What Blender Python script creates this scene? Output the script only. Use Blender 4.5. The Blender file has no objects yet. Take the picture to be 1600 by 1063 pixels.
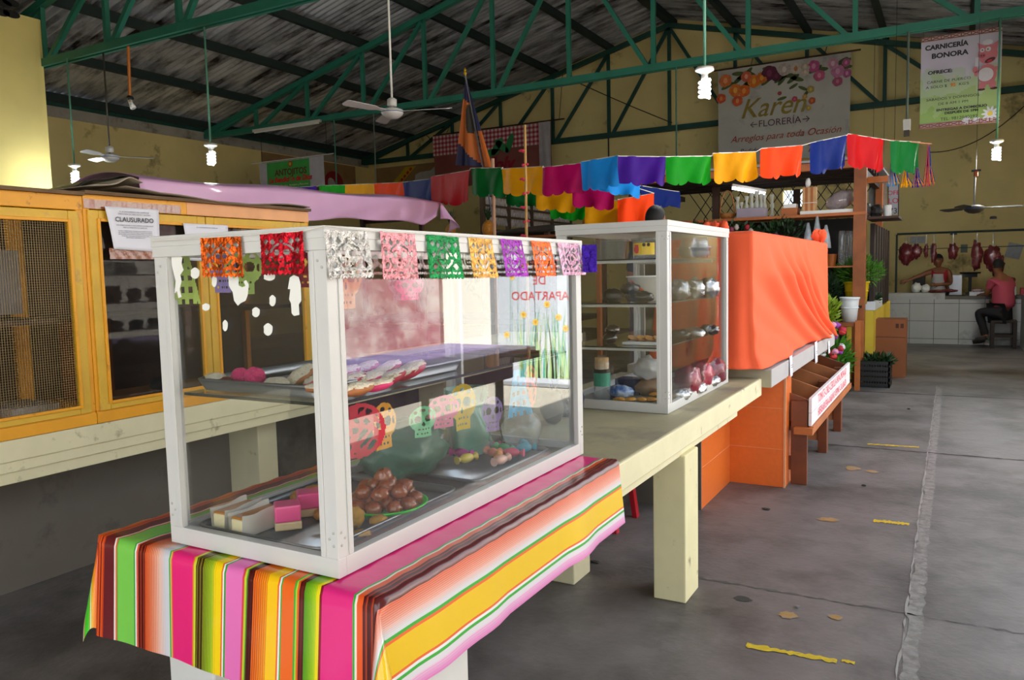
import bpy, math, random
from mathutils import Vector, Matrix, noise
random.seed(7)
SC = bpy.context.scene
COL = SC.collection
PI = math.pi

# ---------------------------------------------------------------- camera
F_PX = 1225.0
CAM_H = 1.55
ROWS = ((0.87199945, 0.02182705, -0.48901997), (0.48897507, -0.08539347, 0.86810791), (-0.02281088, -0.99610819, -0.08513594))
cam_d = bpy.data.cameras.new('camera')
cam_d.sensor_width = 36.0
cam_d.lens = F_PX / 1600 * 36
cam_d.clip_start = 0.02
cam = bpy.data.objects.new('camera', cam_d)
COL.objects.link(cam)
cam.matrix_world = Matrix(((ROWS[0][0], -ROWS[0][1], -ROWS[0][2], 0), (ROWS[1][0], -ROWS[1][1], -ROWS[1][2], 0),
                           (ROWS[2][0], -ROWS[2][1], -ROWS[2][2], CAM_H), (0, 0, 0, 1)))
SC.camera = cam

# ---------------------------------------------------------------- daylight and exposure
SC.view_settings.view_transform = 'Standard'
SC.view_settings.look = 'None'
SC.view_settings.gamma = 1
SC.view_settings.use_curve_mapping = False
SC.view_settings.exposure = -0.02
SC.cycles.max_bounces = 10
SC.cycles.transparent_max_bounces = 24
SC.cycles.caustics_reflective = False
SC.cycles.caustics_refractive = False
SC.cycles.sample_clamp_indirect = 8
world = bpy.data.worlds.new('daylight_sky')
SC.world = world
world.use_nodes = True
bg = world.node_tree.nodes['Background']
bg.inputs[0].default_value = (0.80, 0.90, 1.0, 1)
bg.inputs[1].default_value = 3.4
sun_d = bpy.data.lights.new('sun', 'SUN')
sun_d.energy = 21.0
sun_d.angle = 0.01
sun_d.color = (1, 0.95, 0.88)
sun = bpy.data.objects.new('sun', sun_d)
COL.objects.link(sun)
sun.rotation_euler = Vector((0.03, 0.65, -0.76)).to_track_quat('-Z', 'Y').to_euler()
sun.location = (4, -6, 12)

# ---------------------------------------------------------------- pixel -> point on a real plane (1600x1063 frame)
def ray(x, y):
    d = (x - 800, y - 531.5, F_PX)
    return Vector([sum(r[i] * d[i] for i in range(3)) for r in ROWS])
ORG = Vector((0, 0, CAM_H))
def at_y(x, y, Y):
    d = ray(x, y); return ORG + d * (Y / d.y)
def at_x(x, y, X):
    d = ray(x, y); return ORG + d * (X / d.x)
def at_z(x, y, z):
    d = ray(x, y); return ORG + d * ((z - CAM_H) / d.z)
def at_d(x, y, dep):
    d = ray(x, y); return ORG + d * (dep / F_PX)

# ---------------------------------------------------------------- materials
def lin(c):
    if isinstance(c, str):
        c = [int(c[i:i + 2], 16) / 255 for i in (0, 2, 4)]
    return tuple(v / 12.92 if v <= 0.04045 else ((v + 0.055) / 1.055) ** 2.4 for v in c) + (1,)
MATS = {}
def mat(name, col, rough=0.6, metal=0.0, var=0.12, scale=6.0, bump=0.0, bscale=40.0, emit=0.0, trans=0.0, alpha=1.0, dark=None, dark_amt=0.0, dscale=3.0, stretch=None, sheen=0, coat=0, attr=False, trl=0.0, spec=0.5):
    if name in MATS: return MATS[name]
    m = bpy.data.materials.new(name); m.use_nodes = True
    nt = m.node_tree; N = nt.nodes; L = nt.links
    b = N['Principled BSDF']
    b.inputs['Roughness'].default_value = rough
    b.inputs['Metallic'].default_value = metal
    b.inputs['Specular IOR Level'].default_value = spec
    b.inputs['Coat Weight'].default_value = coat
    base = lin(col)
    tc = N.new('ShaderNodeTexCoord')
    vec = tc.outputs['Object']
    if stretch:
        mp = N.new('ShaderNodeMapping'); mp.inputs['Scale'].default_value = stretch
        L.new(vec, mp.inputs[0]); vec = mp.outputs[0]
    out = None
    if attr:
        at = N.new('ShaderNodeAttribute'); at.attribute_name = 'Col'; out = at.outputs['Color']
    if var > 0:
        nz = N.new('ShaderNodeTexNoise'); nz.inputs['Scale'].default_value = scale; nz.inputs['Detail'].default_value = 5
        L.new(vec, nz.inputs['Vector'])
        hv = N.new('ShaderNodeHueSaturation')
        if out: L.new(out, hv.inputs['Color'])
        else: hv.inputs['Color'].default_value = base
        mr = N.new('ShaderNodeMapRange'); mr.inputs[1].default_value = 0.25; mr.inputs[2].default_value = 0.75
        mr.inputs[3].default_value = 1 - var; mr.inputs[4].default_value = 1 + var
        L.new(nz.outputs['Fac'], mr.inputs[0]); L.new(mr.outputs[0], hv.inputs['Value']); out = hv.outputs[0]
    if dark:
        nz = N.new('ShaderNodeTexNoise'); nz.inputs['Scale'].default_value = dscale; nz.inputs['Detail'].default_value = 8; nz.inputs['Roughness'].default_value = 0.65
        L.new(vec, nz.inputs['Vector'])
        mr = N.new('ShaderNodeMapRange'); mr.inputs[1].default_value = 0.62 - dark_amt * 0.2; mr.inputs[2].default_value = 0.74 - dark_amt * 0.1
        L.new(nz.outputs['Fac'], mr.inputs[0])
        mx = N.new('ShaderNodeMix'); mx.data_type = 'RGBA'
        L.new(mr.outputs[0], mx.inputs[0])
        if out: L.new(out, mx.inputs[6])
        else: mx.inputs[6].default_value = base
        mx.inputs[7].default_value = lin(dark); out = mx.outputs[2]
    if out: L.new(out, b.inputs['Base Color'])
    else: b.inputs['Base Color'].default_value = base
    if bump > 0:
        nz = N.new('ShaderNodeTexNoise'); nz.inputs['Scale'].default_value = bscale; nz.inputs['Detail'].default_value = 6
        L.new(vec, nz.inputs['Vector'])
        bp = N.new('ShaderNodeBump'); bp.inputs['Strength'].default_value = bump; bp.inputs['Distance'].default_value = 0.01
        L.new(nz.outputs['Fac'], bp.inputs['Height']); L.new(bp.outputs[0], b.inputs['Normal'])
    if emit:
        b.inputs['Emission Color'].default_value = base; b.inputs['Emission Strength'].default_value = emit
        m.cycles.emission_sampling = 'NONE'
    if trans: b.inputs['Transmission Weight'].default_value = trans
    surf = b.outputs[0]
    if trl > 0:
        tr = N.new('ShaderNodeBsdfTranslucent')
        if out: L.new(out, tr.inputs[0])
        else: tr.inputs[0].default_value = base
        ms = N.new('ShaderNodeMixShader'); ms.inputs[0].default_value = trl
        L.new(surf, ms.inputs[1]); L.new(tr.outputs[0], ms.inputs[2]); surf = ms.outputs[0]
        L.new(surf, N['Material Output'].inputs[0])
    if alpha < 1:
        tr = N.new('ShaderNodeBsdfTransparent')
        ms = N.new('ShaderNodeMixShader'); ms.inputs[0].default_value = alpha
        L.new(tr.outputs[0], ms.inputs[1]); L.new(surf, ms.inputs[2])
        L.new(ms.outputs[0], N['Material Output'].inputs[0])
    MATS[name] = m
    return m

def glass_mat(name, tint=(0.985, 0.995, 0.99), haze=0.008, r0=0.055, power=3.8, rough=0.0):
    if name in MATS: return MATS[name]
    m = bpy.data.materials.new(name); m.use_nodes = True
    nt = m.node_tree; N = nt.nodes; L = nt.links
    N.remove(N['Principled BSDF'])
    lw = N.new('ShaderNodeLayerWeight'); lw.inputs[0].default_value = 0.5
    pw = N.new('ShaderNodeMath'); pw.operation = 'POWER'; pw.inputs[1].default_value = power
    L.new(lw.outputs['Facing'], pw.inputs[0])
    ml = N.new('ShaderNodeMath'); ml.operation = 'MULTIPLY_ADD'; ml.inputs[1].default_value = 1 - r0; ml.inputs[2].default_value = r0
    L.new(pw.outputs[0], ml.inputs[0])
    tr = N.new('ShaderNodeBsdfTransparent'); tr.inputs[0].default_value = tint + (1,)
    gl = N.new('ShaderNodeBsdfGlossy'); gl.inputs['Roughness'].default_value = rough
    df = N.new('ShaderNodeBsdfDiffuse'); df.inputs[0].default_value = (0.7, 0.72, 0.72, 1)
    nz = N.new('ShaderNodeTexNoise'); nz.inputs['Scale'].default_value = 5; nz.inputs['Detail'].default_value = 7
    tc = N.new('ShaderNodeTexCoord'); L.new(tc.outputs['Object'], nz.inputs['Vector'])
    hz = N.new('ShaderNodeMath'); hz.operation = 'MULTIPLY'; hz.inputs[1].default_value = haze * 2
    L.new(nz.outputs['Fac'], hz.inputs[0])
    m1 = N.new('ShaderNodeMixShader'); L.new(hz.outputs[0], m1.inputs[0]); L.new(tr.outputs[0], m1.inputs[1]); L.new(df.outputs[0], m1.inputs[2])
    m2 = N.new('ShaderNodeMixShader'); L.new(ml.outputs[0], m2.inputs[0]); L.new(m1.outputs[0], m2.inputs[1]); L.new(gl.outputs[0], m2.inputs[2])
    L.new(m2.outputs[0], N['Material Output'].inputs[0])
    MATS[name] = m
    return m

# ---------------------------------------------------------------- mesh builder
WL = {}
class MB:
    def __init__(s): s.v = []; s.f = []; s.c = []; s.M = None
    def add(s, vs, fs, col=None):
        n = len(s.v)
        if s.M is not None: vs = [s.M @ Vector(p) for p in vs]
        s.v += [tuple(p) for p in vs]
        s.f += [tuple(i + n for i in f) for f in fs]
        s.c += [col] * len(fs)
        return s
    def box(s, x0, x1, y0, y1, z0, z1, col=None):
        vs = [(x, y, z) for z in (z0, z1) for y in (y0, y1) for x in (x0, x1)]
        return s.add(vs, [(0, 2, 3, 1), (4, 5, 7, 6), (0, 1, 5, 4), (2, 6, 7, 3), (0, 4, 6, 2), (1, 3, 7, 5)], col)
    def bar(s, a, b, w, h=None, up=(0, 0, 1)):
        a = Vector(a); b = Vector(b); h = h or w
        d = (b - a).normalized(); u = Vector(up)
        if abs(d.dot(u)) > 0.98: u = Vector((1, 0, 0))
        r = d.cross(u).normalized(); u = r.cross(d).normalized()
        vs = []
        for p in (a, b):
            for sx, sy in ((-1, -1), (1, -1), (1, 1), (-1, 1)):
                vs.append(p + r * sx * w / 2 + u * sy * h / 2)
        return s.add(vs, [(0, 1, 2, 3), (7, 6, 5, 4), (0, 4, 5, 1), (1, 5, 6, 2), (2, 6, 7, 3), (3, 7, 4, 0)])
    def tube(s, pts, r, n=8, caps=True):
        pts = [Vector(p) for p in pts]
        k = len(pts); rs = r if isinstance(r, (list, tuple)) else [r] * k
        vs = []; fs = []
        prev = None
        for i, p in enumerate(pts):
            d = (pts[min(i + 1, k - 1)] - pts[max(i - 1, 0)]).normalized()
            if prev is None:
                u = Vector((0, 0, 1)) if abs(d.z) < 0.9 else Vector((1, 0, 0))
                a = d.cross(u).normalized()
            else:
                a = (prev - d * prev.dot(d)).normalized()
            prev = a; b = d.cross(a)
            for j in range(n):
                t = 2 * PI * j / n
                vs.append(p + (a * math.cos(t) + b * math.sin(t)) * rs[i])
        for i in range(k - 1):
            for j in range(n):
                fs.append((i * n + j, i * n + (j + 1) % n, (i + 1) * n + (j + 1) % n, (i + 1) * n + j))
        if caps:
            fs.append(tuple(reversed(range(n)))); fs.append(tuple((k - 1) * n + j for j in range(n)))
        return s.add(vs, fs)
    def lathe(s, prof, c=(0, 0, 0), n=20, sx=1, sy=1):
        vs = []; fs = []; k = len(prof)
        for r, z in prof:
            for j in range(n):
                t = 2 * PI * j / n
                vs.append((c[0] + r * math.cos(t) * sx, c[1] + r * math.sin(t) * sy, c[2] + z))
        for i in range(k - 1):
            for j in range(n):
                fs.append((i * n + j, i * n + (j + 1) % n, (i + 1) * n + (j + 1) % n, (i + 1) * n + j))
        if prof[0][0] > 1e-5: fs.append(tuple(reversed(range(n))))
        if prof[-1][0] > 1e-5: fs.append(tuple((k - 1) * n + j for j in range(n)))
        return s.add(vs, fs)
    def blob(s, c, r, nz=0.0, seed=0.0, n=14, m=9, rot=None, freq=2.0):
        vs = []; fs = []
        R = rot or Matrix.Identity(3)
        for i in range(m + 1):
            ph = PI * i / m
            for j in range(n):
                t = 2 * PI * j / n
                u = Vector((math.sin(ph) * math.cos(t), math.sin(ph) * math.sin(t), math.cos(ph)))
                k = 1 + nz * noise.noise(u * freq + Vector((seed, seed * 1.7, -seed)))
                p = R @ Vector((u.x * r[0] * k, u.y * r[1] * k, u.z * r[2] * k))
                vs.append(Vector(c) + p)
        for i in range(m):
            for j in range(n):
                fs.append((i * n + j, (i + 1) * n + j, (i + 1) * n + (j + 1) % n, i * n + (j + 1) % n))
        return s.add(vs, fs)
    def grid(s, fn, nu, nv, skip=None, col=None):
        n0 = len(s.v)
        vs = [fn(i / nu, j / nv) for j in range(nv + 1) for i in range(nu + 1)]
        fs = []; cs = []
        for j in range(nv):
            for i in range(nu):
                if skip and skip((i + .5) / nu, (j + .5) / nv): continue
                fs.append((j * (nu + 1) + i, j * (nu + 1) + i + 1, (j + 1) * (nu + 1) + i + 1, (j + 1) * (nu + 1) + i))
        return s.add(vs, fs, col)
    def poly(s, pts, col=None): return s.add(pts, [tuple(range(len(pts)))], col)
    def prism(s, pts, off):
        off = Vector(off); n = len(pts)
        vs = [Vector(p) for p in pts] + [Vector(p) + off for p in pts]
        fs = [tuple(range(n)), tuple(reversed(range(n, 2 * n)))] + [(i, n + i, n + (i + 1) % n, (i + 1) % n) for i in range(n)]
        return s.add(vs, fs)
    def disc(s, c, rx, rz, n=12, plane='xz', a=0, col=None):
        pts = []
        for j in range(n):
            t = 2 * PI * j / n
            x = rx * math.cos(t); z = rz * math.sin(t)
            x, z = x * math.cos(a) - z * math.sin(a), x * math.sin(a) + z * math.cos(a)
            pts.append((c[0] + x, c[1], c[2] + z) if plane == 'xz' else ((c[0], c[1] + x, c[2] + z) if plane == 'yz' else (c[0] + x, c[1] + z, c[2])))
        return s.poly(pts, col)
    def build(s, name, m, parent=None, smooth=False, bevel=0.0, label=None, kind=None, sub=0, solid=0.0):
        me = bpy.data.meshes.new(name)
        if parent is not None: off = WL[parent]
        else:
            xs = [p[0] for p in s.v]; ys = [p[1] for p in s.v]; zs = [p[2] for p in s.v]
            off = Vector(((min(xs) + max(xs)) / 2, (min(ys) + max(ys)) / 2, min(zs)))
        me.from_pydata([(p[0] - off[0], p[1] - off[1], p[2] - off[2]) for p in s.v], [], s.f)
        if any(c is not None for c in s.c):
            ca = me.color_attributes.new('Col', 'FLOAT_COLOR', 'CORNER')
            for p, c in zip(me.polygons, s.c):
                cc = lin(c or 'ffffff')
                for li in p.loop_indices: ca.data[li].color = cc
        me.materials.append(m)
        me.update(); me.validate()
        if smooth:
            for p in me.polygons: p.use_smooth = True
        o = bpy.data.objects.new(name, me)
        COL.objects.link(o)
        if parent is not None: o.parent = parent
        else: o.location = off
        WL[o] = Vector(off)
        if bevel:
            b = o.modifiers.new('bevel', 'BEVEL'); b.width = bevel; b.segments = 2; b.limit_method = 'ANGLE'
        if solid:
            b = o.modifiers.new('solid', 'SOLIDIFY'); b.thickness = solid
        if sub:
            b = o.modifiers.new('sub', 'SUBSURF'); b.levels = sub; b.render_levels = sub
        if label: o['label'] = label
        if kind: o['kind'] = kind
        return o

def tag(o, label, cat, group=None, kind=None):
    o['label'] = label; o['category'] = cat
    if group: o['group'] = group
    if kind: o['kind'] = kind
    return o
def thing(name, label, cat, loc=(0, 0, 0), group=None, kind=None):
    o = bpy.data.objects.new(name, None); COL.objects.link(o)
    o.location = loc; WL[o] = Vector(loc); o.empty_display_size = 0.1
    return tag(o, label, cat, group, kind)
def struct(o, label=None):
    o['kind'] = 'structure'
    if label: o['label'] = label
    return o
def copy_tree(o, parent=None):
    c = o.copy(); COL.objects.link(c)
    if parent is not None: c.parent = parent
    for ch in list(o.children): copy_tree(ch, c)
    return c
DG = None
def text(s, size, m, parent, loc, rot, name='lettering', align='CENTER', shear=0.0, sx=1.0, bold=0.0, ext=0.0006):
    cu = bpy.data.curves.new(name, 'FONT')
    cu.body = s; cu.size = size; cu.align_x = align; cu.align_y = 'CENTER'; cu.shear = shear; cu.extrude = ext; cu.offset = bold
    cu.resolution_u = 3
    o = bpy.data.objects.new('tmp', cu); COL.objects.link(o)
    o.rotation_euler = rot
    dg = bpy.context.evaluated_depsgraph_get()
    me = bpy.data.meshes.new_from_object(o.evaluated_get(dg))
    COL.objects.unlink(o); bpy.data.objects.remove(o)
    R = Matrix.Rotation(rot[2], 4, 'Z') @ Matrix.Rotation(rot[1], 4, 'Y') @ Matrix.Rotation(rot[0], 4, 'X')
    me.transform(Matrix.Translation(Vector(loc) - WL[parent]) @ R @ Matrix.Diagonal((sx, 1, 1, 1)))
    me.materials.clear(); me.materials.append(m)
    o = bpy.data.objects.new(name, me); COL.objects.link(o); o.parent = parent; WL[o] = WL[parent]
    return o
RF = (PI / 2, 0, 0)          # faces -Y
RX = (PI / 2, 0, PI / 2)     # faces +X

# common materials
YEL = mat('pale_yellow_plaster', 'e6d486', 0.85, var=0.08, scale=1.2, dark='6b5a35', dark_amt=0.0, dscale=0.9)
GREEN = mat('green_painted_steel', '2c7a68', 0.5, var=0.15, scale=3)
DGREEN = mat('dark_green_steel', '18463e', 0.6, var=0.2, scale=3)
WHITE = mat('white_aluminium', 'cdccca', 0.35, var=0.03, scale=8)
WPLA = mat('white_plastic', 'e6e6e2', 0.35, var=0.02)
GLASS = glass_mat('case_glass')
GLASS2 = glass_mat('dusty_case_glass', haze=0.010)
CREAM = mat('cream_painted_concrete', 'ddd4b0', 0.7, var=0.06, scale=5, dark='7c714d', dark_amt=0.05, dscale=6, bump=0.15, bscale=25)
CREAMT = mat('worn_cream_counter_top', 'aaa080', 0.6, var=0.16, scale=4, dark='8a8270', dark_amt=0.5, dscale=3, bump=0.1)
WOOD = mat('reddish_brown_wood', '8a4a22', 0.6, var=0.25, scale=6, stretch=(1, 1, 6), bump=0.2)
DWOOD = mat('dark_wood', '3c2214', 0.65, var=0.3, scale=8, bump=0.2)
OWOOD = mat('orange_brown_wood', 'b0622c', 0.55, var=0.2, scale=5)
LWOOD = mat('light_wood', 'c79a66', 0.6, var=0.2, scale=10)
YWOOD = mat('yellow_orange_paint', 'e89f12', 0.5, var=0.1, scale=5, dark='8a5a18', dark_amt=0.02, dscale=14, bump=0.15, bscale=30)
YWOOD2 = mat('worn_yellow_paint', 'd9ab33', 0.55, var=0.14, scale=7, dark='b08a50', dark_amt=0.25, dscale=7, bump=0.2, bscale=30)
PEACH = mat('peach_orange_paint', 'e8a36a', 0.5, var=0.1, scale=7)
BLACK = mat('black_plastic', '141414', 0.5, var=0.1)
DARK = mat('dark_interior', '2a241f', 0.8, var=0.2)
STEEL = mat('dull_steel', '8d9096', 0.35, metal=0.9, var=0.15, scale=8, bump=0.05)
CHROME = mat('bright_foil', 'c4c6ca', 0.3, metal=0.9, var=0.25, scale=30, bump=1.0, bscale=28)
PAPER = mat('white_paper', 'e4e2ec', 0.7, var=0.02)
INK = mat('black_ink', '26242c', 0.8, var=0)
INKG = mat('grey_ink', '77757f', 0.8, var=0)
RED = mat('red_ink', 'c8283a', 0.6, var=0)
def flat(c, rough=0.6, **k): return mat('paint_' + c + ('_%d' % (rough * 100)), c, rough, var=k.pop('var', 0.05), **k)

# ================================================================ THE HALL
RX0, RIDGE = -6.3, 7.60
XL, XR = -16.3, 1.3
YB, YG = -4.0, 19.85
T_Y = (1.72, 7.66, 13.58, 19.5)
CH_Z = 5.05
NODE = 1.63
def zt(x): return RIDGE - 0.246 * abs(x - RX0)
def zr(x): return zt(x) + 0.27

# floor
FLOOR = mat('stained_concrete', '736d6c', 0.5, var=0.20, scale=4.5, dark='4e4a48', dark_amt=0.9, dscale=1.8, bump=0.35, bscale=30)
fl = struct(MB().box(XL - 0.2, XR, YB, YG + 0.2, -0.2, 0).build('floor', FLOOR))
gr = struct(MB().box(XR, 24, -22, 34, -0.2, -0.01).box(XL - 12, XR, -22, YB, -0.2, -0.01).build('ground', mat('sunlit_paving', 'b9b2a4', 0.8, var=0.1, scale=2)))
gr['label'] = 'pale paved street outside the open side of the market'
rs = random.Random(3)
def ragged(x0, x1, y0, y1, n, amp, z, along='y'):
    a = []; b = []
    for i in range(n + 1):
        t = i / n
        if along == 'y':
            y = y0 + (y1 - y0) * t
            a.append((x0 + rs.uniform(-amp, amp), y, z)); b.append((x1 + rs.uniform(-amp, amp), y, z))
        else:
            x = x0 + (x1 - x0) * t
            a.append((x, y0 + rs.uniform(-amp, amp), z)); b.append((x, y1 + rs.uniform(-amp, amp), z))
    vs = a + b; n1 = n + 1
    fs = [(i, i + 1, n1 + i + 1, n1 + i) for i in range(n)]
    return vs, fs
JO = mat('gritty_joint_mortar', '85817e', 0.9, var=0.3, scale=25, dark='6e6660', dark_amt=0.6, dscale=20, bump=0.3, bscale=90)
m = MB(); m.add(*ragged(-0.145, -0.085, -2, 11.2, 240, 0.012, 0.002)); m.build('expansion_joint', JO, fl)
m = MB(); m.add(*ragged(-0.155, -0.147, -2, 11.2, 200, 0.006, 0.003)); m.build('joint_edge', mat('pale_chipped_edge', '9a9692', 0.9, var=0.2), fl)
SEAM = mat('dark_floor_crack', '3d3936', 0.9, var=0.2)
m = MB(); m.add(*ragged(-1.0, 1.3, 7.17, 7.195, 60, 0.008, 0.002, 'x')); m.build('floor_crack', SEAM, fl)
m = MB(); m.add(*ragged(-1.4, 1.3, 3.775, 3.783, 90, 0.012, 0.002, 'x')); m.build('floor_crack', mat('faint_floor_seam', '5e5956', 0.9, var=0.3), fl)
m = MB(); m.add(*ragged(-16, 1.3, 10.4, 10.43, 60, 0.01, 0.002, 'x')); m.build('floor_crack', SEAM, fl)
m = MB(); m.add(*ragged(-3.6, -1.3, 1.02, 1.05, 50, 0.02, 0.002, 'x')); m.build('floor_crack', SEAM, fl)
YP = mat('worn_yellow_floor_paint', 'd0b020', 0.8, var=0.2, scale=30, dark='7d755f', dark_amt=0.35, dscale=35)
OP = mat('faded_orange_floor_paint', 'ab8040', 0.85, var=0.2, scale=25, dark='86827c', dark_amt=0.9, dscale=25)
def mark(x0, x1, yc, w, mm, nm, n=26, tilt=0.0):
    m = MB(); vs, fs = ragged(x0, x1, yc - w / 2, yc + w / 2, n, w * 0.28, 0.003, 'x')
    vs = [(x, y + (x - x0) * tilt, z) for x, y, z in vs]
    m.add(vs, fs); m.build(nm, mm, fl)
mark(-0.71, -0.365, 3.165, 0.034, YP, 'yellow_floor_line', tilt=0.07)
mark(-0.35, -0.302, 3.205, 0.022, YP, 'yellow_floor_line', 8)
mark(-0.39, -0.196, 5.11, 0.05, YP, 'yellow_floor_line', tilt=0.1)
mark(-0.618, -0.221, 7.33, 0.04, YP, 'yellow_floor_line', tilt=0.1)
for x, y, a, b in ((-0.64, 6.4, 0.14, 0.16), (-0.64, 5.02, 0.13, 0.10), (-0.61, 3.53, 0.09, 0.09), (-0.42, 3.6, 0.07, 0.06), (-0.5, 6.35, 0.1, 0.1)):
    m = MB(); m.poly([(x + a / 2 * math.cos(t * PI / 8) * rs.uniform(.6, 1.1), y + b / 2 * math.sin(t * PI / 8) * rs.uniform(.6, 1.1), 0.003) for t in range(16)])
    m.build('orange_floor_smudge', OP, fl)

m = MB(); m.poly([(-0.83 + .045 * math.cos(t * PI / 8) * rs.uniform(.7, 1.1), 3.62 + .03 * math.sin(t * PI / 8), 0.0025) for t in range(16)]); m.build('dark_oil_spot', SEAM, fl)
for (px, py, w) in ((1197, 797, .02), (1350, 760, .012), (1245, 950, .01), (1420, 640, .012), (930, 880, .02)):
    q = at_z(px, py, 0); tag(MB().blob((q.x, q.y, .006), (w * 1.4, w * .6, .006), .5, w * 999, 8, 6, None, 4).build('floor_debris', SEAM if w != .01 else JO), 'small scrap of debris on the concrete floor', 'debris', 'scraps on the floor')
# corrugated roof
ROOF = mat('grimy_corrugated_metal', 'c4c4ca', 0.42, metal=0.6, var=0.35, scale=1.6, stretch=(0.35, 2.2, 1), dark='2c2420', dark_amt=0.85, dscale=1.8)
PITCH, AMP = 0.15, 0.036
def roof_mb(xa, xb):
    ny = int((YG + 1.3 - YB) / PITCH * 8)
    def fn(u, v):
        x = xa + (xb - xa) * u; y = YB - 0.9 + (YG + 1.3 - YB) * v
        return (x, y, zr(x) + AMP * math.sin(2 * PI * y / PITCH))
    return MB().grid(fn, 3, ny)
struct(roof_mb(XL - 0.01, RX0).build('ceiling', ROOF, smooth=True), 'grimy corrugated metal roof slope on the left')
struct(roof_mb(RX0, XR + 0.15).build('ceiling', ROOF, smooth=True), 'grimy corrugated metal roof slope on the right')

# walls
BAND = mat('greyish_concrete_band', 'a69f96', 0.85, var=0.15, scale=3, dark='4a4238', dark_amt=0.4, dscale=1.5)
WALLY = mat('stained_yellow_wall', 'ead594', 0.85, var=0.1, scale=1.0, dark='6a5232', dark_amt=0.15, dscale=1.1)
struct(MB().box(XL - 0.2, XL, YB, YG, 0, 4.98).build('wall_left', WALLY))
struct(MB().box(XL - 0.2, XL + 0.03, YB, YG, 4.98, 5.20).build('trim_1', BAND), 'grey concrete ring beam along the left wall top')
struct(MB().box(XL + 0.0, XL + 0.04, YB, YG, 5.20, 5.375).build('trim_2', DGREEN), 'dark steel eave channel under the corrugated roof edge')
# gable wall with one latticed opening
g = MB()
gx0, gx1, gz0, gz1 = -3.62, -3.12, 2.98, 3.38
def gbox(x0, x1, z0, z1): g.box(x0, x1, YG, YG + 0.2, z0, z1)
gbox(XL - 0.2, gx0, 0, 5.2); gbox(gx1, XR + 0.2, 0, 5.2); gbox(gx0, gx1, 0, gz0); gbox(gx0, gx1, gz1, 5.2)
g.prism([(XL - 0.2, YG, 5.2), (XR + 0.2, YG, 5.2), (XR + 0.2, YG, zr(XR + 0.2) - 0.03), (RX0, YG, zr(RX0) - 0.03), (XL - 0.2, YG, zr(XL - 0.2) - 0.03)], (0, 0.2, 0))
struct(g.build('wall_back', WALLY))
g = MB()
for i in range(-3, 8):
    a = gx0 + i * 0.09
    for s in (1, -1):
        p = []
        for t in (0, 1):
            x = a + s * 0.2 * t; z = gz0 + 0.4 * t
            p.append((x, z))
        if min(p[0][0], p[1][0]) > gx0 - 0.0 and max(p[0][0], p[1][0]) < gx1: g.bar((p[0][0], YG + 0.05, p[0][1]), (p[1][0], YG + 0.05, p[1][1]), 0.018)
struct(g.build('window_1', DGREEN), 'small diamond lattice opening in the far yellow wall')
# near end wall (behind the photographer) with a wide doorway, right side with open bays; unseen openings and wall pieces sized to steer the daylight
g = MB().box(XL - 0.2, -3.6, YB - 0.2, YB, 0, 5.2).box(-3.6, XR, YB - 0.2, YB, 4.5, 5.2)
g.prism([(XL - 0.2, YB - .2, 5.2), (XR + 0.2, YB - .2, 5.2), (XR + 0.2, YB - .2, zr(XR + 0.2) - 0.03), (RX0, YB - .2, zr(RX0) - 0.03), (XL - 0.2, YB - .2, zr(XL - 0.2) - 0.03)], (0, 0.2, 0))
struct(g.build('wall_front', WALLY))
struct(MB().box(XR, XR + 0.2, 10.4, YG + 0.2, 0, zr(XR) - 0.04).box(XR, XR + 0.2, YB - 0.2, -2.6, 0, zr(XR) - 0.04).box(XR, XR + 0.2, 0.4, 2.4, 0, zr(XR) - 0.04).box(XR, XR + 0.2, -2.6, 0.4, 3.6, zr(XR) - 0.04).box(XR, XR + 0.2, 2.4, 10.4, 4.6, zr(XR) - 0.04).build('wall_right', WALLY))
for i, y in ():
    tag(struct(MB().box(XR, XR + 0.22, y - 0.11, y + 0.11, 0, 4.6).build('roof_column', YEL)), 'yellow column on the open side at %s' % ('the middle truss'), 'column')

# big pillar on the left
pl = thing('wall_pillar', 'broad pale yellow pillar with oval vent holes at the left edge', 'pillar', (-13.6, 7.1, 0), kind='structure')
MB().box(-15.2, -12.80, 6.45, 7.62, 0, 5.75).build('pillar_body', YEL, pl)
for (px, py) in ((5, 5), (17, 4), (2, 19), (18, 22)):
    p = at_x(px, py, -12.80)
    MB().disc((-12.797, p.y, p.z), 0.13, 0.06, 16, 'yz').build('vent_hole', BLACK, pl)

# roof trusses
def truss(Y, label, mm):
    t = thing('roof_truss', label, 'roof truss', (RX0, Y, CH_Z), 'green steel trusses carrying the roof', 'structure')
    w = 0.09
    a = MB().bar((XL + 0.1, Y - 0.05, CH_Z + 0.03), (XR, Y - 0.05, CH_Z + 0.03), 0.05, 0.12).bar((XL + 0.1, Y + 0.05, CH_Z + 0.03), (XR, Y + 0.05, CH_Z + 0.03), 0.05, 0.12)
    a.build('bottom_chord', mm, t)
    for s in (-1, 1):
        xe = XL + 0.1 if s < 0 else XR
        MB().bar((xe, Y, zt(xe)), (RX0, Y, RIDGE), 0.11, 0.12, up=(0, 1, 0)).build('top_chord', mm, t)
    for i in range(-6, 5):
        x = RX0 + i * NODE
        if x > XR or x < XL: continue
        if zt(x) - CH_Z > 0.25: MB().bar((x, Y, CH_Z), (x, Y, zt(x)), 0.075).build('vertical_member', mm, t)
        if i != 0:
            s = 1 if i < 0 else -1
            MB().bar((x + s * 0.10, Y, CH_Z + 0.05), (x + s * NODE, Y, zt(x + s * NODE) - 0.04), 0.075).build('diagonal_member', mm, t)
    return t
truss(T_Y[0], 'green roof truss overhead nearest the camera', GREEN)
truss(T_Y[1], 'green roof truss crossing the top left corner of the view', GREEN)
truss(T_Y[2], 'green roof truss spanning the middle of the hall', GREEN)
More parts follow.
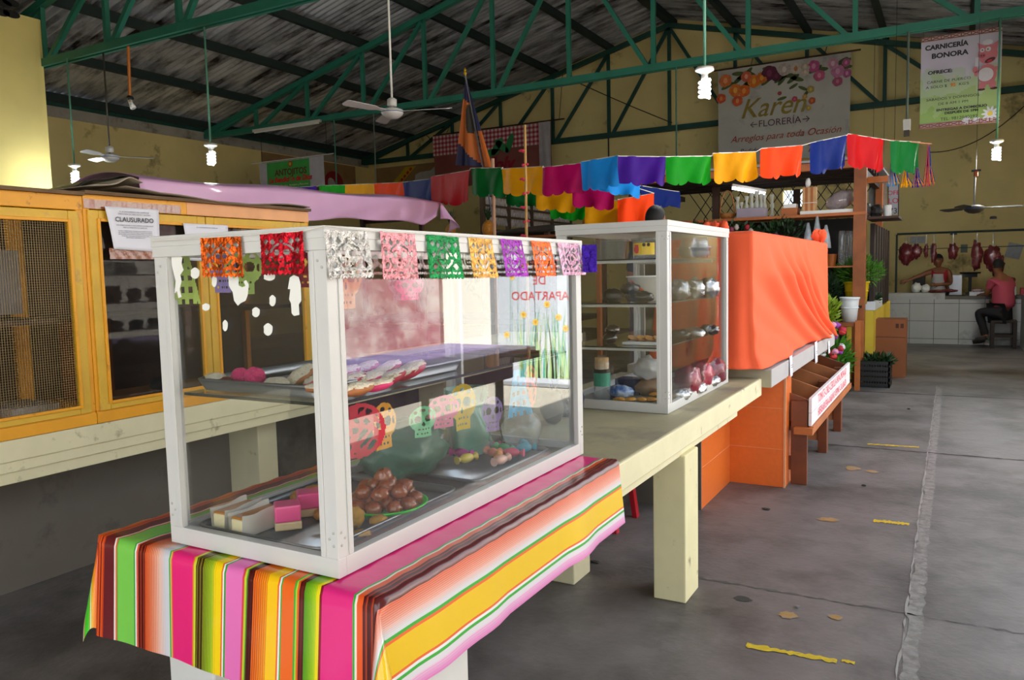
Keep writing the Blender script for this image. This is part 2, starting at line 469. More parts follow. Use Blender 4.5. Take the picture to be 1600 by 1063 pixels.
truss(T_Y[3], 'dark green roof truss against the far yellow gable wall', DGREEN)
PUR = mat('black_green_purlin', '1a2a28', 0.7, var=0.2)
for i in range(-6, 5):
    x = RX0 + i * NODE
    if i == 0:
        m = MB().box(x - 0.10, x + 0.10, YB, YG, zt(x) + 0.06, zt(x) + 0.2)
    else: m = MB().box(x - 0.05, x + 0.05, YB, YG, zt(x) + 0.06, zt(x) + 0.225)
    o = m.build('roof_purlin', PUR)
    tag(struct(o), 'dark steel roof purlin running the length of the hall', 'purlin', 'dark purlins under the roof')

# outside: sunlit fronts seen mirrored in the case glass
PINKW = mat('mottled_pink_wall', 'b87884', 0.85, var=0.2, scale=1.8, dark='f0e4e4', dark_amt=0.9, dscale=1.1)
OW = mat('white_outdoor_wall', 'f2f0ea', 0.8, var=0.04)
struct(MB().box(3.25, 5.1, 11.0, 11.3, 0, 4.2).build('wall_outside', OW), 'sunlit white house front across the street')
struct(MB().box(5.1, 7.2, 10.9, 11.2, 0, 3.2).build('wall_outside', PINKW), 'mottled pink house front across the street')
struct(MB().box(7.2, 20, 11.0, 11.3, 0, 4.6).build('wall_outside', OW), 'pale house front further along the street')
struct(MB().box(20, 20.3, -22, 11.3, 0, 4.0).build('wall_outside', mat('cream_outdoor_wall', 'c9b489', 0.8)), 'cream boundary wall far across the street')

# painted white metal door
dw = thing('shop_door', 'white metal shop door painted with grasses and yellow flowers and red lettering', 'door', (2.5, 9.4, 0))
DP = mat('white_door_paint', 'c2cad6', 0.5, var=0.03)
m = MB().box(1.92, 2.5, 9.4, 9.44, 0.05, 2.3).box(2.51, 3.1, 9.4, 9.44, 0.05, 2.3); m.build('door_leaf', DP, dw)
MB().box(1.86, 1.92, 9.39, 9.47, 0, 2.36).box(3.1, 3.2, 9.39, 9.47, 0, 2.36).box(1.92, 3.1, 9.39, 9.47, 2.3, 2.36).box(1.92, 3.1, 9.39, 9.45, 0, 0.05).build('door_frame', mat('grey_door_frame', '8f9298', 0.5), dw)
GP = mat('teal_painted_grass', '3f9f8d', 0.6, var=0.2); GPL = mat('lime_painted_grass', 'a9c98a', 0.6)
rr = random.Random(5)
for k in range(2):
    m = MB()
    for i in range(26):
        x0 = rr.uniform(1.98, 2.75); h = rr.uniform(0.4, 1.0); lean = rr.uniform(-0.12, 0.12); w = rr.uniform(0.008, 0.02)
        a = []; b = []
        for j in range(7):
            t = j / 6; x = x0 + lean * t * t; z = 0.12 + h * t
            a.append((x - w * (1 - t) - .001, 9.3985 - k * .001, z)); b.append((x + w * (1 - t) + .001, 9.3985 - k * .001, z))
        m.add(a + b, [(j, j + 1, 7 + j + 1, 7 + j) for j in range(6)])
    m.build('painted_grass', (GP, GPL)[k], dw)
m = MB(); m2 = MB(); m3 = MB()
for (x, z) in ((2.32, 1.12), (2.68, 0.98), (2.15, 0.95), (2.5, 0.88), (2.85, 1.5), (2.05, 0.8), (2.95, 0.7)):
    for k in range(6):
        m.disc((x + 0.03 * math.cos(k * PI / 3), 9.3965, z + 0.03 * math.sin(k * PI / 3)), 0.018, 0.018, 8)
    m2.disc((x, 9.3955, z), 0.018, 0.018, 8); m3.bar((x, 9.3975, z), (x + 0.03, 9.3975, 0.15), 0.006, 0.002)
m3.bar((2.9, 9.397, 0.6), (2.86, 9.397, 2.0), 0.008, 0.002); m3.bar((2.78, 9.397, 0.6), (2.74, 9.397, 2.1), 0.008, 0.002)
m.build('painted_flower', mat('yellow_flower_paint', 'f0c64a', 0.6), dw); m2.build('flower_centre', mat('orange_flower_paint', 'd8912a', 0.6), dw); m3.build('painted_stem', GP, dw)
text('APARTADO', 0.165, RED, dw, (2.43, 9.396, 1.23), RF); text('DE', 0.165, RED, dw, (2.43, 9.396, 1.44), RF); text('SISTEMA', 0.165, RED, dw, (2.43, 9.396, 1.65), RF)
# purple covered table outside
tb = thing('covered_table', 'long table under a lilac cloth in the side aisle', 'table', (1.9, 5.4, 0))
PUP = mat('lilac_cloth', '8d78b4', 0.5, var=0.15, scale=4)
m = MB().box(1.35, 2.45, 3.3, 7.2, 0.73, 0.79).box(1.34, 1.36, 3.3, 6.7, 0.52, 0.79); m.build('lilac_cover', PUP, tb, bevel=0.01)
MB().box(1.37, 2.43, 3.35, 7.32, 0.66, 0.73).build('table_top', DWOOD, tb)
for x in (1.45, 2.35):
    for y in (3.5, 6.6): MB().box(x - .03, x + .03, y - .03, y + .03, -0.01 if x > 1.3 else 0, 0.66).build('leg', DWOOD, tb)

# ================================================================ NEAR COUNTER, CASES
ct = thing('market_counter', 'long cream concrete market counter carrying the two white glass cases', 'counter', (-1.5, 3.1, 0))
MB().box(-2.0, -1.05, 1.30, 5.07, 0.745, 0.85).build('counter_top', CREAMT, ct, bevel=0.008)
MB().box(-2.0, -1.046, 1.30, 5.075, 0.738, 0.846).build('counter_edge', CREAM, ct, bevel=0.006, label='smooth cream painted edge')
MB().box(-1.95, -1.075, 1.40, 4.55, 0.695, 0.74).build('counter_beam', CREAM, ct)
MB().box(-1.205, -1.05, 3.45, 3.66, 0, 0.70).build('leg', mat('cream_column_paint', 'e2d8ac', 0.75, var=0.06, dark='6e6238', dark_amt=0.0, dscale=9), ct, bevel=0.006)
MB().box(-1.79, -1.605, 3.42, 3.62, 0, 0.70).build('leg', CREAM, ct, bevel=0.006)
LEGW = mat('white_column_paint', 'dfdcd8', 0.6, var=0.04)
MB().box(-1.975, -1.785, 1.42, 1.85, 0, 0.70).build('leg', LEGW, ct, bevel=0.006, label='white painted leg')
MB().box(-1.25, -1.062, 1.42, 1.62, 0, 0.70).build('leg', LEGW, ct, bevel=0.006, label='white painted leg')

# ---- striped oilcloth
ED = -1.056
bands = []
def band(a, b, c): bands.append((a, b, c))
def fine(a, b, cols, n):
    for i in range(n): band(a + (b - a) * i / n, a + (b - a) * (i + 1) / n, cols[i % len(cols)])
def grad(a, b, c0, c1, line, n):
    C0 = [int(c0[i:i + 2], 16) for i in (0, 2, 4)]; C1 = [int(c1[i:i + 2], 16) for i in (0, 2, 4)]
    for i in range(n):
        t = i / (n - 1); cc = ''.join('%02x' % int(C0[k] * (1 - t) + C1[k] * t) for k in range(3))
        w = (b - a) / n; lw = w * 0.32 * (1 - t * .6)
        band(a + w * i, a + w * (i + 1) - lw, cc); band(a + w * (i + 1) - lw, a + w * (i + 1), line)
band(-2.30, -2.268, '5c1420'); band(-2.268, -2.262, 'f4f4f0'); band(-2.262, -2.254, '46c82c'); band(-2.254, -2.246, 'f08040')
band(-2.246, -2.165, '46c82c'); band(-2.165, -2.157, 'f06a3c'); band(-2.157, -2.149, 'f4f4f0'); band(-2.149, -2.141, '46c82c')
grad(-2.141, -2.06, 'ffd010', 'f06a1c', 'd8481c', 8)
fine(-2.06, -1.985, ('e85a1c', 'c8401c', 'e85a1c', '7a1c1c'), 14)
band(-1.985, -1.944, '6a1c24'); band(-1.944, -1.938, 'f4ece4'); band(-1.938, -1.932, 'f07040'); band(-1.932, -1.929, '38b040')
band(-1.929, -1.862, '7fd054'); band(-1.862, -1.857, '38a040'); band(-1.857, -1.851, 'f4f0ec'); band(-1.851, -1.844, 'e8583c')
fine(-1.844, -1.815, ('6a1814', '3a0e0c', 'a83418'), 7)
grad(-1.815, -1.763, 'f0642c', 'f4b49c', 'a8341c', 8)
grad(-1.763, -1.740, 'efc8b8', 'd8d4d8', 'f0a08c', 4)
band(-1.740, -1.722, 'd4d4dc'); band(-1.722, -1.717, '3cb048'); band(-1.717, -1.713, 'f0b868'); band(-1.713, -1.709, 'ee6a3c')
band(-1.709, -1.632, 'f2287c'); band(-1.632, -1.627, 'f07838'); band(-1.627, -1.619, 'd8d838')
fine(-1.619, -1.593, ('4a2c10', '7a7c18', '3a1c0c'), 7); grad(-1.593, -1.559, '8a9a18', 'a8c828', '4a5a10', 6)
grad(-1.559, -1.548, 'd0d020', 'ffd80c', 'a0b020', 2); band(-1.548, -1.528, 'ffd80c'); band(-1.528, -1.523, 'f07028'); band(-1.523, -1.518, 'f4f4f0'); band(-1.518, -1.512, '3ca83c')
band(-1.512, -1.455, 'f078c0'); band(-1.455, -1.448, 'e0484c'); band(-1.448, -1.441, 'c8d830'); band(-1.441, -1.437, '4a9838')
fine(-1.437, -1.418, ('5a1414', '3c0c0c'), 4); grad(-1.418, -1.372, 'f06a1c', 'f89818', 'a8381c', 7); band(-1.372, -1.340, 'ffc814')
band(-1.340, -1.335, 'f06a2c'); band(-1.335, -1.330, 'f4f4f0'); band(-1.330, -1.326, '3ca83c'); band(-1.326, -1.289, 'f26a1e')
band(-1.289, -1.284, '3ca83c'); band(-1.284, -1.279, 'a8d838'); band(-1.279, -1.273, 'f0601c'); fine(-1.273, -1.257, ('4a1010', '6a1c14'), 3)
grad(-1.257, -1.222, '5ca81c', 'b8d820', '4c7810', 8); band(-1.222, -1.212, 'f0dc18'); band(-1.212, -1.205, '8a1424')
band(-1.205, -1.118, 'e82a82'); band(-1.118, -1.112, '3ca83c'); band(-1.112, -1.106, 'f0e8d8'); band(-1.106, -1.090, 'ee5c24'); fine(-1.090, -1.058, ('4a1418', '6a1820', 'b0401c', '4a1418'), 8)
band(-1.058, -1.036, '5a1a1e')
grad(-1.036, -0.992, 'e8785c', 'efb0a0', 'd05a40', 9); grad(-0.992, -0.975, 'ecc4bc', 'dcd8dc', 'f0a898', 4); band(-0.975, -0.966, 'dcdce0')
band(-0.966, -0.958, '3fae3c'); band(-0.958, -0.951, 'ee6a34'); band(-0.951, -0.883, 'f0c41c'); band(-0.883, -0.877, 'ee6a34'); band(-0.877, -0.870, 'eeeeec')
band(-0.870, -0.862, '3fae3c'); band(-0.862, -0.848, 'e4dce4'); grad(-0.848, -0.815, 'ecc8dc', 'e070b8', 'e89ad0', 6); band(-0.815, -0.78, 'e0589c')
ss = []
for a, b, c in bands:
    ss.append((a, c))
ss.append((-0.80, None))
TT = 0.864          # cloth top height
SX0, SX1 = -2.015, ED      # top edges (x)
TY0, TY1 = 1.262, 2.63
LF, LR, LL = 0.275, 0.235, 0.28
def cloth_pt(s, t):
    ds = max(0, s - SX1); dl = max(0, SX0 - s); dt = max(0, TY0 - t)
    x = min(max(s, SX0), SX1); y = max(t, TY0); z = TT
    e = ds or dl
    sg = 1 if ds else -1
    if e and dt:
        ph = math.atan2(e, dt); rho = math.hypot(e, dt) * (1 - .20 * math.sin(2 * ph))
        al = 0.40 * math.sin(2 * ph) + 0.05
        if sg < 0: al = 0.05 + .22 * math.sin(ph)
        x += sg * math.sin(ph) * math.sin(al) * rho; y -= math.cos(ph) * math.sin(al) * rho; z -= rho * math.cos(al)
    elif e:
        w = 0.010 * math.sin(t * 9.0) + 0.005 * math.sin(t * 23)
        x += sg * (0.008 + e * (0.10 if sg > 0 else .26) + max(0, w) * e * 4); z -= e * (0.985 if sg > 0 else .96)
        z += 0.0025 * math.sin(t * 60) * max(0, 1 - e / 0.04)
    elif dt:
        w = 0.012 * math.sin(s * 8) + 0.004 * math.sin(s * 31 + 1)
        y -= 0.006 + dt * 0.08 + w * dt * 2; z -= dt * 0.985
    else:
        z += 0.0015 * math.sin(s * 35 + t * 60)
    return (x, y, z)
tv = [TY0 - LF * (1 - i / 14) for i in range(15)] + [TY0 + (TY1 - TY0) * i / 40 for i in range(1, 41)]
cm = MB(); vs = []; sv = []
# refine stripe columns so the drape bends smoothly
cols = []
for i in range(len(ss) - 1):
    a, c = ss[i]; b = ss[i + 1][0]
    n = max(1, int(math.ceil((b - a) / 0.02)))
    for k in range(n): cols.append((a + (b - a) * k / n, c))
cols = [(a, c) for a, c in cols if -2.285 < a < SX1 + LR]
# split the band that spans each fold line
xs = [a for a, c in cols] + [SX1 + LR]
for k in range(len(tv)):
    for x in xs: vs.append(cloth_pt(x, tv[k]))
n1 = len(xs); fs = []; cs = []
for k in range(len(tv) - 1):
    for i in range(n1 - 1):
        fs.append((k * n1 + i, k * n1 + i + 1, (k + 1) * n1 + i + 1, (k + 1) * n1 + i)); cs.append(cols[i][1])
cm.v = vs; cm.f = fs; cm.c = cs
OIL = mat('striped_oilcloth', 'ffffff', 0.28, var=0.0, attr=True, bump=0.12, bscale=14, coat=0.2)
tc_ = cm.build('tablecloth', OIL, smooth=True)
tag(tc_, 'multicoloured striped oilcloth draped over the near end of the cream counter', 'tablecloth')

def show_case(name, label, x0, x1, y0, y1, z0, z1, pw, shelves, topm, botm=None, gl=GLASS, shelf_y=None):
    t = thing(name, label, 'display case', ((x0 + x1) / 2, (y0 + y1) / 2, z0))
    th = 0.026
    # corner posts: L-shaped extrusions
    for sx, xx in ((1, x0), (-1, x1)):
        for sy, yy in ((1, y0), (-1, y1)):
            m = MB()
            Lp = [(0, 0), (pw, 0), (pw, .016), (.028, .016), (.028, .028), (.016, .028), (.016, pw), (0, pw)]
            m.prism([(xx + sx * a_, yy + sy * b_, z0 + .045) for a_, b_ in (Lp if sx * sy > 0 else Lp[::-1])], (0, 0, z1 - z0 - .097))
            for q0, q1 in ((pw * .70, pw),):
                m.box(min(xx + sx * q0, xx + sx * q1), max(xx + sx * q0, xx + sx * q1), min(yy - sy * .003, yy - sy * .0002), max(yy - sy * .003, yy - sy * .0002), z0 + .047, z1 - .055)
                m.box(min(xx - sx * .003, xx - sx * .0002), max(xx - sx * .003, xx - sx * .0002), min(yy + sy * q0, yy + sy * q1), max(yy + sy * q0, yy + sy * q1), z0 + .047, z1 - .055)
            p = m.build('corner_post', WHITE, t, bevel=0.001)
            r = MB()
            for k, zz in enumerate((z0 + 0.075, z0 + 0.09, z0 + 0.105, z1 - 0.075, z1 - 0.09)):
                r.blob((xx + sx * (0.012 + 0.012 * (k % 2)), yy - sy * 0.0005, zz), (0.0035, 0.0025, 0.0035), n=8, m=5)
                r.blob((xx - sx * 0.0005, yy + sy * (0.012 + 0.012 * (k % 2)), zz), (0.0025, 0.0035, 0.0035), n=8, m=5)
            r.build('rivet', mat('rivet_metal', 'b4b2ae', 0.4), p)
    for zz0, zz1, nm in ((z0, z0 + 0.045, 'bottom_rail'), (z1 - 0.052, z1, 'top_rail')):
        e = 0.003 if nm == 'top_rail' else 0.0
        def rail(a0, a1, b0, b1, out):
            m = MB().box(a0, a1, b0, b1, zz0, zz1)
            if nm == 'top_rail': m.box(a0 - 0.002, a1 + 0.002, b0 - 0.002, b1 + 0.002, zz1 - 0.026, zz1 + 0.001)
            m.build(nm, WHITE, t, bevel=0.0015)
        rail(x0 - e, x1 + e, y0 - e, y0 + th, 1); rail(x0 - e, x1 + e, y1 - th, y1 + e, 1)
        rail(x0 - e, x0 + th, y0 + th, y1 - th, 1); rail(x1 - th, x1 + e, y0 + th, y1 - th, 1)
    g = 0.012
    for (a, b, c, d) in ((x0 + pw * .5, x1 - pw * .5, y0 + g, y0 + g + .004), (x0 + pw * .5, x1 - pw * .5, y1 - g - .004, y1 - g), (x1 - g - .004, x1 - g, y0 + pw * .5, y1 - pw * .5)):
        MB().box(a, b, c, d, z0 + 0.04, z1 - 0.04).build('glass_pane', gl, t)
    MB().box(x0 + th, x1 - th, y0 + th, y1 - th, z1 - 0.012, z1 - 0.006).build('top_panel', topm, t)
    MB().box(x0 + 0.01, x1 - 0.01, y0 + 0.01, y1 - 0.01, z0 + 0.004, z0 + 0.02).build('base_panel', botm or DARK, t)
    EDGE = mat('dark_glass_edge', '0c1412', 0.6)
    for zz, d in shelves:
        s = MB().box(x0 + 0.03, x1 - d, y0 + 0.045, y1 - 0.045, zz, zz + 0.007).build('glass_shelf', glass_mat('shelf_glass', haze=0.02), t)
        MB().box(x0 + 0.03, x1 - d + .001, y0 + 0.042, y0 + 0.045, zz, zz + 0.007).box(x1 - d, x1 - d + 0.003, y0 + 0.045, y1 - 0.045, zz, zz + 0.007).build('shelf_edge', EDGE, s)
        b = MB()
        for yy in (y0 + 0.06, y1 - 0.08): b.box(x0 + 0.02, x1 - d - 0.03, yy, yy + 0.02, zz - 0.014, zz)
        if y0 > 3: b.build('shelf_bracket', WHITE, t)
    return t
V1 = dict(x0=-1.775, x1=-1.198, y0=1.305, y1=2.655, z0=0.867, z1=1.662)
show_case('glass_display_case', 'near white framed glass case of sweets on the striped oilcloth', -1.775, -1.198, 1.305, 2.655, 0.867, 1.662, 0.05, ((1.252, 0.045),), glass_mat('top_glass', haze=0.2), DARK)
show_case('glass_display_case', 'second white framed glass case of packaged goods on the bare cream counter', -1.775, -1.19, 3.635, 4.803, 0.852, 1.785, 0.055, ((1.600, 0.05), (1.381, 0.05), (1.162, 0.05)), mat('white_underside', 'cfd0ce', 0.5), mat('grey_case_base', '6a6c68', 0.6), GLASS2)

# ---- trays
def tray(name, label, x0, x1, y0, y1, z, h=0.022, group=None):
    def rr_(x0, x1, y0, y1, r, z):
        pts = []
        for cx, cy, a0 in ((x1 - r, y1 - r, 0), (x0 + r, y1 - r, 90), (x0 + r, y0 + r, 180), (x1 - r, y0 + r, 270)):
            for k in range(6):
                a = math.radians(a0 + k * 18); pts.append((cx + r * math.cos(a), cy + r * math.sin(a), z))
        return pts
    rings = [rr_(x0 + .012, x1 - .012, y0 + .012, y1 - .012, .02, z + .002), rr_(x0 + .002, x1 - .002, y0 + .002, y1 - .002, .03, z + h), rr_(x0 - .004, x1 + .004, y0 - .004, y1 + .004, .034, z + h + .003),
             rr_(x0 - .008, x1 + .008, y0 - .008, y1 + .008, .036, z + h), rr_(x0 - .006, x1 + .006, y0 - .006, y1 + .006, .036, z + h - .004), rr_(x0 + .010, x1 - .010, y0 + .010, y1 - .010, .02, z)]
    n = 24; m = MB(); vs = [p for r in rings for p in r]; fs = [tuple(range(n)), tuple(reversed(range(5 * n, 6 * n)))]
    for k in range(5):
        for j in range(n): fs.append((k * n + j, k * n + (j + 1) % n, (k + 1) * n + (j + 1) % n, (k + 1) * n + j))
    m.add(vs, fs); o = m.build(name, STEEL, smooth=True)
    return tag(o, label, 'tray', group)
tray('baking_tray', 'steel baking tray of iced cookies on the glass shelf', -1.73, -1.30, 1.375, 2.0, 1.262, 0.03)
tray('baking_tray', 'steel baking tray of cake slices on the bottom of the near case', -1.725, -1.29, 1.350, 1.93, 0.889, 0.020)
tray('baking_tray', 'steel tray of wrapped candies at the far end of the near case', -1.70, -1.29, 2.05, 2.55, 0.889, 0.012)

# ================================================================ THINGS IN THE NEAR CASE
def R3(ax, a): return Matrix.Rotation(a, 3, ax)
ICING = mat('pale_icing', 'e9dcc4', 0.6, var=0.1, scale=60, dark='b5763c', dark_amt=0.15, dscale=40, bump=0.8, bscale=160)
CRUSTS = {'brown': mat('brown_crust', 'a9683a', 0.6, var=0.25, scale=40), 'pink': mat('pink_crust', 'd2356c', 0.55, var=0.2, scale=40), 'red': mat('red_crust', 'b01c30', 0.5, var=0.2, scale=40)}
def cookie(px, py, z, kind, yaw, pitch, L, label, n=0):
    p = at_z(px, py, z)
    t = thing('iced_cookie', label, 'cookie', p, 'iced cookies on the upper tray')
    R = R3('Z', yaw) @ R3('Y', pitch)
    m = MB().blob(p, (L / 2, L * 0.30, L * 0.17), 0.1, n, 18, 10, R); m.build('cookie_base', CRUSTS[kind], t, smooth=True)
    m = MB().blob(p + R @ Vector((0, 0, L * 0.055)), (L * 0.485, L * 0.285, L * 0.15), 0.22, n + 9, 22, 12, R, 5); m.build('icing', ICING, t, smooth=True)
ZU = 1.278
# (px, py, kind, yaw, pitch, length)
CK = [(470, 584, 'brown', 1.0, -0.5, 0.095, 'brown cookie with cracked icing tilted up behind the near corner post'),
      (497, 590, 'pink', 0.6, -0.3, 0.075, 'small iced cookie with pink edge just left of the corner post'),
      (500, 602, 'brown', 0.2, -0.1, 0.07, 'iced cookie lying low in front of the pink edged one'),
      (543, 578, 'red', 0.7, -0.25, 0.08, 'cream cookie with red edge at the back just right of the corner post'),
      (551, 590, 'red', 0.5, -0.2, 0.085, 'iced cookie with red edge second row right of the post'),
      (556, 605, 'brown', 0.4, -0.15, 0.085, 'brown edged iced cookie at the front right of the post'),
      (572, 572, 'red', 0.8, -0.3, 0.085, 'iced cookie with red edge at the rear centre of the tray'),
      (579, 588, 'pink', 0.7, -0.25, 0.09, 'iced cookie with bright pink edge at the tray centre'),
      (590, 599, 'pink', 0.5, -0.15, 0.075, 'iced cookie with brown and pink edge at the front centre'),
      (606, 573, 'red', 0.8, -0.35, 0.09, 'long iced cookie leaning in the rear row'),
      (612, 587, 'red', 0.8, -0.35, 0.085, 'dark pink edged cookie between the two long ones'),
      (641, 576, 'red', 0.85, -0.35, 0.105, 'largest iced cookie with red underside at the far end of the tray')]
for i, (a, b, k, yw, pt, L, lb) in enumerate(CK): cookie(a, b + 4, ZU + 0.012, k, yw + 0.4, pt, L, lb, i)
COCO = mat('pink_coconut', 'f03a80', 0.7, var=0.25, scale=90, bump=1.0, bscale=200)
for i, (px, py, r, lb) in enumerate(((376, 600, .0245, 'pink coconut ball on the left of the pair on the upper tray'), (399, 603, .0280, 'larger pink coconut ball on the right of the pair on the upper tray'))):
    p = at_z(px, py, 1.268)
    tag(MB().blob((p.x, p.y, 1.266 + r * .93), (r, r, r * .93), 0.12, i + 3, 26, 16, None, 9).build('coconut_ball', COCO, smooth=True), lb, 'sweet', 'pink coconut balls')
p = at_z(342, 603, 1.27)
t = thing('filled_roll', 'cream roll with a brown end beside the pink coconut balls', 'pastry', p)
MB().blob(p + Vector((-.01, 0, .018)), (.042, .022, .016), .25, 4, 18, 10, R3('Z', -.1), 4).build('cream_filling', ICING, t, smooth=True)
MB().blob(p + Vector((.025, 0, .013)), (.022, .022, .013), .1, 8, 16, 8).build('brown_end', flat('6b2c1c'), t, smooth=True)
p = at_z(428, 606, 1.27)
tag(MB().blob(p + Vector((0, 0.01, .010)), (.036, .028, .016), .25, 14, 20, 12, None, 5).build('coconut_macaroon', ICING, smooth=True), 'pale coconut macaroon right of the pink balls', 'sweet')

# lower tray
ZL = 0.893
FLAN = mat('custard_cream', 'ecdcae', 0.45, var=0.06); CARA = mat('caramel_top', 'b9741c', 0.3, var=0.15, coat=0.4)
WAX = mat('wax_paper', 'dedad2', 0.5, var=0.05, trl=0.3)
def flan(px, py, yaw, label, L=0.12):
    p = at_z(px, py, ZL); t = thing('flan_slice', label, 'dessert', (p.x, p.y, ZL), 'flan slices on the lower tray')
    M_ = Matrix.Translation((p.x, p.y, ZL)) @ Matrix.Rotation(yaw, 4, 'Z')
    def b(*a):
        m = MB(); m.M = M_; return m.box(*a)
    b(0, .044, 0, L, 0.001, .046).build('custard', FLAN, t, bevel=0.004)
    b(0.001, .043, 0.001, L - .001, .046, .052).build('caramel', CARA, t, bevel=0.002)
    m = MB(); m.M = M_
    for x in (-.0015, .0455):
        m.grid(lambda u, v, x=x: (x + (.004 if x > 0 else -.004) * v * v * (1 + math.sin(u * 9)), -0.004 + (L + .006) * u, 0.060 * v * (1 - .06 * math.sin(u * 5)), ), 14, 4)
    m.build('paper_wrap', WAX, t, smooth=True)
flan(334, 829, 0.02, 'flan slice at the left end of the lower tray')
flan(362, 838, -0.03, 'flan slice next to the pink cake, its paper turned out', .13)
PINKC = mat('pink_jelly', 'ee4f8f', 0.3, var=0.06, coat=0.3); CAKB = mat('pale_cake', 'd9bd92', 0.7, var=0.15, scale=60, bump=0.4)
def cake(px, py, yaw, s, label):
    p = at_z(px, py, ZL); t = thing('pink_cake', label, 'cake', (p.x, p.y, ZL), 'pink topped cake squares')
    M_ = Matrix.Translation((p.x, p.y, ZL)) @ Matrix.Rotation(yaw, 4, 'Z')
    m = MB(); m.M = M_; m.box(-s, s, -s, s, 0.001, .022).build('cake_layer', CAKB, t, bevel=.003)
    m = MB(); m.M = M_; m.box(-s + .001, s - .001, -s + .001, s - .001, .022, .066).build('pink_layer', PINKC, t, bevel=.005)
cake(450, 824, 0.85, 0.034, 'pink topped cake square in front on the lower tray')
cake(484, 803, 0.85, 0.034, 'pink topped cake square half hidden behind the first')
BREAD = mat('sugared_bread', 'c58a42', 0.7, var=0.3, scale=50, bump=0.8, bscale=120)
for i, (px, py, r, lb) in enumerate(((468, 788, .03, 'sugared bread chunk left behind the pink cakes'), (490, 780, .033, 'sugared bread chunk against the corner post'), (503, 812, .024, 'brown bread piece low by the corner post'), (515, 835, .02, 'dark bread crust by the post base'))):
    p = at_z(px, py, ZL)
    tag(MB().blob((p.x, p.y, ZL + r * .62), (r, r * .9, r * .62), .35, i + 20, 18, 12, None, 4).build('bread_piece', BREAD, smooth=True), lb, 'bread', 'bread pieces on the lower tray')
# green plate of glazed sweets
pc = at_z(603, 800, 0.905); PR = 0.120
pc = at_z(606, 792, .905); pc.z = .892; pc.x -= .012
GPLATE = mat('bright_green_plastic', '35d23c', 0.35, var=0.03)
tag(MB().lathe([(0.0, 0.0), (PR * .7, 0.0), (PR, .022), (PR + .003, .026), (PR - .002, .027), (PR * .68, .005), (0.0, .004)], pc, 40).build('plate', GPLATE, smooth=True), 'bright green plastic plate heaped with glazed brown sweets', 'plate')
GLZ = mat('glazed_brown_sweet', '92420e', 0.2, var=0.35, scale=50, dark='2c1006', dark_amt=0.5, dscale=50, bump=0.5, bscale=90, coat=1.0)
rg = random.Random(11)
sp = []
for k, (n, rad, zz) in enumerate(((10, .086, .030), (5, .042, .034), (6, .060, .064), (3, .025, .074), (1, 0.0, .100))):
    for j in range(n):
        a = 2 * PI * j / n + k * .5 + rg.uniform(-.1, .1)
        sp.append((pc.x + rad * math.cos(a), pc.y + rad * math.sin(a), pc.z + zz))
for i, (x, y, z) in enumerate(sp):
    r = rg.uniform(.023, .0265)
    tag(MB().blob((x, y, z), (r, r * .95, r * .85), .3, i, 16, 10, R3('Z', rg.uniform(0, 3)), 3.2).build('glazed_sweet', GLZ, smooth=True), 'glossy brown glazed sweet heaped on the green plate', 'sweet', 'glazed sweets on the green plate')
CAKEY = mat('yellow_brown_cake', 'a97a22', 0.7, var=0.35, scale=45, bump=0.7)
for i, (px, py, s, h, yw, lb) in enumerate(((557, 828, .020, .055, .4, 'upright slice of yellow brown cake beside the corner post'), (592, 824, .024, .026, .9, 'low chunk of yellow cake in front of the green plate'), (565, 842, .022, .016, .2, 'dark cake crust by the tray rim'))):
    p = at_z(px, py, ZL); M_ = Matrix.Translation((p.x - .01, p.y + .012, ZL + .001)) @ Matrix.Rotation(yw, 4, 'Z')
    m = MB(); m.M = M_; m.blob((0, 0, h * .5), (s * 1.1, s, h * .5), .3, i, 14, 10, None, 4)
    tag(m.build('cake_slice', CAKEY, smooth=True), lb, 'cake', 'cake pieces beside the green plate')
# bags
TEAL = glass_mat('teal_plastic_bag', tint=(0.55, 0.78, 0.70), haze=0.22, r0=0.04, rough=0.15)
CLEARB = glass_mat('clear_plastic', tint=(0.93, 0.95, 0.96), haze=0.14, r0=0.05, rough=0.08)
DGB = mat('deep_green_bag', '2f5f4c', 0.4, var=0.25, scale=9, bump=0.5, bscale=18)
m = MB().blob((-1.56, 2.02, .985), (.13, .16, .10), .28, 3, 30, 18, None, 3.4)
tag(m.build('plastic_bag', DGB, smooth=True), 'crumpled dark green plastic bag behind the plate of sweets', 'bag')
t = thing('tall_container', 'tall food box in a translucent teal plastic bag near the rear post', 'container', (-1.53, 2.36, .892))
m = MB(); m.grid(lambda u, v: (-1.53 + (.085 + .012 * math.sin(v * 7 + u * 12) - .02 * v) * math.cos(u * 2 * PI), 2.37 + (.085 + .01 * math.sin(u * 25 + v * 4)) * math.sin(u * 2 * PI), .905 + .235 * v), 40, 12)
m.build('teal_bag', mat('teal_film', '6fae9c', 0.25, var=.25, scale=9, alpha=.6, coat=.5), t, smooth=True)
MB().lathe([(.05, 0), (.052, .002), (.062, .17), (.066, .175), (.066, .185), (0, .19)], (-1.53, 2.37, .905), 24).build('food_box', mat('milky_green_box', '9fd0bf', 0.4, var=0.05, trl=0.4), t, smooth=True)
m = MB().blob((-1.36, 2.46, .985), (.075, .07, .085), .25, 17, 26, 16, None, 3.0)
tag(m.build('clear_bag', CLEARB, smooth=True), 'puffed clear plastic bag at the far end of the near case', 'bag')
cc = [('d040a0', -1.50, 2.28), ('e8d060', -1.44, 2.22), ('f08a70', -1.40, 2.33), ('40b8d8', -1.335, 2.44), ('f0a060', -1.36, 2.30), ('e86080', -1.34, 2.36), ('f4c0b0', -1.32, 2.25), ('78c890', -1.40, 2.41), ('e07098', -1.47, 2.42), ('40b8d8', -1.36, 2.49)]
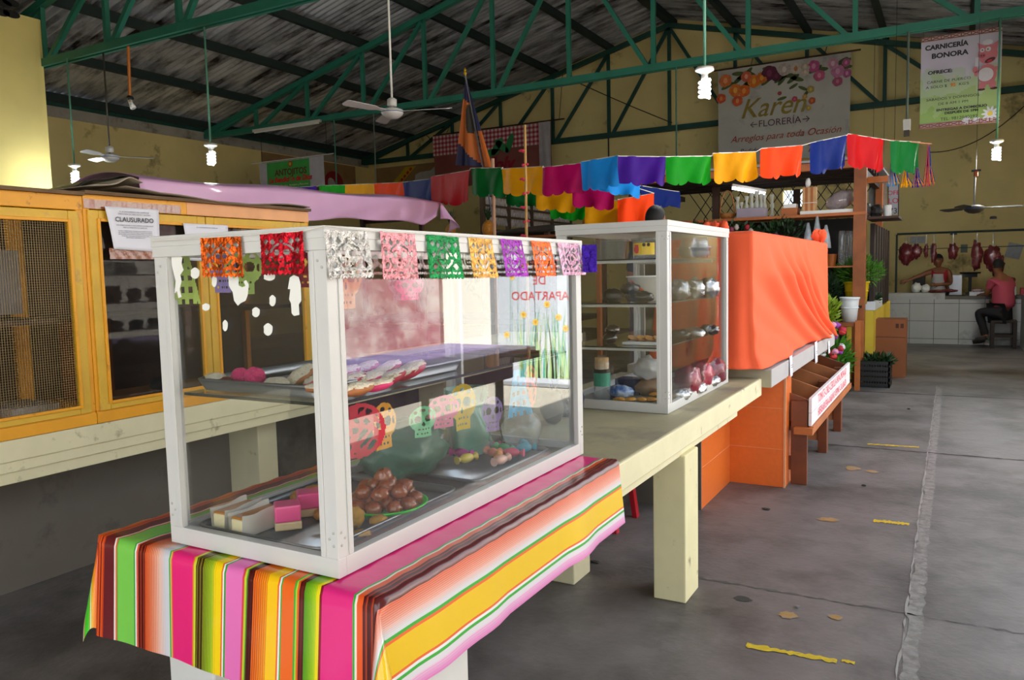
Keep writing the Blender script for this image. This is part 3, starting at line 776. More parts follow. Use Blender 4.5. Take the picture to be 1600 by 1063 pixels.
cn = {'d040a0': 'magenta', 'e8d060': 'yellow', 'f08a70': 'coral', '40b8d8': 'sky blue', 'f0a060': 'light orange', 'e86080': 'rose', 'f4c0b0': 'pale peach', '78c890': 'mint', 'e07098': 'dusky pink'}
for i, (c, x, y) in enumerate(cc):
    t = thing('wrapped_candy', '%s wrapped candy on the tray at the %s end of the near case' % (cn[c], 'very far' if i == 9 else 'far'), 'candy', (x, y, .905), 'wrapped candies on the far tray')
    M_ = Matrix.Translation((x, y, .906)) @ Matrix.Rotation(i * 1.3, 4, 'Z'); m = MB(); m.M = M_
    m.blob((0, 0, .016), (.030, .017, .016), .1, i, 16, 10).build('candy', flat(c, 0.3), t, smooth=True)
    m = MB(); m.M = M_; m.lathe([(.004, 0), (.016, .0)], (.0, 0, .016), 8)
    m = MB(); m.M = M_ @ Matrix.Rotation(PI / 2, 4, 'Y')
    m.lathe([(.015, .044), (.004, .028), (.003, .026)], (-.016, 0, 0), 10).lathe([(.003, -.026), (.004, -.028), (.015, -.044)], (-.016, 0, 0), 10).build('wrapper_end', flat(c, 0.3), t)

# ---------------------------------------------------------------- cut paper
def sheet(A, B, h, m, name, parent, amp=0.01, nf=3.0, nu=30, nv=26, hole=None, seed=0, flare=0.0, skewb=0.0, sc=0.0, nsc=6, rag=0.0):
    A = Vector(A); B = Vector(B); a = B - A; n = a.cross(Vector((0, 0, -1))).normalized(); rd = random.Random(seed); ph = rd.uniform(0, 6)
    def fn(u, v):
        vv = v
        if sc and v > 0.7:
            vv = 0.7 + (v - 0.7) * (1 + sc / 0.3 * (abs(math.sin(u * nsc * PI)) ** 0.5 - 0.5)); 
        uu = u + (u - .5) * flare * v + skewb * v
        if sc and nv > 20: uu += 0.006 * math.sin(v * 60) * (1 if u > .99 else (-1 if u < .01 else 0))
        d = amp * (0.35 + v) * math.sin(u * nf * 2 * PI + ph + v * .8) + amp * .4 * math.sin(u * 17 + v * 3 + ph)
        dz = rag * (math.sin(u * 11 + ph) * v)
        return A + a * uu + Vector((0, 0, -h * vv + dz)) + n * d
    mb = MB().grid(fn, nu, nv, hole)
    return mb.build(name, m, parent, smooth=True)
def ell(u, v, cx, cy, rx, ry): return ((u - cx) / rx) ** 2 + ((v - cy) / ry) ** 2 < 1
def dia(u, v, cx, cy, r, ry=None): return abs(u - cx) / r + abs(v - cy) / (ry or r) < 1
def hole_skull(u, v):
    return (ell(u, v, .40, .48, .06, .075) or ell(u, v, .60, .48, .06, .075) or dia(u, v, .5, .60, .035, .05) or (abs(v - .70) < .025 and abs(u - .5) < .13 and int(u * 30) % 2 == 0)
            or dia(u, v, .14, .2, .07) or dia(u, v, .86, .2, .07) or dia(u, v, .3, .22, .06, .09) or dia(u, v, .7, .22, .06, .09) or dia(u, v, .5, .2, .06, .05)
            or dia(u, v, .15, .45, .06, .09) or dia(u, v, .85, .45, .06, .09) or dia(u, v, .17, .72, .08, .09) or dia(u, v, .83, .72, .08, .09) or (0.84 < v < .90 and abs(math.sin(u * 22)) > .5 and .06 < u < .94)
            or (ell(u, v, .5, .52, .27, .27) and not ell(u, v, .5, .52, .22, .225) and not abs(u - .5) < .05 and not abs(v - .52) < .04))
def foil(c): return mat('foil_' + c, c, 0.24, metal=0.8, var=0.5, scale=45, bump=1.0, bscale=70)
gl_ = thing('papel_picado_garland', 'string of glittering cut foil squares along the top of the near glass case', 'garland', (-1.3, 1.6, 1.65))
STR = mat('white_string', 'dcd8d0', 0.5)
fl_front = [(314, 372, 376, 370, 'e8641c', 'orange glitter'), (405, 366, 474, 361, 'c81428', 'red glitter')]
for i, (a, b, c, d, co, lb) in enumerate(fl_front):
    A = at_y(a, b, 1.292); B = at_y(c, d, 1.292)
    sheet(A, B, 0.092, foil(co), 'paper_flag', gl_, 0.003, 1.5, 48, 44, hole_skull, i, 0.02, 0, 0.05, 12)['label'] = lb + ' paper flag'
fl_side = [(505, 359, 574, 362, 'b9b6b0', 'silver'), (592, 361, 648, 366, 'd08a90', 'rose'), (667, 366, 716, 371, '0c7a3c', 'green'), (733, 371, 768, 374, 'cf9c4c', 'gold'), (782, 373, 815, 376, '8a2c98', 'purple'), (829, 376, 860, 379, 'e0601c', 'orange'), (871, 379, 905, 381, 'c89ab0', 'pale pink')]
for i, (a, b, c, d, co, lb) in enumerate(fl_side):
    A = at_x(a, b, -1.187); B = at_x(c, d, -1.187)
    w = (B - A).length
    h = 0.105 if i == 0 else 0.112
    sheet(A, B, h, foil(co), 'paper_flag', gl_, 0.004, 1.3, 48, 40, hole_skull, i + 5, 0.06, 0.22 if i > 2 else 0.08, 0.04, 12)['label'] = lb + ' foil paper flag'
pts = [at_y(238, 376, 1.292), at_y(314, 372, 1.292), at_y(405, 366, 1.292), at_y(474, 361, 1.292), Vector((-1.187, 1.292, 1.661))] + [at_x(a, b, -1.187) for a, b in ((574, 361), (667, 366), (782, 373), (908, 381))]
MB().tube(pts, 0.0012, 6).build('string', STR, gl_)
A = at_x(909, 383, -1.187)
sheet(A, A + Vector((.05, .02, 0)), .10, foil('3c1c98'), 'paper_flag', gl_, .003, 1, 12, 12)['label'] = 'violet foil paper flag at the far corner'

# loose cut-paper figures hung inside the case and scraps stuck on the panes
def tissue(c): return mat('tissue_' + c, c, 0.7, var=0.06, trl=0.35)
def cut_skull(u, v):
    if not (ell(u, v, .5, .40, .48, .40) or (abs(u - .5) < .27 and .5 < v < .98)): return True
    return (ell(u, v, .33, .40, .12, .11) or ell(u, v, .67, .40, .12, .11) or dia(u, v, .5, .57, .06, .08) or (.70 < v < .76 and abs(u - .5) < .2 and int(u * 20) % 2) or (.84 < v < .89 and abs(u - .5) < .2 and int(u * 20 + 1) % 2)
            or ell(u, v, .5, .14, .10, .05) or ell(u, v, .25, .18, .06, .05) or ell(u, v, .75, .18, .06, .05) or ell(u, v, .12, .42, .04, .08) or ell(u, v, .88, .42, .04, .08))
def cut_dress(u, v):
    w = .2 + .3 * v
    if abs(u - .5) > w or v > .97: return True
    return (int(u * 9) % 2 == 0 and int(v * 9) % 2 == 0 and v > .3 and abs(u - .5) < w - .08) or ell(u, v, .5, .18, .08, .06)
def cut_lace(u, v):
    if not ell(u, v, .5, .5, .49, .49): return True
    return math.sin(u * 22 + 2 * math.sin(v * 9)) * math.sin(v * 20 + 2 * math.cos(u * 8)) > .25 and ell(u, v, .5, .5, .42, .42)
def hang(px, py, w, h, c, fn, lb, X=None, Y=None, sk=0.0, yawd=0.0):
    p = at_x(px, py, X) if X is not None else at_y(px, py, Y)
    d = (Vector((0.25, 1, 0)) if X is not None else Vector((1, .25, 0))).normalized()
    if yawd: d = Matrix.Rotation(yawd, 3, 'Z') @ d
    o = sheet(p - d * w / 2, p + d * w / 2, h, tissue(c), 'paper_cutout', None, .004, 1, 44, 44, fn, int(px))
    tag(o, lb, 'paper decoration', 'cut paper figures hung in the near glass case')
hang(282, 392, .085, .14, 'c4e070', cut_dress, 'lime cut paper figure at the left end of the near pane', Y=1.345, yawd=0.6)
hang(378, 388, .115, .115, 'bfe07c', cut_skull, 'lime green paper skull behind the orange glitter flag', Y=1.36)
hang(345, 385, .09, .12, '9a86c8', cut_skull, 'lilac paper skull half behind the orange glitter flag', Y=1.38)
hang(481, 382, .10, .10, 'a81c34', cut_skull, 'dark red paper skull behind the near corner post', Y=1.34)
hang(540, 398, .085, .13, 'd8a060', cut_skull, 'orange paper skull under the silver foil flag', X=-1.24)
hang(560, 630, .15, .135, 'e03a4c', cut_lace, 'red lace paper figure below the shelf beside the corner post', X=-1.225)
hang(598, 630, .12, .12, 'f0a81c', cut_skull, 'yellow orange paper skull below the shelf', X=-1.235, yawd=.4)
hang(660, 635, .10, .09, '86d8a4', cut_skull, 'mint paper skull below the shelf', X=-1.30)
hang(692, 618, .13, .10, 'f08ab0', cut_skull, 'pink paper skull below the shelf', X=-1.32)
hang(722, 600, .12, .15, 'e0c030', cut_skull, 'yellow paper skull hanging by the rear post', X=-1.34)
hang(769, 620, .10, .12, 'c0a8e0', cut_skull, 'pale lilac paper skull below the shelf', X=-1.34)
hang(810, 578, .12, .16, '3ca8d8', cut_dress, 'sky blue paper figure hung at the far end below the shelf', X=-1.26)
hang(828, 570, .08, .15, 'e8704c', cut_lace, 'orange lace paper strip at the far end below the shelf', X=-1.28)
hang(640, 430, .10, .07, 'e85a9c', cut_skull, 'bright pink paper skull high up inside the long pane', X=-1.30)
hang(625, 425, .08, .08, '8c88a0', cut_skull, 'greyish violet paper skull high up inside the long pane', X=-1.32)
WST = mat('white_sticker', 'e9e8e2', 0.6, var=0.02)
def outline(pts, lb, grp=None, y=1.3135, s=1.0):
    m = MB(); P = [at_y(a, b, y) for a, b in pts]; m.prism(P, (0, -.0008, 0))
    tag(m.build('white_sticker', WST), lb, 'sticker', grp)
outline([(357, 432), (361, 428), (366, 436), (370, 428), (373, 436), (373, 446), (379, 449), (384, 447), (381, 440), (385, 438), (389, 445), (387, 462), (384, 470), (380, 472), (376, 474), (372, 478), (369, 474), (366, 470), (364, 457), (358, 447)], 'white cat shaped sticker on the near pane')
outline([(268, 402), (276, 399), (285, 402), (284, 412), (287, 422), (282, 430), (284, 440), (281, 452), (284, 464), (279, 466), (277, 455), (273, 458), (275, 440), (272, 428), (269, 415)], 'white figure shaped sticker on the lime paper at the left')
outline([(453, 434), (459, 430), (467, 433), (470, 445), (471, 470), (467, 476), (468, 492), (460, 494), (456, 490), (455, 474), (452, 468), (454, 452), (450, 452)], 'tall white figure shaped sticker near the corner post')
for (x, y, a, b) in ((305, 427, 7, 9), (335, 440, 4, 9), (400, 488, 6, 8), (322, 480, 6, 6), (352, 509, 4, 9), (419, 515, 7, 10), (426, 470, 5, 9), (421, 433, 9, 6)):
    outline([(x + a * math.cos(t * PI / 6) * (1 + .15 * math.sin(t * 3)), y + b * math.sin(t * PI / 6)) for t in range(12)], 'small white sticker scrap on the near pane of the case', 'white sticker scraps on the near pane')

# ================================================================ THINGS IN THE SECOND CASE
def tub(px, py, z, r0, r1, h, m, label, Y, lid=None, name='plastic_tub', band_=None):
    p = at_y(px, py, Y); t = thing(name, label, 'tub', (p.x, Y, z))
    MB().lathe([(0, .0), (r0, 0), (r1, h), (r1 + .006, h), (r1 + .006, h - .008), (r1 - .001, h - .008), (r0 + .0, .004)], (p.x, Y, z), 28).build('tub_body', m, t, smooth=True)
    if lid: MB().lathe([(r1 + .008, h - .004), (r1 + .008, h + .004), (r1, h + .006), (0, h + .006)], (p.x, Y, z), 28).build('lid', lid, t, smooth=True)
    return t, p
t, p = tub(955, 400, 1.609, .075, .085, .095, CLEARB, 'large clear plastic tub on the top shelf of the second case', 3.86, CLEARB)
t, p = tub(1010, 400, 1.609, .06, .068, .095, CLEARB, 'clear tub with a yellow label on the top shelf of the second case', 3.80, CLEARB)
YL = mat('yellow_label', 'ecc41e', 0.4, var=0.04)
m = MB(); m.grid(lambda u, v: (p.x + .0665 * math.sin((u - .5) * 2.0), 3.80 - .0665 * math.cos((u - .5) * 2.0), 1.625 + .06 * v), 12, 2); m.build('label_band', YL, t)
m = MB(); m.disc((p.x - .028, 3.736, 1.652), .014, .02, 14); m.disc((p.x - .028, 3.7355, 1.672), .012, .004, 8); m.build('red_label_mark', RED, t)
m = MB(); m.disc((p.x + .012, 3.731, 1.675), .009, .009, 12); m.disc((p.x + .033, 3.737, 1.675), .009, .009, 12); m.build('black_label_mark', INK, t)
t, p = tub(1085, 400, 1.609, .07, .09, .06, CLEARB, 'stack of clear plastic food domes on the top shelf', 4.25, None, 'food_dome_stack')
for k in range(1, 5): MB().lathe([(.09 - k * .002, .012 * k), (.07, .06 + .012 * k), (0, .062 + .012 * k)], (p.x, 4.25, 1.609), 28).build('food_dome', CLEARB, t, smooth=True)
t, p = tub(1010, 450, 1.39, .085, .10, .13, WPLA, 'white tub with an orange triangle on the second shelf', 3.95, None)
MB().poly([(p.x - .05, 3.853, 1.44), (p.x + .03, 3.852, 1.44), (p.x - .05, 3.853, 1.50)]).build('orange_triangle', mat('orange_print', 'e8602c', 0.5), t)
for k in range(4): MB().box(p.x - .095 + .0, p.x - .065, 3.876, 3.877, 1.41 + k * .018, 1.414 + k * .018).build('printed_mark', INK, t)
DFOOD = mat('dark_packaged_food', '2e2620', 0.25, var=0.3, scale=20, bump=0.6, coat=0.8)
def pack(px, py, z, r, m, label, Y, name='food_packet', cat='packet', grp=None, nz=.25, seed=0):
    p = at_y(px, py, Y)
    tag(MB().blob((p.x, Y, z + r[2] * .9), r, nz, seed, 22, 12, None, 3.2).build(name, m, smooth=True), label, cat, grp)
pack(958, 468, 1.389, (.06, .05, .035), DFOOD, 'dark wrapped food packet on the left of the second shelf', 3.85, seed=1)
pack(1000, 468, 1.389, (.07, .05, .030), DFOOD, 'dark wrapped food packet in front of the white tub', 3.78, seed=2)
pack(985, 455, 1.43, (.05, .05, .030), DFOOD, 'dark packet lying on top of the others by the white tub', 3.84, seed=5)
for i, (px, Y) in enumerate(((1062, 4.1), (1085, 4.3), (1108, 4.5))):
    pack(px, 455, 1.389, (.055, .06, .055), CHROME, 'crinkled silver foil parcel, %s of the three on the second shelf' % ('nearest', 'middle', 'farthest')[i], Y, 'foil_parcel', 'parcel', 'foil parcels on the second shelf', .45, i + 7)
    pack(px, 530, 1.170, (.055, .06, .030), CHROME if i == 1 else DFOOD, ('dark flat packet on the third shelf behind the corner post', 'silver foil packet on the third shelf', 'dark packet at the far end of the third shelf')[i], Y, 'food_packet', 'packet', None, .4, i + 17)
for i, (px, zz) in enumerate(((953, 1.170), (957, 1.215))):
    pack(px, 525, zz, (.04, .04, .028), mat('dark_jelly_cup', '2c1c18', 0.2, coat=1.0), ('lower dark cup of the stacked pair on the third shelf', 'upper dark cup of the stacked pair on the third shelf')[i], 3.84, 'jelly_cup', 'cup', 'stacked dark cups', .1, i + 3)
p = at_y(1010, 530, 3.85)
t = thing('pastry_tray', 'white foam tray of flat pastries on the third shelf', 'tray', (p.x, 3.85, 1.17))
MB().box(p.x - .10, p.x + .09, 3.76, 3.94, 1.1705, 1.185).build('foam_tray', WPLA, t, bevel=.004)
for k in range(4): MB().blob((p.x - .07 + k * .045, 3.85, 1.20), (.03, .05, .008), .2, k, 14, 8, R3('Y', .4)).build('flat_pastry', BREAD, t, smooth=True)
# bottom of the second case
p = at_y(941, 615, 3.80); zb = .873
t = thing('plastic_jug', 'clear jug with a green label and dark band at the left of the second case', 'bottle', (p.x, 3.80, zb))
MB().lathe([(0, 0), (.040, 0), (.043, .01), (.043, .15), (.040, .17), (.040, .20), (.024, .225), (.02, .235)], (p.x, 3.80, zb), 24).build('jug_body', CLEARB, t, smooth=True)
m = MB(); m.grid(lambda u, v: (p.x + .0445 * math.sin((u - .5) * 5), 3.80 - .0445 * math.cos((u - .5) * 5), zb + .075 + .07 * v), 20, 1); m.build('green_label', mat('green_label', '3f9a80', 0.4), t)
m = MB(); m.grid(lambda u, v: (p.x + .0446 * math.sin((u - .5) * 5), 3.80 - .0446 * math.cos((u - .5) * 5), zb + .145 + .02 * v), 20, 1); m.build('dark_label_band', INK, t)
MB().lathe([(.036, .0), (.036, .06), (0, .06)], (p.x, 3.80, zb + .165), 18).build('jug_contents', mat('cream_sweets', 'c8a070', 0.6, var=.3, scale=60), t)
pack(970, 612, zb, (.075, .05, .035), mat('blue_white_bag', '3c6cb4', 0.3, var=.2, dark='f0f2f4', dark_amt=.9, dscale=14, coat=.5), 'blue and white printed bag beside the green labelled jug', 3.90, 'printed_bag', 'bag', None, .25, 4)
m = MB().box(at_y(985, 600, 4.05).x - .07, at_y(985, 600, 4.05).x + .07, 4.0, 4.12, zb, zb + .085)
tag(m.build('dark_blue_box', mat('navy_card', '1c2448', 0.5)), 'small navy blue box behind the printed bag', 'box')
pack(1012, 580, zb + .09, (.075, .06, .06), mat('white_poly_bag', 'd9d6d4', 0.3, var=.05, trl=.3), 'knotted white plastic bag at the bottom of the second case', 4.05, 'white_bag', 'bag', None, .4, 8)
pack(1012, 580, zb, (.085, .07, .05), mat('brown_bread_bag', '8a6a50', 0.4, var=.3), 'brown loaf under the knotted white bag', 4.05, 'bread_loaf', 'bread', None, .2, 9)
PAST = mat('golden_pastry', 'c8881c', 0.5, var=.35, scale=30, dark='7c3c14', dark_amt=.5, dscale=22, coat=.3)
rg = random.Random(2)
for i, (px, py) in enumerate(((968, 628), (985, 628), (1003, 628), (1018, 628), (975, 618), (995, 616), (1012, 615), (1024, 620))):
    q = at_z(px, py, zb)
    tag(MB().blob((q.x, max(q.y, 3.69), zb + .012), (.035, .028, .012), .2, i, 16, 8, R3('Z', i), 3).build('flat_pastry', PAST, smooth=True), 'golden flat pastry in the heap at the bottom of the second case', 'pastry', 'golden pastries in the second case')
for i, (px, Y, c, lb) in enumerate(((1075, 4.15, '8a1c34', 'dark red sweets bag behind the corner of the second case'), (1095, 4.4, 'a82440', 'crimson sweets bag in the middle of the second case'), (1115, 4.6, '7c2a3c', 'maroon sweets bag at the far end of the second case'))):
    pack(px, 600, zb, (.07, .09, .08), mat('bag_' + c, c, 0.35, var=.4, scale=20, bump=.5, coat=.6), lb, Y, 'sweets_bag', 'bag', 'red sweets bags in the second case', .3, i)
for i, (px, Y) in enumerate(((1065, 3.95), (1090, 4.2), (1112, 4.5))):
    pack(px, 625, zb, (.05, .07, .03), CHROME, ('silver packet lowest beside the corner post', 'silver packet lowest in the middle of the second case', 'silver packet lowest at the far end')[i], Y, 'silver_packet', 'packet', 'silver packets in the second case', .4, i + 31)
# jar and dark bundle between the cases
jx = at_y(925, 610, 3.3)
t = thing('glass_jar', 'round jar of dark blue sweets with a cream lid between the two cases', 'jar', (-1.62, 3.42, .852))
MB().lathe([(0, 0), (.05, 0), (.075, .04), (.08, .09), (.065, .14), (.04, .16)], (-1.62, 3.42, .852), 26).build('jar_body', mat('dark_blue_jar', '1c2048', 0.12, var=.5, scale=25, dark='8890b8', dark_amt=.3, dscale=18, coat=1), t, smooth=True)
MB().lathe([(.05, .155), (.052, .185), (.045, .19), (0, .19)], (-1.62, 3.42, .852), 24).build('lid', mat('cream_lid', 'd8c4a0', 0.4), t, smooth=True)
tag(MB().blob((-1.60, 3.20, .93), (.06, .05, .078), .1, 3).build('black_bundle', BLACK, smooth=True), 'black round bag on the counter between the two cases', 'bag')

# ================================================================ LEFT COUNTER AND YELLOW CABINETS
lc = thing('market_counter', 'cream concrete counter with stepped edge under the yellow cabinets', 'counter', (-4.1, 3.5, 0))
MB().box(-4.6, -3.69, -1.0, 8.2, 0.75, 0.85).build('counter_top', CREAM, lc, bevel=.006)
MB().box(-4.6, -3.70, -1.0, 8.2, 0.70, 0.75).box(-4.6, -3.715, -1.0, 8.2, .645, .70).build('counter_beam', CREAM, lc, bevel=.004)
MB().box(-4.45, -4.12, -1.0, 8.2, 0, .645).build('counter_base', mat('dark_grey_plaster', '66605a', 0.9, var=.15, scale=2, dark='3c3834', dark_amt=.4, dscale=2), lc)
for y in (3.5, 5.6): MB().box(-4.12, -3.85, y, y + .16, 0, .645).build('leg', CREAM, lc, bevel=.005)
MESHM = mat('wire_mesh', '96825a', 0.5, metal=.4, var=.2)
CABG = glass_mat('cabinet_glass', tint=(.62, .56, .52), haze=0.015, r0=.012, power=7)
def cabinet(label, y0, y1, z1, fm, doors, mesh_door):
    t = thing('food_cabinet', label, 'cabinet', (-4.0, (y0 + y1) / 2, .852))
    X, XB, z0 = -3.69, -4.32, .852
    m = MB().box(XB, X, y0, y1, z0, z0 + .06).box(XB, X, y0, y1, z1 - .05, z1 - .02)
    for y in (y0, y1 - .035): m.box(X - .04, X, y, y + .035, z0 + .06, z1 - .05).box(XB, XB + .04, y, y + .035, z0 + .06, z1 - .05)
    m.build('cabinet_frame', fm, t, bevel=.003)
    MB().box(XB - .01, XB, y0, y1, z0 + .06, z1 - .05).build('back_panel', DWOOD, t)
    yp = 2.93 if y0 > 2 else y1
    MB().box(XB, X + .004, y0 - .0, yp, z1 - .075, z1 - .005).build('front_rail', YWOOD, t, bevel=.003)
    if yp < y1: MB().box(XB, X + .004, yp, y1, z1 - .075, z1 - .005).build('front_rail', PEACH, t, bevel=.003, label='peach coloured end of the front rail')
    MB().box(X, X + .006, y0, y1, z0 + .0, z0 + .055).build('bottom_rail', YWOOD, t, bevel=.003)
    MB().box(XB - .02, X + .03, y0, y1, z1 - .005, z1 + .012).build('cabinet_roof', mat('weathered_board', '6b5238', 0.8, var=.3, scale=8), t)
    MB().box(XB + .02, X - .06, y0 + .04, y1 - .04, 1.36, 1.38).build('shelf', DWOOD, t)
    for (a, b, glz) in doors:
        d = MB()
        d.box(X - .025, X + .01, a, a + .055, z0 + .06, z1 - .08).box(X - .025, X + .01, b - .055, b, z0 + .06, z1 - .08)
        d.box(X - .025, X + .01, a + .055, b - .055, z1 - .13, z1 - .08).box(X - .025, X + .01, a + .055, b - .055, z0 + .06, z0 + .10)
        do = d.build('cabinet_door', YWOOD2 if fm is not PEACH else PEACH, t, bevel=.004)
        e = MB().box(X + .01, X + .018, a + .045, a + .06, z0 + .09, z1 - .12).box(X + .01, X + .018, b - .06, b - .045, z0 + .09, z1 - .12).box(X + .01, X + .018, a + .06, b - .06, z1 - .135, z1 - .12).box(X + .01, X + .018, a + .06, b - .06, z0 + .09, z0 + .105)
        e.build('door_bead', YWOOD, do, bevel=.002)
        if glz: MB().box(X - .012, X - .008, a + .05, b - .05, z0 + .095, z1 - .125).build('door_glass', CABG, do)
        else:
            w = MB(); p = .0115
            n = int((b - a - .1) / p)
            for i in range(n): w.box(X - .004, X - .002, a + .05 + i * p, a + .0512 + i * p, z0 + .095, z1 - .125)
            n = int((z1 - z0 - .22) / p)
            for i in range(n): w.box(X - .002, X - .0005, a + .05, b - .05, z0 + .095 + i * p, z0 + .0962 + i * p)
            w.build('wire_mesh', MESHM, do)
    return t
cabinet('bright yellow cabinet with wire mesh door at the left edge', 1.05, 2.335, 1.975, YWOOD, ((1.09, 2.31, False),), True)
cabinet('yellow and peach glazed cabinet with the paper notices on it', 2.337, 3.87, 1.985, YWOOD, ((2.355, 3.045, True), (3.05, 3.845, True)), False)
# things in the cabinets
m = MB().box(-4.2, -4.18, 1.97, 2.27, 1.36, 1.72)
tag(MB().box(-4.12, -4.11, 1.96, 2.25, 1.40, 1.72).build('grey_card', mat('grey_card', '8f8d94', 0.6), None), 'grey card standing behind the wire mesh', 'card')
tag(MB().box(-4.28, -3.98, 1.85, 2.0, .914, 1.36).build('wooden_post_box', mat('orange_post', 'b06414', 0.6), None), 'orange wooden upright inside the mesh cabinet', 'board')
tag(MB().box(-4.2, -3.9, 2.05, 2.28, .914, .955).build('folded_papers', mat('pale_folded_paper', 'a9a4a0', 0.7, var=.2, scale=20), None), 'folded papers on the floor of the mesh cabinet', 'papers')
tag(MB().box(-4.27, -4.05, 2.52, 2.68, .914, 1.36).build('brown_board', mat('rust_brown_board', '8c4a22', 0.7, var=.15), None), 'rusty brown board standing inside the glazed cabinet', 'board')
tag(MB().blob((-4.0, 2.95, .955), (.06, .08, .04), .3, 4).build('dark_jar_lid', BLACK, smooth=True), 'dark round bundle at the bottom of the glazed cabinet', 'bundle')
# notices
def notice(label, y0, y1, z0, z1, sag, main):
    t = thing('paper_notice', label, 'notice', (-3.67, (y0 + y1) / 2, z0))
    X = -3.668
    def fn(u, v):
        return (X + .004 * math.sin(u * 5 + v * 3) + .004, y0 + (y1 - y0) * u + sag * (1 - u) * (1 - v), z0 + (z1 - z0) * v - .012 * u * (1 - v))
    MB().grid(fn, 12, 12).build('paper_sheet', PAPER, t, smooth=True, solid=.0006)
    yc = (y0 + y1) / 2 + sag * .2; H = z1 - z0
    Xt = X + .0095
    for s, sz, zz, mm, bo in main:
        text(s, sz, mm, t, (Xt, yc, z1 - zz), RX, 'printed_line', bold=bo, ext=.0002)
    return t
body = ['A QUIEN CORRESPONDA: POR MEDIO DE LA PRESENTE SE HACE', 'DEL CONOCIMIENTO DEL LOCATARIO Y PUBLICO EN GENERAL', 'QUE EL PUESTO SE ENCUENTRA CERRADO POR LA AUTORIDAD', 'MUNICIPAL. CUALQUIER VIOLACION AL SELLO SERA', 'SANCIONADA CONFORME A LA LEY']
ls = [('H. AYUNTAMIENTO DE CAMPECHE', .0105, .022, INKG, 0), ('DIRECCION DE MERCADOS Y RASTRO', .0105, .034, INKG, 0), ('CLAUSURADO', .033, .062, INK, .0003), ('POR INFRACCIONES AL REGLAMENTO DE MERCADOS', .0085, .090, INKG, 0), ('PARA EL MUNICIPIO DE CAMPECHE', .0085, .101, INKG, 0)]
ls += [(b_, .0066, .118 + .0085 * i, INKG, 0) for i, b_ in enumerate(body)]
notice('white paper closure notice taped over the top of the glazed cabinet', 2.435, 2.735, 1.715, 1.925, .035, ls)
notice('second white paper notice taped beside the first, mostly behind the case frame', 2.885, 3.185, 1.66, 1.862, .02, [('H. AYUNTAMIENTO DE CAMPECHE', .009, .02, INKG, 0), ('CLAUSURADO', .036, .10, INK, .0006)])
TAPE = mat('brown_packing_tape', '8a4c2c', 0.2, var=.15, scale=12, bump=.6, bscale=40, coat=.8)
m = MB(); m.grid(lambda u, v: (-3.684 + .002 * math.sin(u * 40), 2.34 + .55 * u, 1.912 + .045 * v), 30, 3)
tag(m.build('packing_tape', TAPE, smooth=True), 'brown packing tape along the top rail of the glazed cabinet', 'tape')
m = MB(); m.grid(lambda u, v: (-3.672 + .003 * math.sin(u * 30 + v * 6), 2.45 + .27 * u, 1.665 + .055 * v), 24, 4)
tag(m.build('packing_tape', TAPE, smooth=True), 'brown tape strip under the closure notice', 'tape')
# board and cardboard on the cabinet roofs
CARD = mat('weathered_cardboard', '8a7a68', 0.85, var=.25, scale=7)
m = MB(); m.grid(lambda u, v: (-4.25 + .6 * u, 2.55 + 1.30 * v, 2.004 + .012 * math.sin(v * 9) * (u) + (.03 * max(0, .15 - v) / .15)), 10, 20)
tag(m.build('cardboard_sheet', CARD, smooth=True, solid=.006), 'long grey brown cardboard sheet on top of the cabinets', 'cardboard')
m = MB(); m.grid(lambda u, v: (-4.2 + .5 * u, 2.40 + .28 * v, 2.03 + .03 * v * u + .035 * math.exp(-((v - .75) * 5) ** 2)), 8, 14)
tag(m.build('bent_cardboard', mat('pale_cardboard', 'a39684', 0.85, var=.2), smooth=True, solid=.005), 'bent pale cardboard piece propped on the cabinet roof', 'cardboard')

# ---- pink tarpaulin over the next stall
PINKT = mat('pink_plastic_sheet', 'eab6de', 0.45, var=.05, scale=3, bump=.3, bscale=6, coat=.1)
sr = thing('stall_roof', 'stall roof behind the yellow cabinets draped in a long pink plastic sheet', 'stall roof', (-5.4, 6.0, 0))
def ptop(v):
    y = 3.95 + (8.05 - 3.95) * v
    return y, 2.34 + .10 * v
def pfn(u, v):
    y, z = ptop(v)
    # u 0..0.45 top surface from the far side, 0.45..1 hanging face
    if u < .45: return (-6.7 + 1.2 * u / .45, y + .1 * (1 - u), z + .09 * math.sin(u / .45 * PI) + .015 * math.sin(v * 14 + u * 6))
    k = (u - .45) / .55
    drop = .27 * (1 + .10 * math.sin(v * 7)) * (1 - .45 * max(0, v - .93) / .07)
    return (-5.5 + .02 * math.sin(v * 20 + k * 5) * k + .05 * k * math.sin(v * 5), y + .02 * k, z - drop * k + .01 * math.sin(v * 25) * k)
MB().grid(pfn, 26, 60).build('pink_sheet', PINKT, sr, smooth=True, solid=.003)
m = MB(); m.grid(lambda u, v: (-5.50 + .22 * v * math.sin(u * PI), 8.05 + .22 * u * (1 - v * .3), 2.43 - .20 * v - .17 * u + .02 * math.sin(u * 9)), 14, 12)
m.build('loose_corner', PINKT, sr, smooth=True, solid=.003)
for x, y in ((-5.68, 4.1), (-5.68, 7.9), (-6.6, 4.1), (-6.6, 7.9)): MB().box(x - .025, x + .025, y - .025, y + .025, 0, 2.30).build('post', DWOOD, sr)
MB().box(-6.65, -5.66, 4.05, 4.10, 2.22, 2.28).box(-6.65, -5.66, 7.9, 7.95, 2.22, 2.28).box(-5.68, -5.64, 4.1, 7.9, 2.2, 2.26).build('roof_beam', DWOOD, sr)
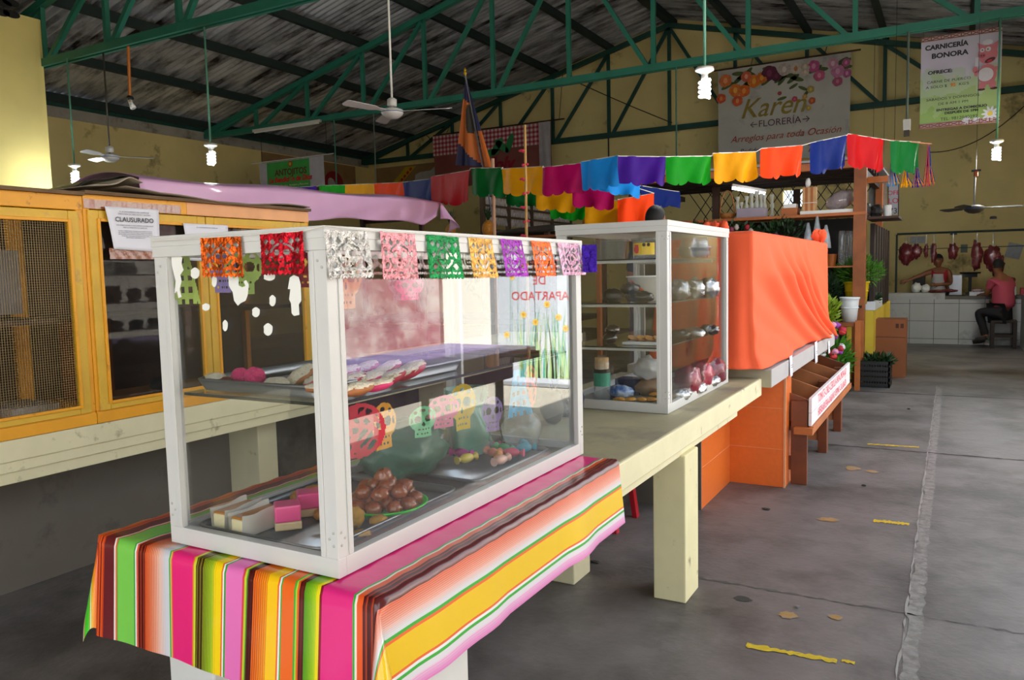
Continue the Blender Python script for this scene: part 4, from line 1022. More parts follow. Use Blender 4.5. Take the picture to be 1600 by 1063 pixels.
# dark tarp hump left of the pink sheet
DT = mat('dark_plastic_tarp', '332e2c', 0.4, var=.3, scale=6, bump=.4, bscale=8, coat=.3)
m = MB(); m.grid(lambda u, v: (-6.9 + 1.3 * u, 3.2 + .75 * v + .12 * u, 2.10 + .26 * math.sin(min(1, v * 1.15) * PI * .55) ** .8 - .10 * (1 - u) + .01 * math.sin(v * 16 + u * 8)), 16, 18)
sr2 = thing('covered_stall', 'stall top under a dark plastic tarp left of the pink sheet', 'stall roof', (-6.2, 3.6, 0))
m.build('dark_tarp', DT, sr2, smooth=True, solid=.004)
MB().box(-6.85, -5.62, 3.35, 3.95, 2.0, 2.1).build('stall_frame', DARK, sr2)
for x, y in ((-6.8, 3.4), (-5.68, 3.4), (-6.8, 3.9), (-5.68, 3.9)): MB().box(x - .02, x + .02, y - .02, y + .02, 0, 2.0).build('post', DWOOD, sr2)
# dim stall counters under the pink roof, seen through the cases
tag(MB().box(-6.6, -5.6, 4.2, 7.8, 0, .9).build('stall_counter', mat('dim_brown_counter', '5a4638', 0.8, var=.2)), 'brown stall counter under the pink sheeted roof', 'counter')

# ================================================================ SECOND COUNTER, ORANGE CLOTH, CRATE STAND
OTILE = mat('orange_wall_tile', 'e0702e', 0.3, var=.05, scale=40)
c2 = thing('tiled_counter', 'counter with a thin grey slab on orange tiled supports', 'counter', (-1.4, 6.5, 0))
GS = mat('grey_slab_paint', 'b4afb0', 0.5, var=.05)
MB().box(-1.95, -.985, 5.08, 8.1, .79, .905).build('slab', GS, c2, bevel=.004)
MB().box(-1.95, -.99, 5.076, 5.084, .79, .90).build('slab_end_trim', mat('beige_trim', 'a59c84', 0.6), c2)
GROUT = mat('pale_grout', 'd89a70', 0.8)
MB().box(-1.85, -1.385, 4.90, 5.64, 0, .70).box(-1.85, -1.39, 5.08, 5.64, .70, .79).box(-1.85, -1.0, 5.64, 5.86, 0, .79).box(-1.85, -1.39, 5.86, 8.0, 0, .79).build('tiled_support', OTILE, c2, bevel=.002)
m = MB()
for z in (.27, .56):
    m.box(-1.3855, -1.384, 4.90, 5.64, z, z + .0025).box(-1.385, -1.0, 5.6385, 5.64, z, z + .0025).box(-1.0005, -.999, 5.64, 5.86, z, z + .0025)
m.box(-1.012, -.998, 5.636, 5.65, 0, .79)
m.build('grout_line', GROUT, c2)
MB().box(-1.86, -1.384, 4.885, 4.90, 0, .70).build('rough_end', mat('grey_tile_edge', '5c564e', 0.9), c2)
for i, (a, b, c, d, e, f) in enumerate(((5.55, .10, .885, .76, 0, 0), (6.55, .12, .89, .74, 0, 0), (7.3, .10, .86, .78, 0, 0))):
    pass
for i, (px, py0, py1, w) in enumerate(((1237, 556, 588, .11), (1276, 534, 567, .14), (1296, 533, 552, .12))):
    q = at_x(px, (py0 + py1) / 2, -.975); q0 = at_x(px, py0, -.975); q1 = at_x(px, py1, -.975)
    t = thing('paper_label', 'white price paper hanging on the grey slab edge, %s of the three' % ('nearest', 'middle', 'farthest')[i], 'label', (-.975, q.y, q1.z), 'papers on the grey slab edge')
    m = MB(); m.grid(lambda u, v: (-.981 + .006 * v + .002 * math.sin(u * 4), q.y + w * (u - .5), q0.z - (q0.z - q1.z) * v), 4, 6); m.build('paper_sheet', PAPER, t, smooth=True, solid=.0006)
    MB().box(-.9715, -.9710, q.y - w * .35, q.y + w * .3, q.z + .005, q.z + .009).box(-.9715, -.9710, q.y - w * .3, q.y + w * .35, q.z - .01, q.z - .006).build('printed_line', INKG, t)
# orange cloth over a case
OR = mat('orange_stretch_cloth', 'ff683c', 0.8, var=.03, scale=3, trl=.12)
CX0, CX1, CY0, CY1, CZ0, CZ1 = -1.70, -1.10, 5.02, 8.35, .906, 1.775
oc = thing('covered_display_case', 'tall display case hidden under a bright orange cloth', 'covered case', (-1.4, 6.7, CZ0))
MB().box(CX0 + .03, CX1 - .03, CY0 + .03, CY1 - .03, CZ0, CZ1 - .01).build('hidden_case', WHITE, oc)
PER = [(CX0, CY1), (CX0, CY0), (CX1, CY0), (CX1, CY1), (CX0, CY1)]
R_ = .05
def per(u):
    seg = [CY1 - CY0, CX1 - CX0, CY1 - CY0, CX1 - CX0]; tot = sum(seg); s = u * tot
    k = 0
    while k < 3 and s > seg[k]: s -= seg[k]; k += 1
    a = Vector(PER[k]); b = Vector(PER[k + 1]); t = s / seg[k]
    d = (b - a).normalized(); n = Vector((-d.y, d.x)) * -1
    if k == 0: n = Vector((-1, 0))
    elif k == 1: n = Vector((0, -1))
    elif k == 2: n = Vector((1, 0))
    else: n = Vector((0, 1))
    # round normals near the corners
    L = seg[k]; e = .22
    nn = [Vector((-1, 0)), Vector((0, -1)), Vector((1, 0)), Vector((0, 1))]
    if s < e: n = (n * (.5 + .5 * s / e) + nn[(k - 1) % 4] * (.5 - .5 * s / e)).normalized()
    if L - s < e: n = (n * (.5 + .5 * (L - s) / e) + nn[(k + 1) % 4] * (.5 - .5 * (L - s) / e)).normalized()
    return a + (b - a) * t, n, k, t
def cl(u, v):
    if v < .12:
        p, n, k, t = per(u); q = v / .12
        c = Vector(((CX0 + CX1) / 2, (CY0 + CY1) / 2)); pp = c + (p - c) * q
        return (pp.x, pp.y, CZ1 + .004 + .006 * math.sin(pp.y * 5) * (1 - q))
    p, n, k, t = per(u); q = (v - .12) / .88
    H = CZ1 - CZ0 - .012
    out = .006; z = CZ1 - H * q
    if k == 2:      # long visible side: swooping folds gathered at the far top corner
        yy = t
        f = 0
        for (c0, am, w) in ((.20, .10, .04), (.33, .085, .03), (.46, .07, .026), (.58, .05, .024), (.07, .07, .06)):
            path = c0 + .55 * (q ** 1.8) * (1 - c0 * .35)
            f += am * math.exp(-((yy - path) / w) ** 2) * min(1, q * 3)
        for (c0, am, w) in ((.90, .02, .012), (.93, .02, .010), (.96, .018, .010), (.87, .015, .012)): f += am * math.exp(-((yy - c0 - (.02 - q * .12)) / w) ** 2) * math.exp(-q * 2.2) * min(1, q * 12)
        f += .012 * math.sin((yy * 3.0 - q * 2.6) * 9) * q
        out += f + .05 * q * q * q + .06 * max(0, q - .8) / .2 * (1 - yy) * (.5 + .5 * math.sin(yy * 9))
        z = CZ1 - H * q
        if yy > .86: z -= (yy - .86) / .14 * .10 * q
    elif k == 1: out += .015 * (1 + math.sin(t * 16 + q * 2)) * q + .012 * math.sin(t * 31) * q + .05 * q * q * q
    else: out += .02 * (1 + math.sin(t * 40)) * q
    if q > .93 and k != 2: out += .03 * (q - .93) / .07
    return (p.x + n.x * out, p.y + n.y * out, max(z, .908) if not (k == 2 and t > .86) else z)
MB().grid(cl, 420, 70).build('orange_cloth', OR, oc, smooth=True, solid=.003)
# cloth roses on top
for i, (px, py, Y, s) in enumerate(((1115, 350, 5.15, .05), (1282, 362, 7.9, .075))):
    q = at_y(px, py, Y)
    t = thing('cloth_knot', ('small gathered orange cloth knots at the near end of the covered case', 'larger gathered orange cloth knot at the far end of the covered case')[i], 'cloth knot', (q.x, Y, CZ1 + .008))
    m = MB()
    for k in range(5 if i == 0 else 3): m.blob((q.x + (k - 1.5) * s * .55 * (1 if i == 0 else .6), Y + (k % 2) * .03, CZ1 + .004 + s * .75), (s * .55, s * .5, s * .75), .45, k + i * 5, 14, 10, None, 3.5)
    m.build('cloth_folds', OR, t, smooth=True)
# crate stand
cs = thing('produce_stand', 'slatted brown wooden produce stand with four compartments and a white signboard', 'produce stand', (-1.1, 6.9, 0))
RW = mat('varnished_red_brown_wood', '6e3616', 0.4, var=.35, scale=5, stretch=(1, 6, 1), coat=.2)
RW2 = mat('lighter_plank_wood', 'a8683c', 0.5, var=.25, scale=6)
def tz(x, z0): return z0 + (-.87 - x) * .42
for y in (5.86, 6.84, 7.80):
    if y < 6: MB().box(-.985, -.875, 5.765, 5.80, 0, .60).build('leg', RW, cs, bevel=.003)
    else: MB().box(-.955, -.885, y, y + .10, 0, .60).build('leg', RW, cs, bevel=.003)
    MB().box(-1.36, -1.30, y, y + .10, 0, .70).build('leg', RW, cs, bevel=.003)
    MB().box(-1.30, -.975 if y < 6 else -.955, (5.77 if y < 6 else y + .02), (5.80 if y < 6 else y + .06), .10, .20).build('cross_rail', RW2 if y > 6 else RW, cs, bevel=.002)
m = MB().prism([(-.87, 5.80, .40), (-1.38, 5.80, .61), (-1.38, 5.80, .63), (-.87, 5.80, .42)], (0, 2.26, 0)); m.build('slanted_floor', RW, cs)
for y in (5.80, 6.36, 6.92, 7.48, 8.04):
    MB().prism([(-.865, y, .42), (-1.38, y, .63), (-1.38, y, .78), (-.865, y, .605)], (0, .02, 0)).build('divider', RW2 if y > 6 and y < 8 else RW, cs)
MB().box(-1.40, -1.38, 5.8, 8.06, .60, .775).build('back_board', RW, cs)
MB().box(-.86, -.83, 5.76, 8.10, .375, .425).build('front_plank', OWOOD, cs, bevel=.003)
MB().box(-.955, -.83, 5.70, 5.76, .375, .42).build('plank_end', OWOOD, cs)
MB().box(-1.30, -.90, 5.80, 8.06, .38, .41).build('lower_rail', RW, cs)
SG = mat('white_sign_paint', 'e8e0e2', 0.55, var=.05, scale=20)
sb = MB().box(-.865, -.845, 5.76, 8.08, .525, .625).box(-.865, -.845, 5.76, 8.08, .43, .521).build('signboard', SG, cs)
text('TOMATE-CHILE-CEBOLLA-PAPA-LIMON-AJO', .095, mat('pink_red_paint', 'd8586a', 0.7), sb, (-.8445, 6.92, .575), RX, sx=.93)
text('HIERBABUENA-RABANO-PEPINO-CALABAZA', .085, mat('pink_red_paint', 'd8586a', 0.7), sb, (-.8445, 6.92, .475), RX, sx=1.02)
# red plastic stool behind the striped cloth
q = at_z(964, 832, 0)
st = thing('plastic_stool', 'red plastic stool mostly hidden behind the striped cloth', 'stool', (q.x - .17, q.y + .15, 0))
RP = mat('red_plastic', 'b01626', 0.35, var=.05)
bx, by = q.x - .17, q.y + .15
MB().box(bx - .15, bx + .15, by - .15, by + .15, .42, .45).build('seat', RP, st, bevel=.01)
for sx in (-1, 1):
    for sy in (-1, 1): MB().bar((bx + sx * .17, by + sy * .17, 0), (bx + sx * .13, by + sy * .13, .42), .045, .03).build('leg', RP, st)

# ================================================================ HANGING LAMPS AND FANS
BULB = mat('glowing_bulb', 'f4faff', 0.3, var=0, emit=9.0)
ROD = mat('mint_green_rod', '5f9c86', 0.5, var=.1)
PORC = mat('white_porcelain', 'd8d6d2', 0.4, var=.04)
def lamp(px, py, Y, label, z_top, lit=True, s=1.0, power=55):
    p = at_y(px, py, Y); x, z = p.x, p.z      # p = centre of the bulb
    t = thing('pendant_lamp', label, 'lamp', (x, Y, z), None)
    MB().tube([(x, Y, z + .13 * s), (x, Y, z_top)], .014, 8).build('rod', ROD, t, smooth=True)
    MB().lathe([(.02, .17), (.085, .155), (.088, .13), (.035, .10), (.03, .085)], (x, Y, z), 20).build('lamp_holder', PORC, t, smooth=True)
    MB().lathe([(.025, .09), (.032, .085), (.032, .045), (.028, .04)], (x, Y, z), 16).build('ballast', WPLA, t, smooth=True)
    m = MB()
    pts = []
    for k in range(61):
        a = k / 60 * 4 * 2 * PI; pts.append((x + .046 * math.cos(a) * s, Y + .046 * math.sin(a) * s, z + .04 - .17 * s * k / 60))
    m.tube(pts, .0155, 6)
    m.build('spiral_tube', BULB, t, smooth=True)
    ld = bpy.data.lights.new('bulb_light', 'POINT'); ld.energy = power; ld.shadow_soft_size = .09; ld.color = (.93, .98, 1.0)
    lo = bpy.data.objects.new('bulb_light', ld); COL.objects.link(lo); lo.parent = t; lo.location = (0, 0, -.14)
    return t
lamp(1101, 132, 7.66, 'bright spiral bulb on a pale green rod in front of the far gable', 5.6, power=90)
lamp(330, 243, 7.66, 'bright spiral bulb on a green rod above the pink sheet', CH_Z - .03)
lamp(117, 273, 7.55, 'bright spiral bulb beside the yellow pillar', CH_Z - .03, power=75)
lamp(1557, 236, 13.5, 'small bright bulb hanging beside the printed banner on the right', CH_Z - .02, power=130)
def fan(px, py, Y, z_top, label, yaw, col, rodm, R=.68, tilt=0.0, cup=True):
    p = at_y(px, py, Y); x, z = p.x, p.z
    t = thing('ceiling_fan', label, 'fan', (x, Y, z))
    MB().tube([(x, Y, z + .05), (x, Y, z_top)], .013, 8).build('rod', rodm, t, smooth=True)
    if cup: MB().lathe([(.045, .07), (.055, .075), (.058, .15), (.03, .17)], (x, Y, z), 20).build('canopy_cup', col, t, smooth=True)
    MB().lathe([(0, -.075), (.07, -.065), (.12, -.03), (.135, 0), (.125, .03), (.07, .05), (0, .055)], (x, Y, z), 28).build('motor_housing', col, t, smooth=True)
    MB().lathe([(.1365, -.004), (.1375, 0), (.1365, .004)], (x, Y, z), 28).build('blue_ring', mat('blue_stripe', '2c4c8c', 0.4), t)
    for k in range(3):
        a = yaw + k * 2 * PI / 3
        M_ = Matrix.Translation((x, Y, z + .01)) @ Matrix.Rotation(a, 4, 'Z') @ Matrix.Rotation(.22, 4, 'X')
        m = MB(); m.M = M_
        m.prism([(.10, -.03, 0), (.22, -.03, 0), (.30, -.065, 0), (R - .04, -.075, 0), (R, -.04, 0), (R, .05, 0), (R - .03, .07, 0), (.30, .06, 0), (.22, .03, 0), (.10, .03, 0)], (0, 0, .006))
        m.build('blade', col, t, label=None)
    return t
FW = mat('white_fan_paint', 'c9c8c6', 0.4, var=.04)
fan(613, 176, 7.66, 5.75, 'white ceiling fan in the upper middle of the hall', .35, FW, WPLA, .72)
fan(172, 246, 7.66, CH_Z - .03, 'white ceiling fan near the left wall', .9, FW, mat('dark_rod', '4a4640', 0.5), .62)
fan(1522, 326, 13.3, 2.80, 'dark bladed fan hanging low before the far right wall', .2, mat('dark_fan_metal', '3a3632', 0.45, var=.1), mat('grey_fan_pole', '9a9aa0', 0.35, metal=.5), .62, cup=False)
q = at_y(1525, 276, 13.3)
hk = thing('fan_hook', 'orange and black hook with its thin wire above the dark bladed fan', 'hook', (q.x, 13.3, 2.79))
MB().tube([(q.x - .0, 13.3, 2.79), (q.x, 13.3, 2.86)], .03, 10).build('orange_collar', mat('orange_collar', 'a8542c', 0.5), hk)
MB().bar((q.x - .06, 13.3, 2.87), (q.x + .06, 13.3, 2.87), .025).tube([(q.x, 13.3, 2.86), (q.x, 13.5, CH_Z)], .003, 5).build('hook_arm', BLACK, hk)
# empty holder on an orange pipe, and the pipe with a box
p0 = at_y(200, 68, 7.66); p1 = at_y(203, 150, 7.66)
t = thing('broken_pendant', 'orange pipe with a broken white lamp holder near the left pillar', 'lamp', p1)
MB().tube([(p0.x, 7.66, CH_Z - .03), (p1.x, 7.66, p1.z)], .022, 8).build('orange_pipe', mat('orange_pipe', 'c0702c', 0.5), t)
MB().blob((p1.x, 7.66, p1.z - .03), (.05, .05, .04), .2, 2).build('black_fitting', BLACK, t)
m = MB(); m.tube([(p1.x, 7.66, p1.z - .06), (p1.x + .02, 7.66, p1.z - .12), (p1.x + .06, 7.66, p1.z - .18)], [.035, .03, .045], 10); m.build('white_socket', WPLA, t, smooth=True)
p0 = at_y(1417, 190, 13.5)
t = thing('pipe_with_box', 'grey conduit pipe ending in a small switch box right of the flower banner', 'conduit', (p0.x, 13.5, p0.z - .15))
MB().tube([(p0.x, 13.5, CH_Z - .03), (p0.x, 13.5, p0.z)], .018, 8).build('pipe', mat('grey_green_pipe', '5a665c', 0.5), t)
MB().box(p0.x - .05, p0.x + .05, 13.46, 13.54, p0.z - .13, p0.z + .03).build('switch_box', PORC, t)
MB().box(p0.x - .04, p0.x + .04, 13.47, 13.53, p0.z - .22, p0.z - .13).build('dark_plug', mat('dark_brown_plug', '3c2c24', 0.5), t)
# thin drop pipes from the trusses
def drop(px, py, Y, m, r, label, z1=None):
    p = at_y(px, py, Y)
    tag(MB().tube([(p.x, Y, CH_Z - .02), (p.x, Y, z1 if z1 is not None else p.z)], r, 8).build('drop_pipe', m), label, 'pipe', None)
drop(526, 288, 13.53, mat('teal_pipe', '2f6a5c', 0.5), .016, 'green drop pipe left of the cow banner')
drop(588, 300, 13.53, mat('grey_green_pipe', '5a665c', 0.5), .012, 'thin grey drop pipe in front of the cow banner')
drop(1057, 245, 13.53, mat('teal_pipe', '2f6a5c', 0.5), .014, 'green drop pipe left of the flower banner')
drop(951, 245, 19.5, mat('dark_pipe', '26332e', 0.5), .02, 'dark drop pipe between the gingham and flower banners')
def cable(pts, r, label, m=None):
    tag(MB().tube(pts, r, 5).build('sagging_cable', m or mat('black_cable', '1c1a18', 0.6)), label, 'cable')
def sagp(a, b, s, n=14):
    return [a + (b - a) * (i / n) + Vector((0, 0, -s * 4 * (i / n) * (1 - i / n))) for i in range(n + 1)]
cable(sagp(at_y(905, 130, 19.45), at_y(1050, 192, 19.45), .02), .012, 'black cable slanting across the gable left of the flower banner')
cable(sagp(at_y(1452, 238, 19.83), at_y(1600, 166, 19.83), .25), .010, 'black cable sagging across the wall at the right edge')
cable(sagp(at_y(662, 205, 19.45), at_y(682, 228, 19.45), .02), .010, 'short dark cable by the gingham banner')
tl = thing('tube_light', 'unlit tube light fitting under the middle roof truss', 'light fitting', (-11, 13.5, CH_Z - .09))
a = at_y(400, 211, 13.55); b = at_y(505, 191, 13.55)
MB().box(a.x, b.x, 13.44, 13.50, CH_Z - .06, CH_Z + .0).build('fitting_body', PORC, tl)
MB().tube([(a.x + .05, 13.46, CH_Z - .075), (b.x - .05, 13.46, CH_Z - .075)], .018, 8).build('tube', WPLA, tl)

# ================================================================ BANNERS
def panel(t, name, P00, P10, P01, m, amp=.02, nf=2, nu=40, nv=24, col=None):
    P00 = Vector(P00); a = Vector(P10) - P00; b = Vector(P01) - P00; n = a.cross(b).normalized()
    mb = MB(); mb.grid(lambda u, v: P00 + a * u + b * v + n * amp * (math.sin(u * nf * 6.28 + v * 2) + .5 * math.sin(u * 13 - v * 5)), nu, nv)
    return mb.build(name, m, t, smooth=True)
# flower shop banner
YK = 19.05
kx0, kx1 = -4.96, -2.06; kz1a, kz1b = 6.20, 6.02; kz0 = 4.0
kb = thing('flower_banner', 'large white florist banner with tulips across its top and gold lettering', 'banner', (-3.5, YK, kz0))
BANW = mat('grey_white_banner', 'bdbab4', 0.6, var=.08, scale=2, dark='8e8a84', dark_amt=.4, dscale=1.2)
panel(kb, 'banner_cloth', (kx0, YK, kz1a), (kx1, YK, kz1a), (kx0, YK, kz0), BANW, .010, 1.5)
GOLD = mat('gold_lettering', '8f7a2c', 0.5, var=.2, scale=20)
yk = YK - .03
text('Karen', .62, GOLD, kb, (-3.72, yk, 5.22), RF, shear=.35, bold=.004, sx=.95)
text('\u2190FLORER\u00cdA\u2192', .215, mat('plum_lettering', '5a3440', 0.6), kb, (-3.55, yk, 4.86), RF)
text('Arreglos para toda Ocasi\u00f3n', .215, mat('rust_lettering', 'a8442c', 0.6), kb, (-3.45, yk, 4.56), RF, shear=.35)
text('Pedidos', .16, mat('plum_lettering', '5a3440', 0.6), kb, (-4.2, yk, 4.27), RF, shear=.3)
text('724', .26, mat('rust_lettering', 'a8442c', 0.6), kb, (-2.75, yk, 4.2), RF)
rk = random.Random(21)
def flower(x, z, r, cols, lbl):
    m = MB()
    r *= .82
    for k in range(5): m.disc((x + r * .5 * math.cos(k * 1.26 + .3), yk - .003 - .001 * k, z + r * .5 * math.sin(k * 1.26 + .3)), r * .55, r * .75, 12, a=k * 1.26)
    m.build(lbl, flat(cols[0], .6, var=.25, scale=18), kb)
    MB().disc((x, yk - .010, z), r * .35, r * .5, 10).build('petal_centre', flat(cols[1]), kb)
LEAFM = mat('printed_leaf_green', '4c5a2c', 0.6, var=.3)
m = MB()
for k in range(22):
    x = rk.uniform(kx0 + .15, kx1 - .1); m.disc((x, yk + .004, 6.0 - .02 * (x + 5) + rk.uniform(-.2, .1)), .16, .05, 10, a=rk.uniform(-1, 1))
for (x, z, a_) in ((-3.25, 5.62, .5), (-3.05, 5.55, -.5), (-3.5, 5.38, .2), (-2.98, 5.42, .9)): m.disc((x, yk, z), .11, .035, 10, a=a_)
m.build('printed_leaf', LEAFM, kb)
for (x, z, r, c) in ((-4.78, 5.95, .17, ('d8743c', 'f0a070')), (-4.88, 5.55, .13, ('c8542c', 'e08050')), (-4.55, 5.70, .17, ('d87828', 'f0a850')), (-4.35, 5.66, .16, ('d8641c', 'f09c40')), (-4.5, 5.45, .14, ('d0582c', 'e89060')), (-4.3, 5.98, .14, ('c86040', 'f0a080')), (-4.12, 5.85, .17, ('d8741c', 'e8a040')),
                     (-3.95, 5.90, .15, ('c8681c', 'e89c3c')), (-3.78, 5.98, .20, ('5a1838', '7c2c50')), (-3.62, 5.90, .14, ('4c1430', '702848')), (-3.45, 6.02, .17, ('b8a8a0', 'd8ccc4')), (-3.2, 6.0, .14, ('c8b8ac', 'b87840')), (-3.0, 5.90, .10, ('c4b4a4', 'dccfc0')), (-3.0, 6.02, .12, ('b8a898', 'd8c8b8')),
                     (-2.82, 6.0, .15, ('b85084', 'd890b0')), (-2.70, 5.78, .14, ('c05880', 'e090a8')), (-2.42, 6.0, .14, ('c890a8', 'e8c0d0')), (-2.32, 5.82, .16, ('c078a0', 'dca0c0')), (-2.32, 5.6, .12, ('a85070', 'd07890')), (-2.13, 5.75, .11, ('b05888', 'd898b8')), (-2.15, 5.98, .10, ('b85888', 'd890b0')),
                     (-3.22, 5.33, .07, ('b83c58', 'd06078')), (-3.55, 5.5, .05, ('a82c3c', 'c04858')), (-2.85, 5.25, .09, ('b0562c', 'd07840')), (-2.88, 5.5, .09, ('a89040', 'c8b060')), (-3.0, 5.36, .06, ('b88838', 'c8a050')), (-2.92, 5.10, .07, ('b89a48', 'd8b860'))):
    flower(x, z, r, c, 'printed_flower')
MB().tube([(kx0 - .1, YK, kz1a + .02), (kx1 + .2, YK, kz1a + .02)], .02, 8).build('banner_rod', DWOOD, kb)
cable([Vector((-4.2, YK, kz1a + .03)), Vector((-4.2, 19.42, CH_Z + 1.6))], .008, 'left wire holding up the flower banner')
cable([Vector((-2.6, YK, kz1a + .03)), Vector((-2.6, 19.42, CH_Z + 1.45))], .008, 'right wire holding up the flower banner')

# butcher's printed banner
YC = 13.75
cb = thing('butcher_banner', 'white and green printed butcher banner hanging at upper right', 'banner', (.03, YC, 3.62))
cx0, cx1, cz0, cz1 = -.50, .545, 3.60, 4.96
BW = mat('lilac_white_print', 'b4aec0', 0.55, var=.05)
gm = MB()
def gcol(u, v):
    k = noise.noise(Vector((u * 6, v * 6, 3))) * .5
    t = v * 1.15 - .35 + k * .35
    return ('b4aec0' if t < .12 else 'a8b0a8' if t < .2 else '9eb08c' if t < .38 else '94aa70' if t < .6 else '84a054')
nu, nv = 60, 70
for j in range(nv):
    for i in range(nu):
        u = (i + .5) / nu; v = (j + .5) / nv
        c = gcol(u, v)
        if v < .055 or v > .945: c = 'b0a4a8'
        x0 = cx0 + (cx1 - cx0) * i / nu; x1 = cx0 + (cx1 - cx0) * (i + 1) / nu; z1_ = cz1 - (cz1 - cz0) * j / nv; z0_ = cz1 - (cz1 - cz0) * (j + 1) / nv
        gm.add([(x0, YC, z1_), (x1, YC, z1_), (x1, YC, z0_), (x0, YC, z0_)], [(0, 1, 2, 3)], c)
gm.build('banner_cloth', mat('printed_banner', 'ffffff', 0.55, var=0, attr=True), cb)
BRD = mat('brown_border', '7c4438', 0.6)
for zz in (cz1 - .035, cz0 + .035):
    m = MB()
    for dz in (-.028, .028): m.box(cx0, cx1, YC - .006, YC - .004, zz + dz - .006, zz + dz + .006)
    n = 8
    for k in range(n):
        xa = cx0 + (cx1 - cx0) * k / n; xb = cx0 + (cx1 - cx0) * (k + 1) / n
        m.bar((xa, YC - .007, zz - .028), (xb, YC - .007, zz + .028), .012, .002, up=(0, 1, 0)).bar((xa, YC - .007, zz + .028), (xb, YC - .007, zz - .028), .012, .002, up=(0, 1, 0)).box(xa - .006, xa + .010, YC - .009, YC - .006, zz - .035, zz + .035)
    m.build('lattice_border', BRD, cb)
BK = mat('banner_black', '1c1a20', 0.6, var=0)
yc = YC - .008
for s, x, z, sz, sx, bo in (('CARNICER\u00cdA', -.165, 4.79, .096, 1.02, .004), ('BONORA', -.12, 4.66, .10, 1.12, .004), ('OFRECE:', -.24, 4.42, .068, 1.25, .003), ('CARNE DE PUERCO', -.125, 4.28, .052, 1.25, 0), ('A SOLO $', -.285, 4.205, .052, 1.25, 0), ("KG'S", .075, 4.205, .052, 1.25, 0), ('SABADOS Y DOMINGOS', -.07, 4.02, .052, 1.22, 0), ('DE 8 AM 1 PM', -.06, 3.945, .052, 1.25, 0), ('ENTREGAS A DOMICILIO', .05, 3.855, .047, 1.25, .002), ('DESPU\u00c9S DE 1PM', .05, 3.80, .047, 1.25, .002), ('TEL: 9812040292', .02, 3.715, .062, 1.1, 0)):
    text(s, sz, BK, cb, (x, yc, z), RF, sx=sx, bold=bo)
text('95', .07, mat('orange_price', 'c8803c', 0.6), cb, (-.065, yc, 4.205), RF, bold=.004)
# plain pink pig picture
PG = mat('printed_pink', 'c0707c', 0.6, var=.06); PGW = mat('printed_white', 'c4c2cc', 0.6)
m = MB().disc((.37, yc, 4.59), .125, .14, 20).disc((.37, yc + .001, 4.30), .12, .15, 20).disc((.25, yc, 4.33), .05, .04, 12, a=.6).disc((.215, yc, 4.385), .035, .05, 12).disc((.45, yc - .001, 4.36), .07, .035, 12, a=.4).disc((.31, yc, 4.145), .05, .05, 12).disc((.44, yc, 4.15), .045, .06, 12)
m.poly([(.26, yc, 4.66), (.235, yc, 4.77), (.325, yc, 4.72)]).poly([(.42, yc, 4.72), (.505, yc, 4.77), (.49, yc, 4.64)])
m.build('pig_picture', PG, cb)
MB().disc((.365, yc - .003, 4.76), .065, .04, 14).build('pig_cap', PGW, cb)
MB().disc((.35, yc - .003, 4.30), .10, .10, 16).build('pig_apron', PGW, cb)
MB().disc((.30, yc - .003, 4.655), .03, .03, 12).disc((.375, yc - .003, 4.66), .035, .035, 12).build('pig_eyes', PGW, cb)
MB().box(.215, .265, yc - .003, yc - .002, 4.43, 4.56).build('cleaver_picture', PGW, cb)
MB().disc((.30, yc - .005, 4.655), .010, .010, 8).disc((.37, yc - .005, 4.66), .010, .010, 8).disc((.29, yc - .006, 4.575), .008, .012, 8).disc((.32, yc - .006, 4.575), .008, .012, 8).disc((.30, yc, 4.09), .05, .018, 10).disc((.46, yc, 4.09), .05, .018, 10).disc((.40, yc - .004, 4.50), .07, .03, 14, a=.35).build('pig_detail', mat('dark_print', '4a2228', 0.6), cb)
MB().disc((.30, yc - .004, 4.575), .045, .035, 12).build('pig_snout', mat('snout_pink', 'a85464', 0.6), cb)
MB().disc((.395, yc - .006, 4.49), .035, .014, 10, a=.35).build('pig_tongue', RED, cb)
m = MB()
for (fx, fz, r) in ((.42, 3.73, .11), (.12, 3.665, .06), (.25, 3.66, .05)):
    for k in range(10): m.disc((fx + r * .55 * math.cos(k * PI / 5), yc, fz + r * .55 * math.sin(k * PI / 5)), r * .5, r * .16, 8, a=k * PI / 5)
m.build('printed_daisy', PGW, cb); MB().disc((.42, yc - .002, 3.73), .035, .035, 12).build('daisy_centre', mat('daisy_yellow', 'c0a83c', 0.6), cb)
for x in (cx0 + .03, cx1 - .05): cable([Vector((x, YC, cz1)), Vector((x, 13.68, CH_Z))], .006, 'wire at the %s corner of the printed butcher banner' % ('left' if x < 0 else 'right'))

# red gingham banner
YGm = 19.15
gb = thing('gingham_banner', 'banner with red gingham top, brown ground and green leaves behind the flag', 'banner', (-11.4, YGm, 3.9))
gx0, gx1, gz0, gz1 = -13.25, -9.45, 4.05, 5.56
panel(gb, 'banner_cloth', (gx0, YGm, gz1), (gx1, YGm, gz1), (gx0, YGm, gz0), mat('brown_red_print', '8c4c48', 0.5, var=.2, scale=1.5), .015, 2)
panel(gb, 'pale_side_strip', (gx1 - .35, YGm - .03, gz1), (gx1, YGm - .03, gz1), (gx1 - .35, YGm - .03, gz0), mat('pale_strip', 'b4aeb4', 0.6), .008, 1)
m = MB(); n = 56
for i in range(n):
    for j in range(9):
        s = 3.45 / n; x = gx0 + i * s; z = gz1 - .02 - j * .062
        c = 'a02438' if (i % 2 and j % 2) else ('c06a78' if (i % 2 or j % 2) else 'd8ccd0')
        m.add([(x, YGm - .036, z), (x + s, YGm - .036, z), (x + s, YGm - .036, z - .062), (x, YGm - .036, z - .062)], [(0, 1, 2, 3)], c)
m.build('gingham_band', mat('gingham_print', 'ffffff', 0.6, var=0, attr=True), gb)
m = MB()
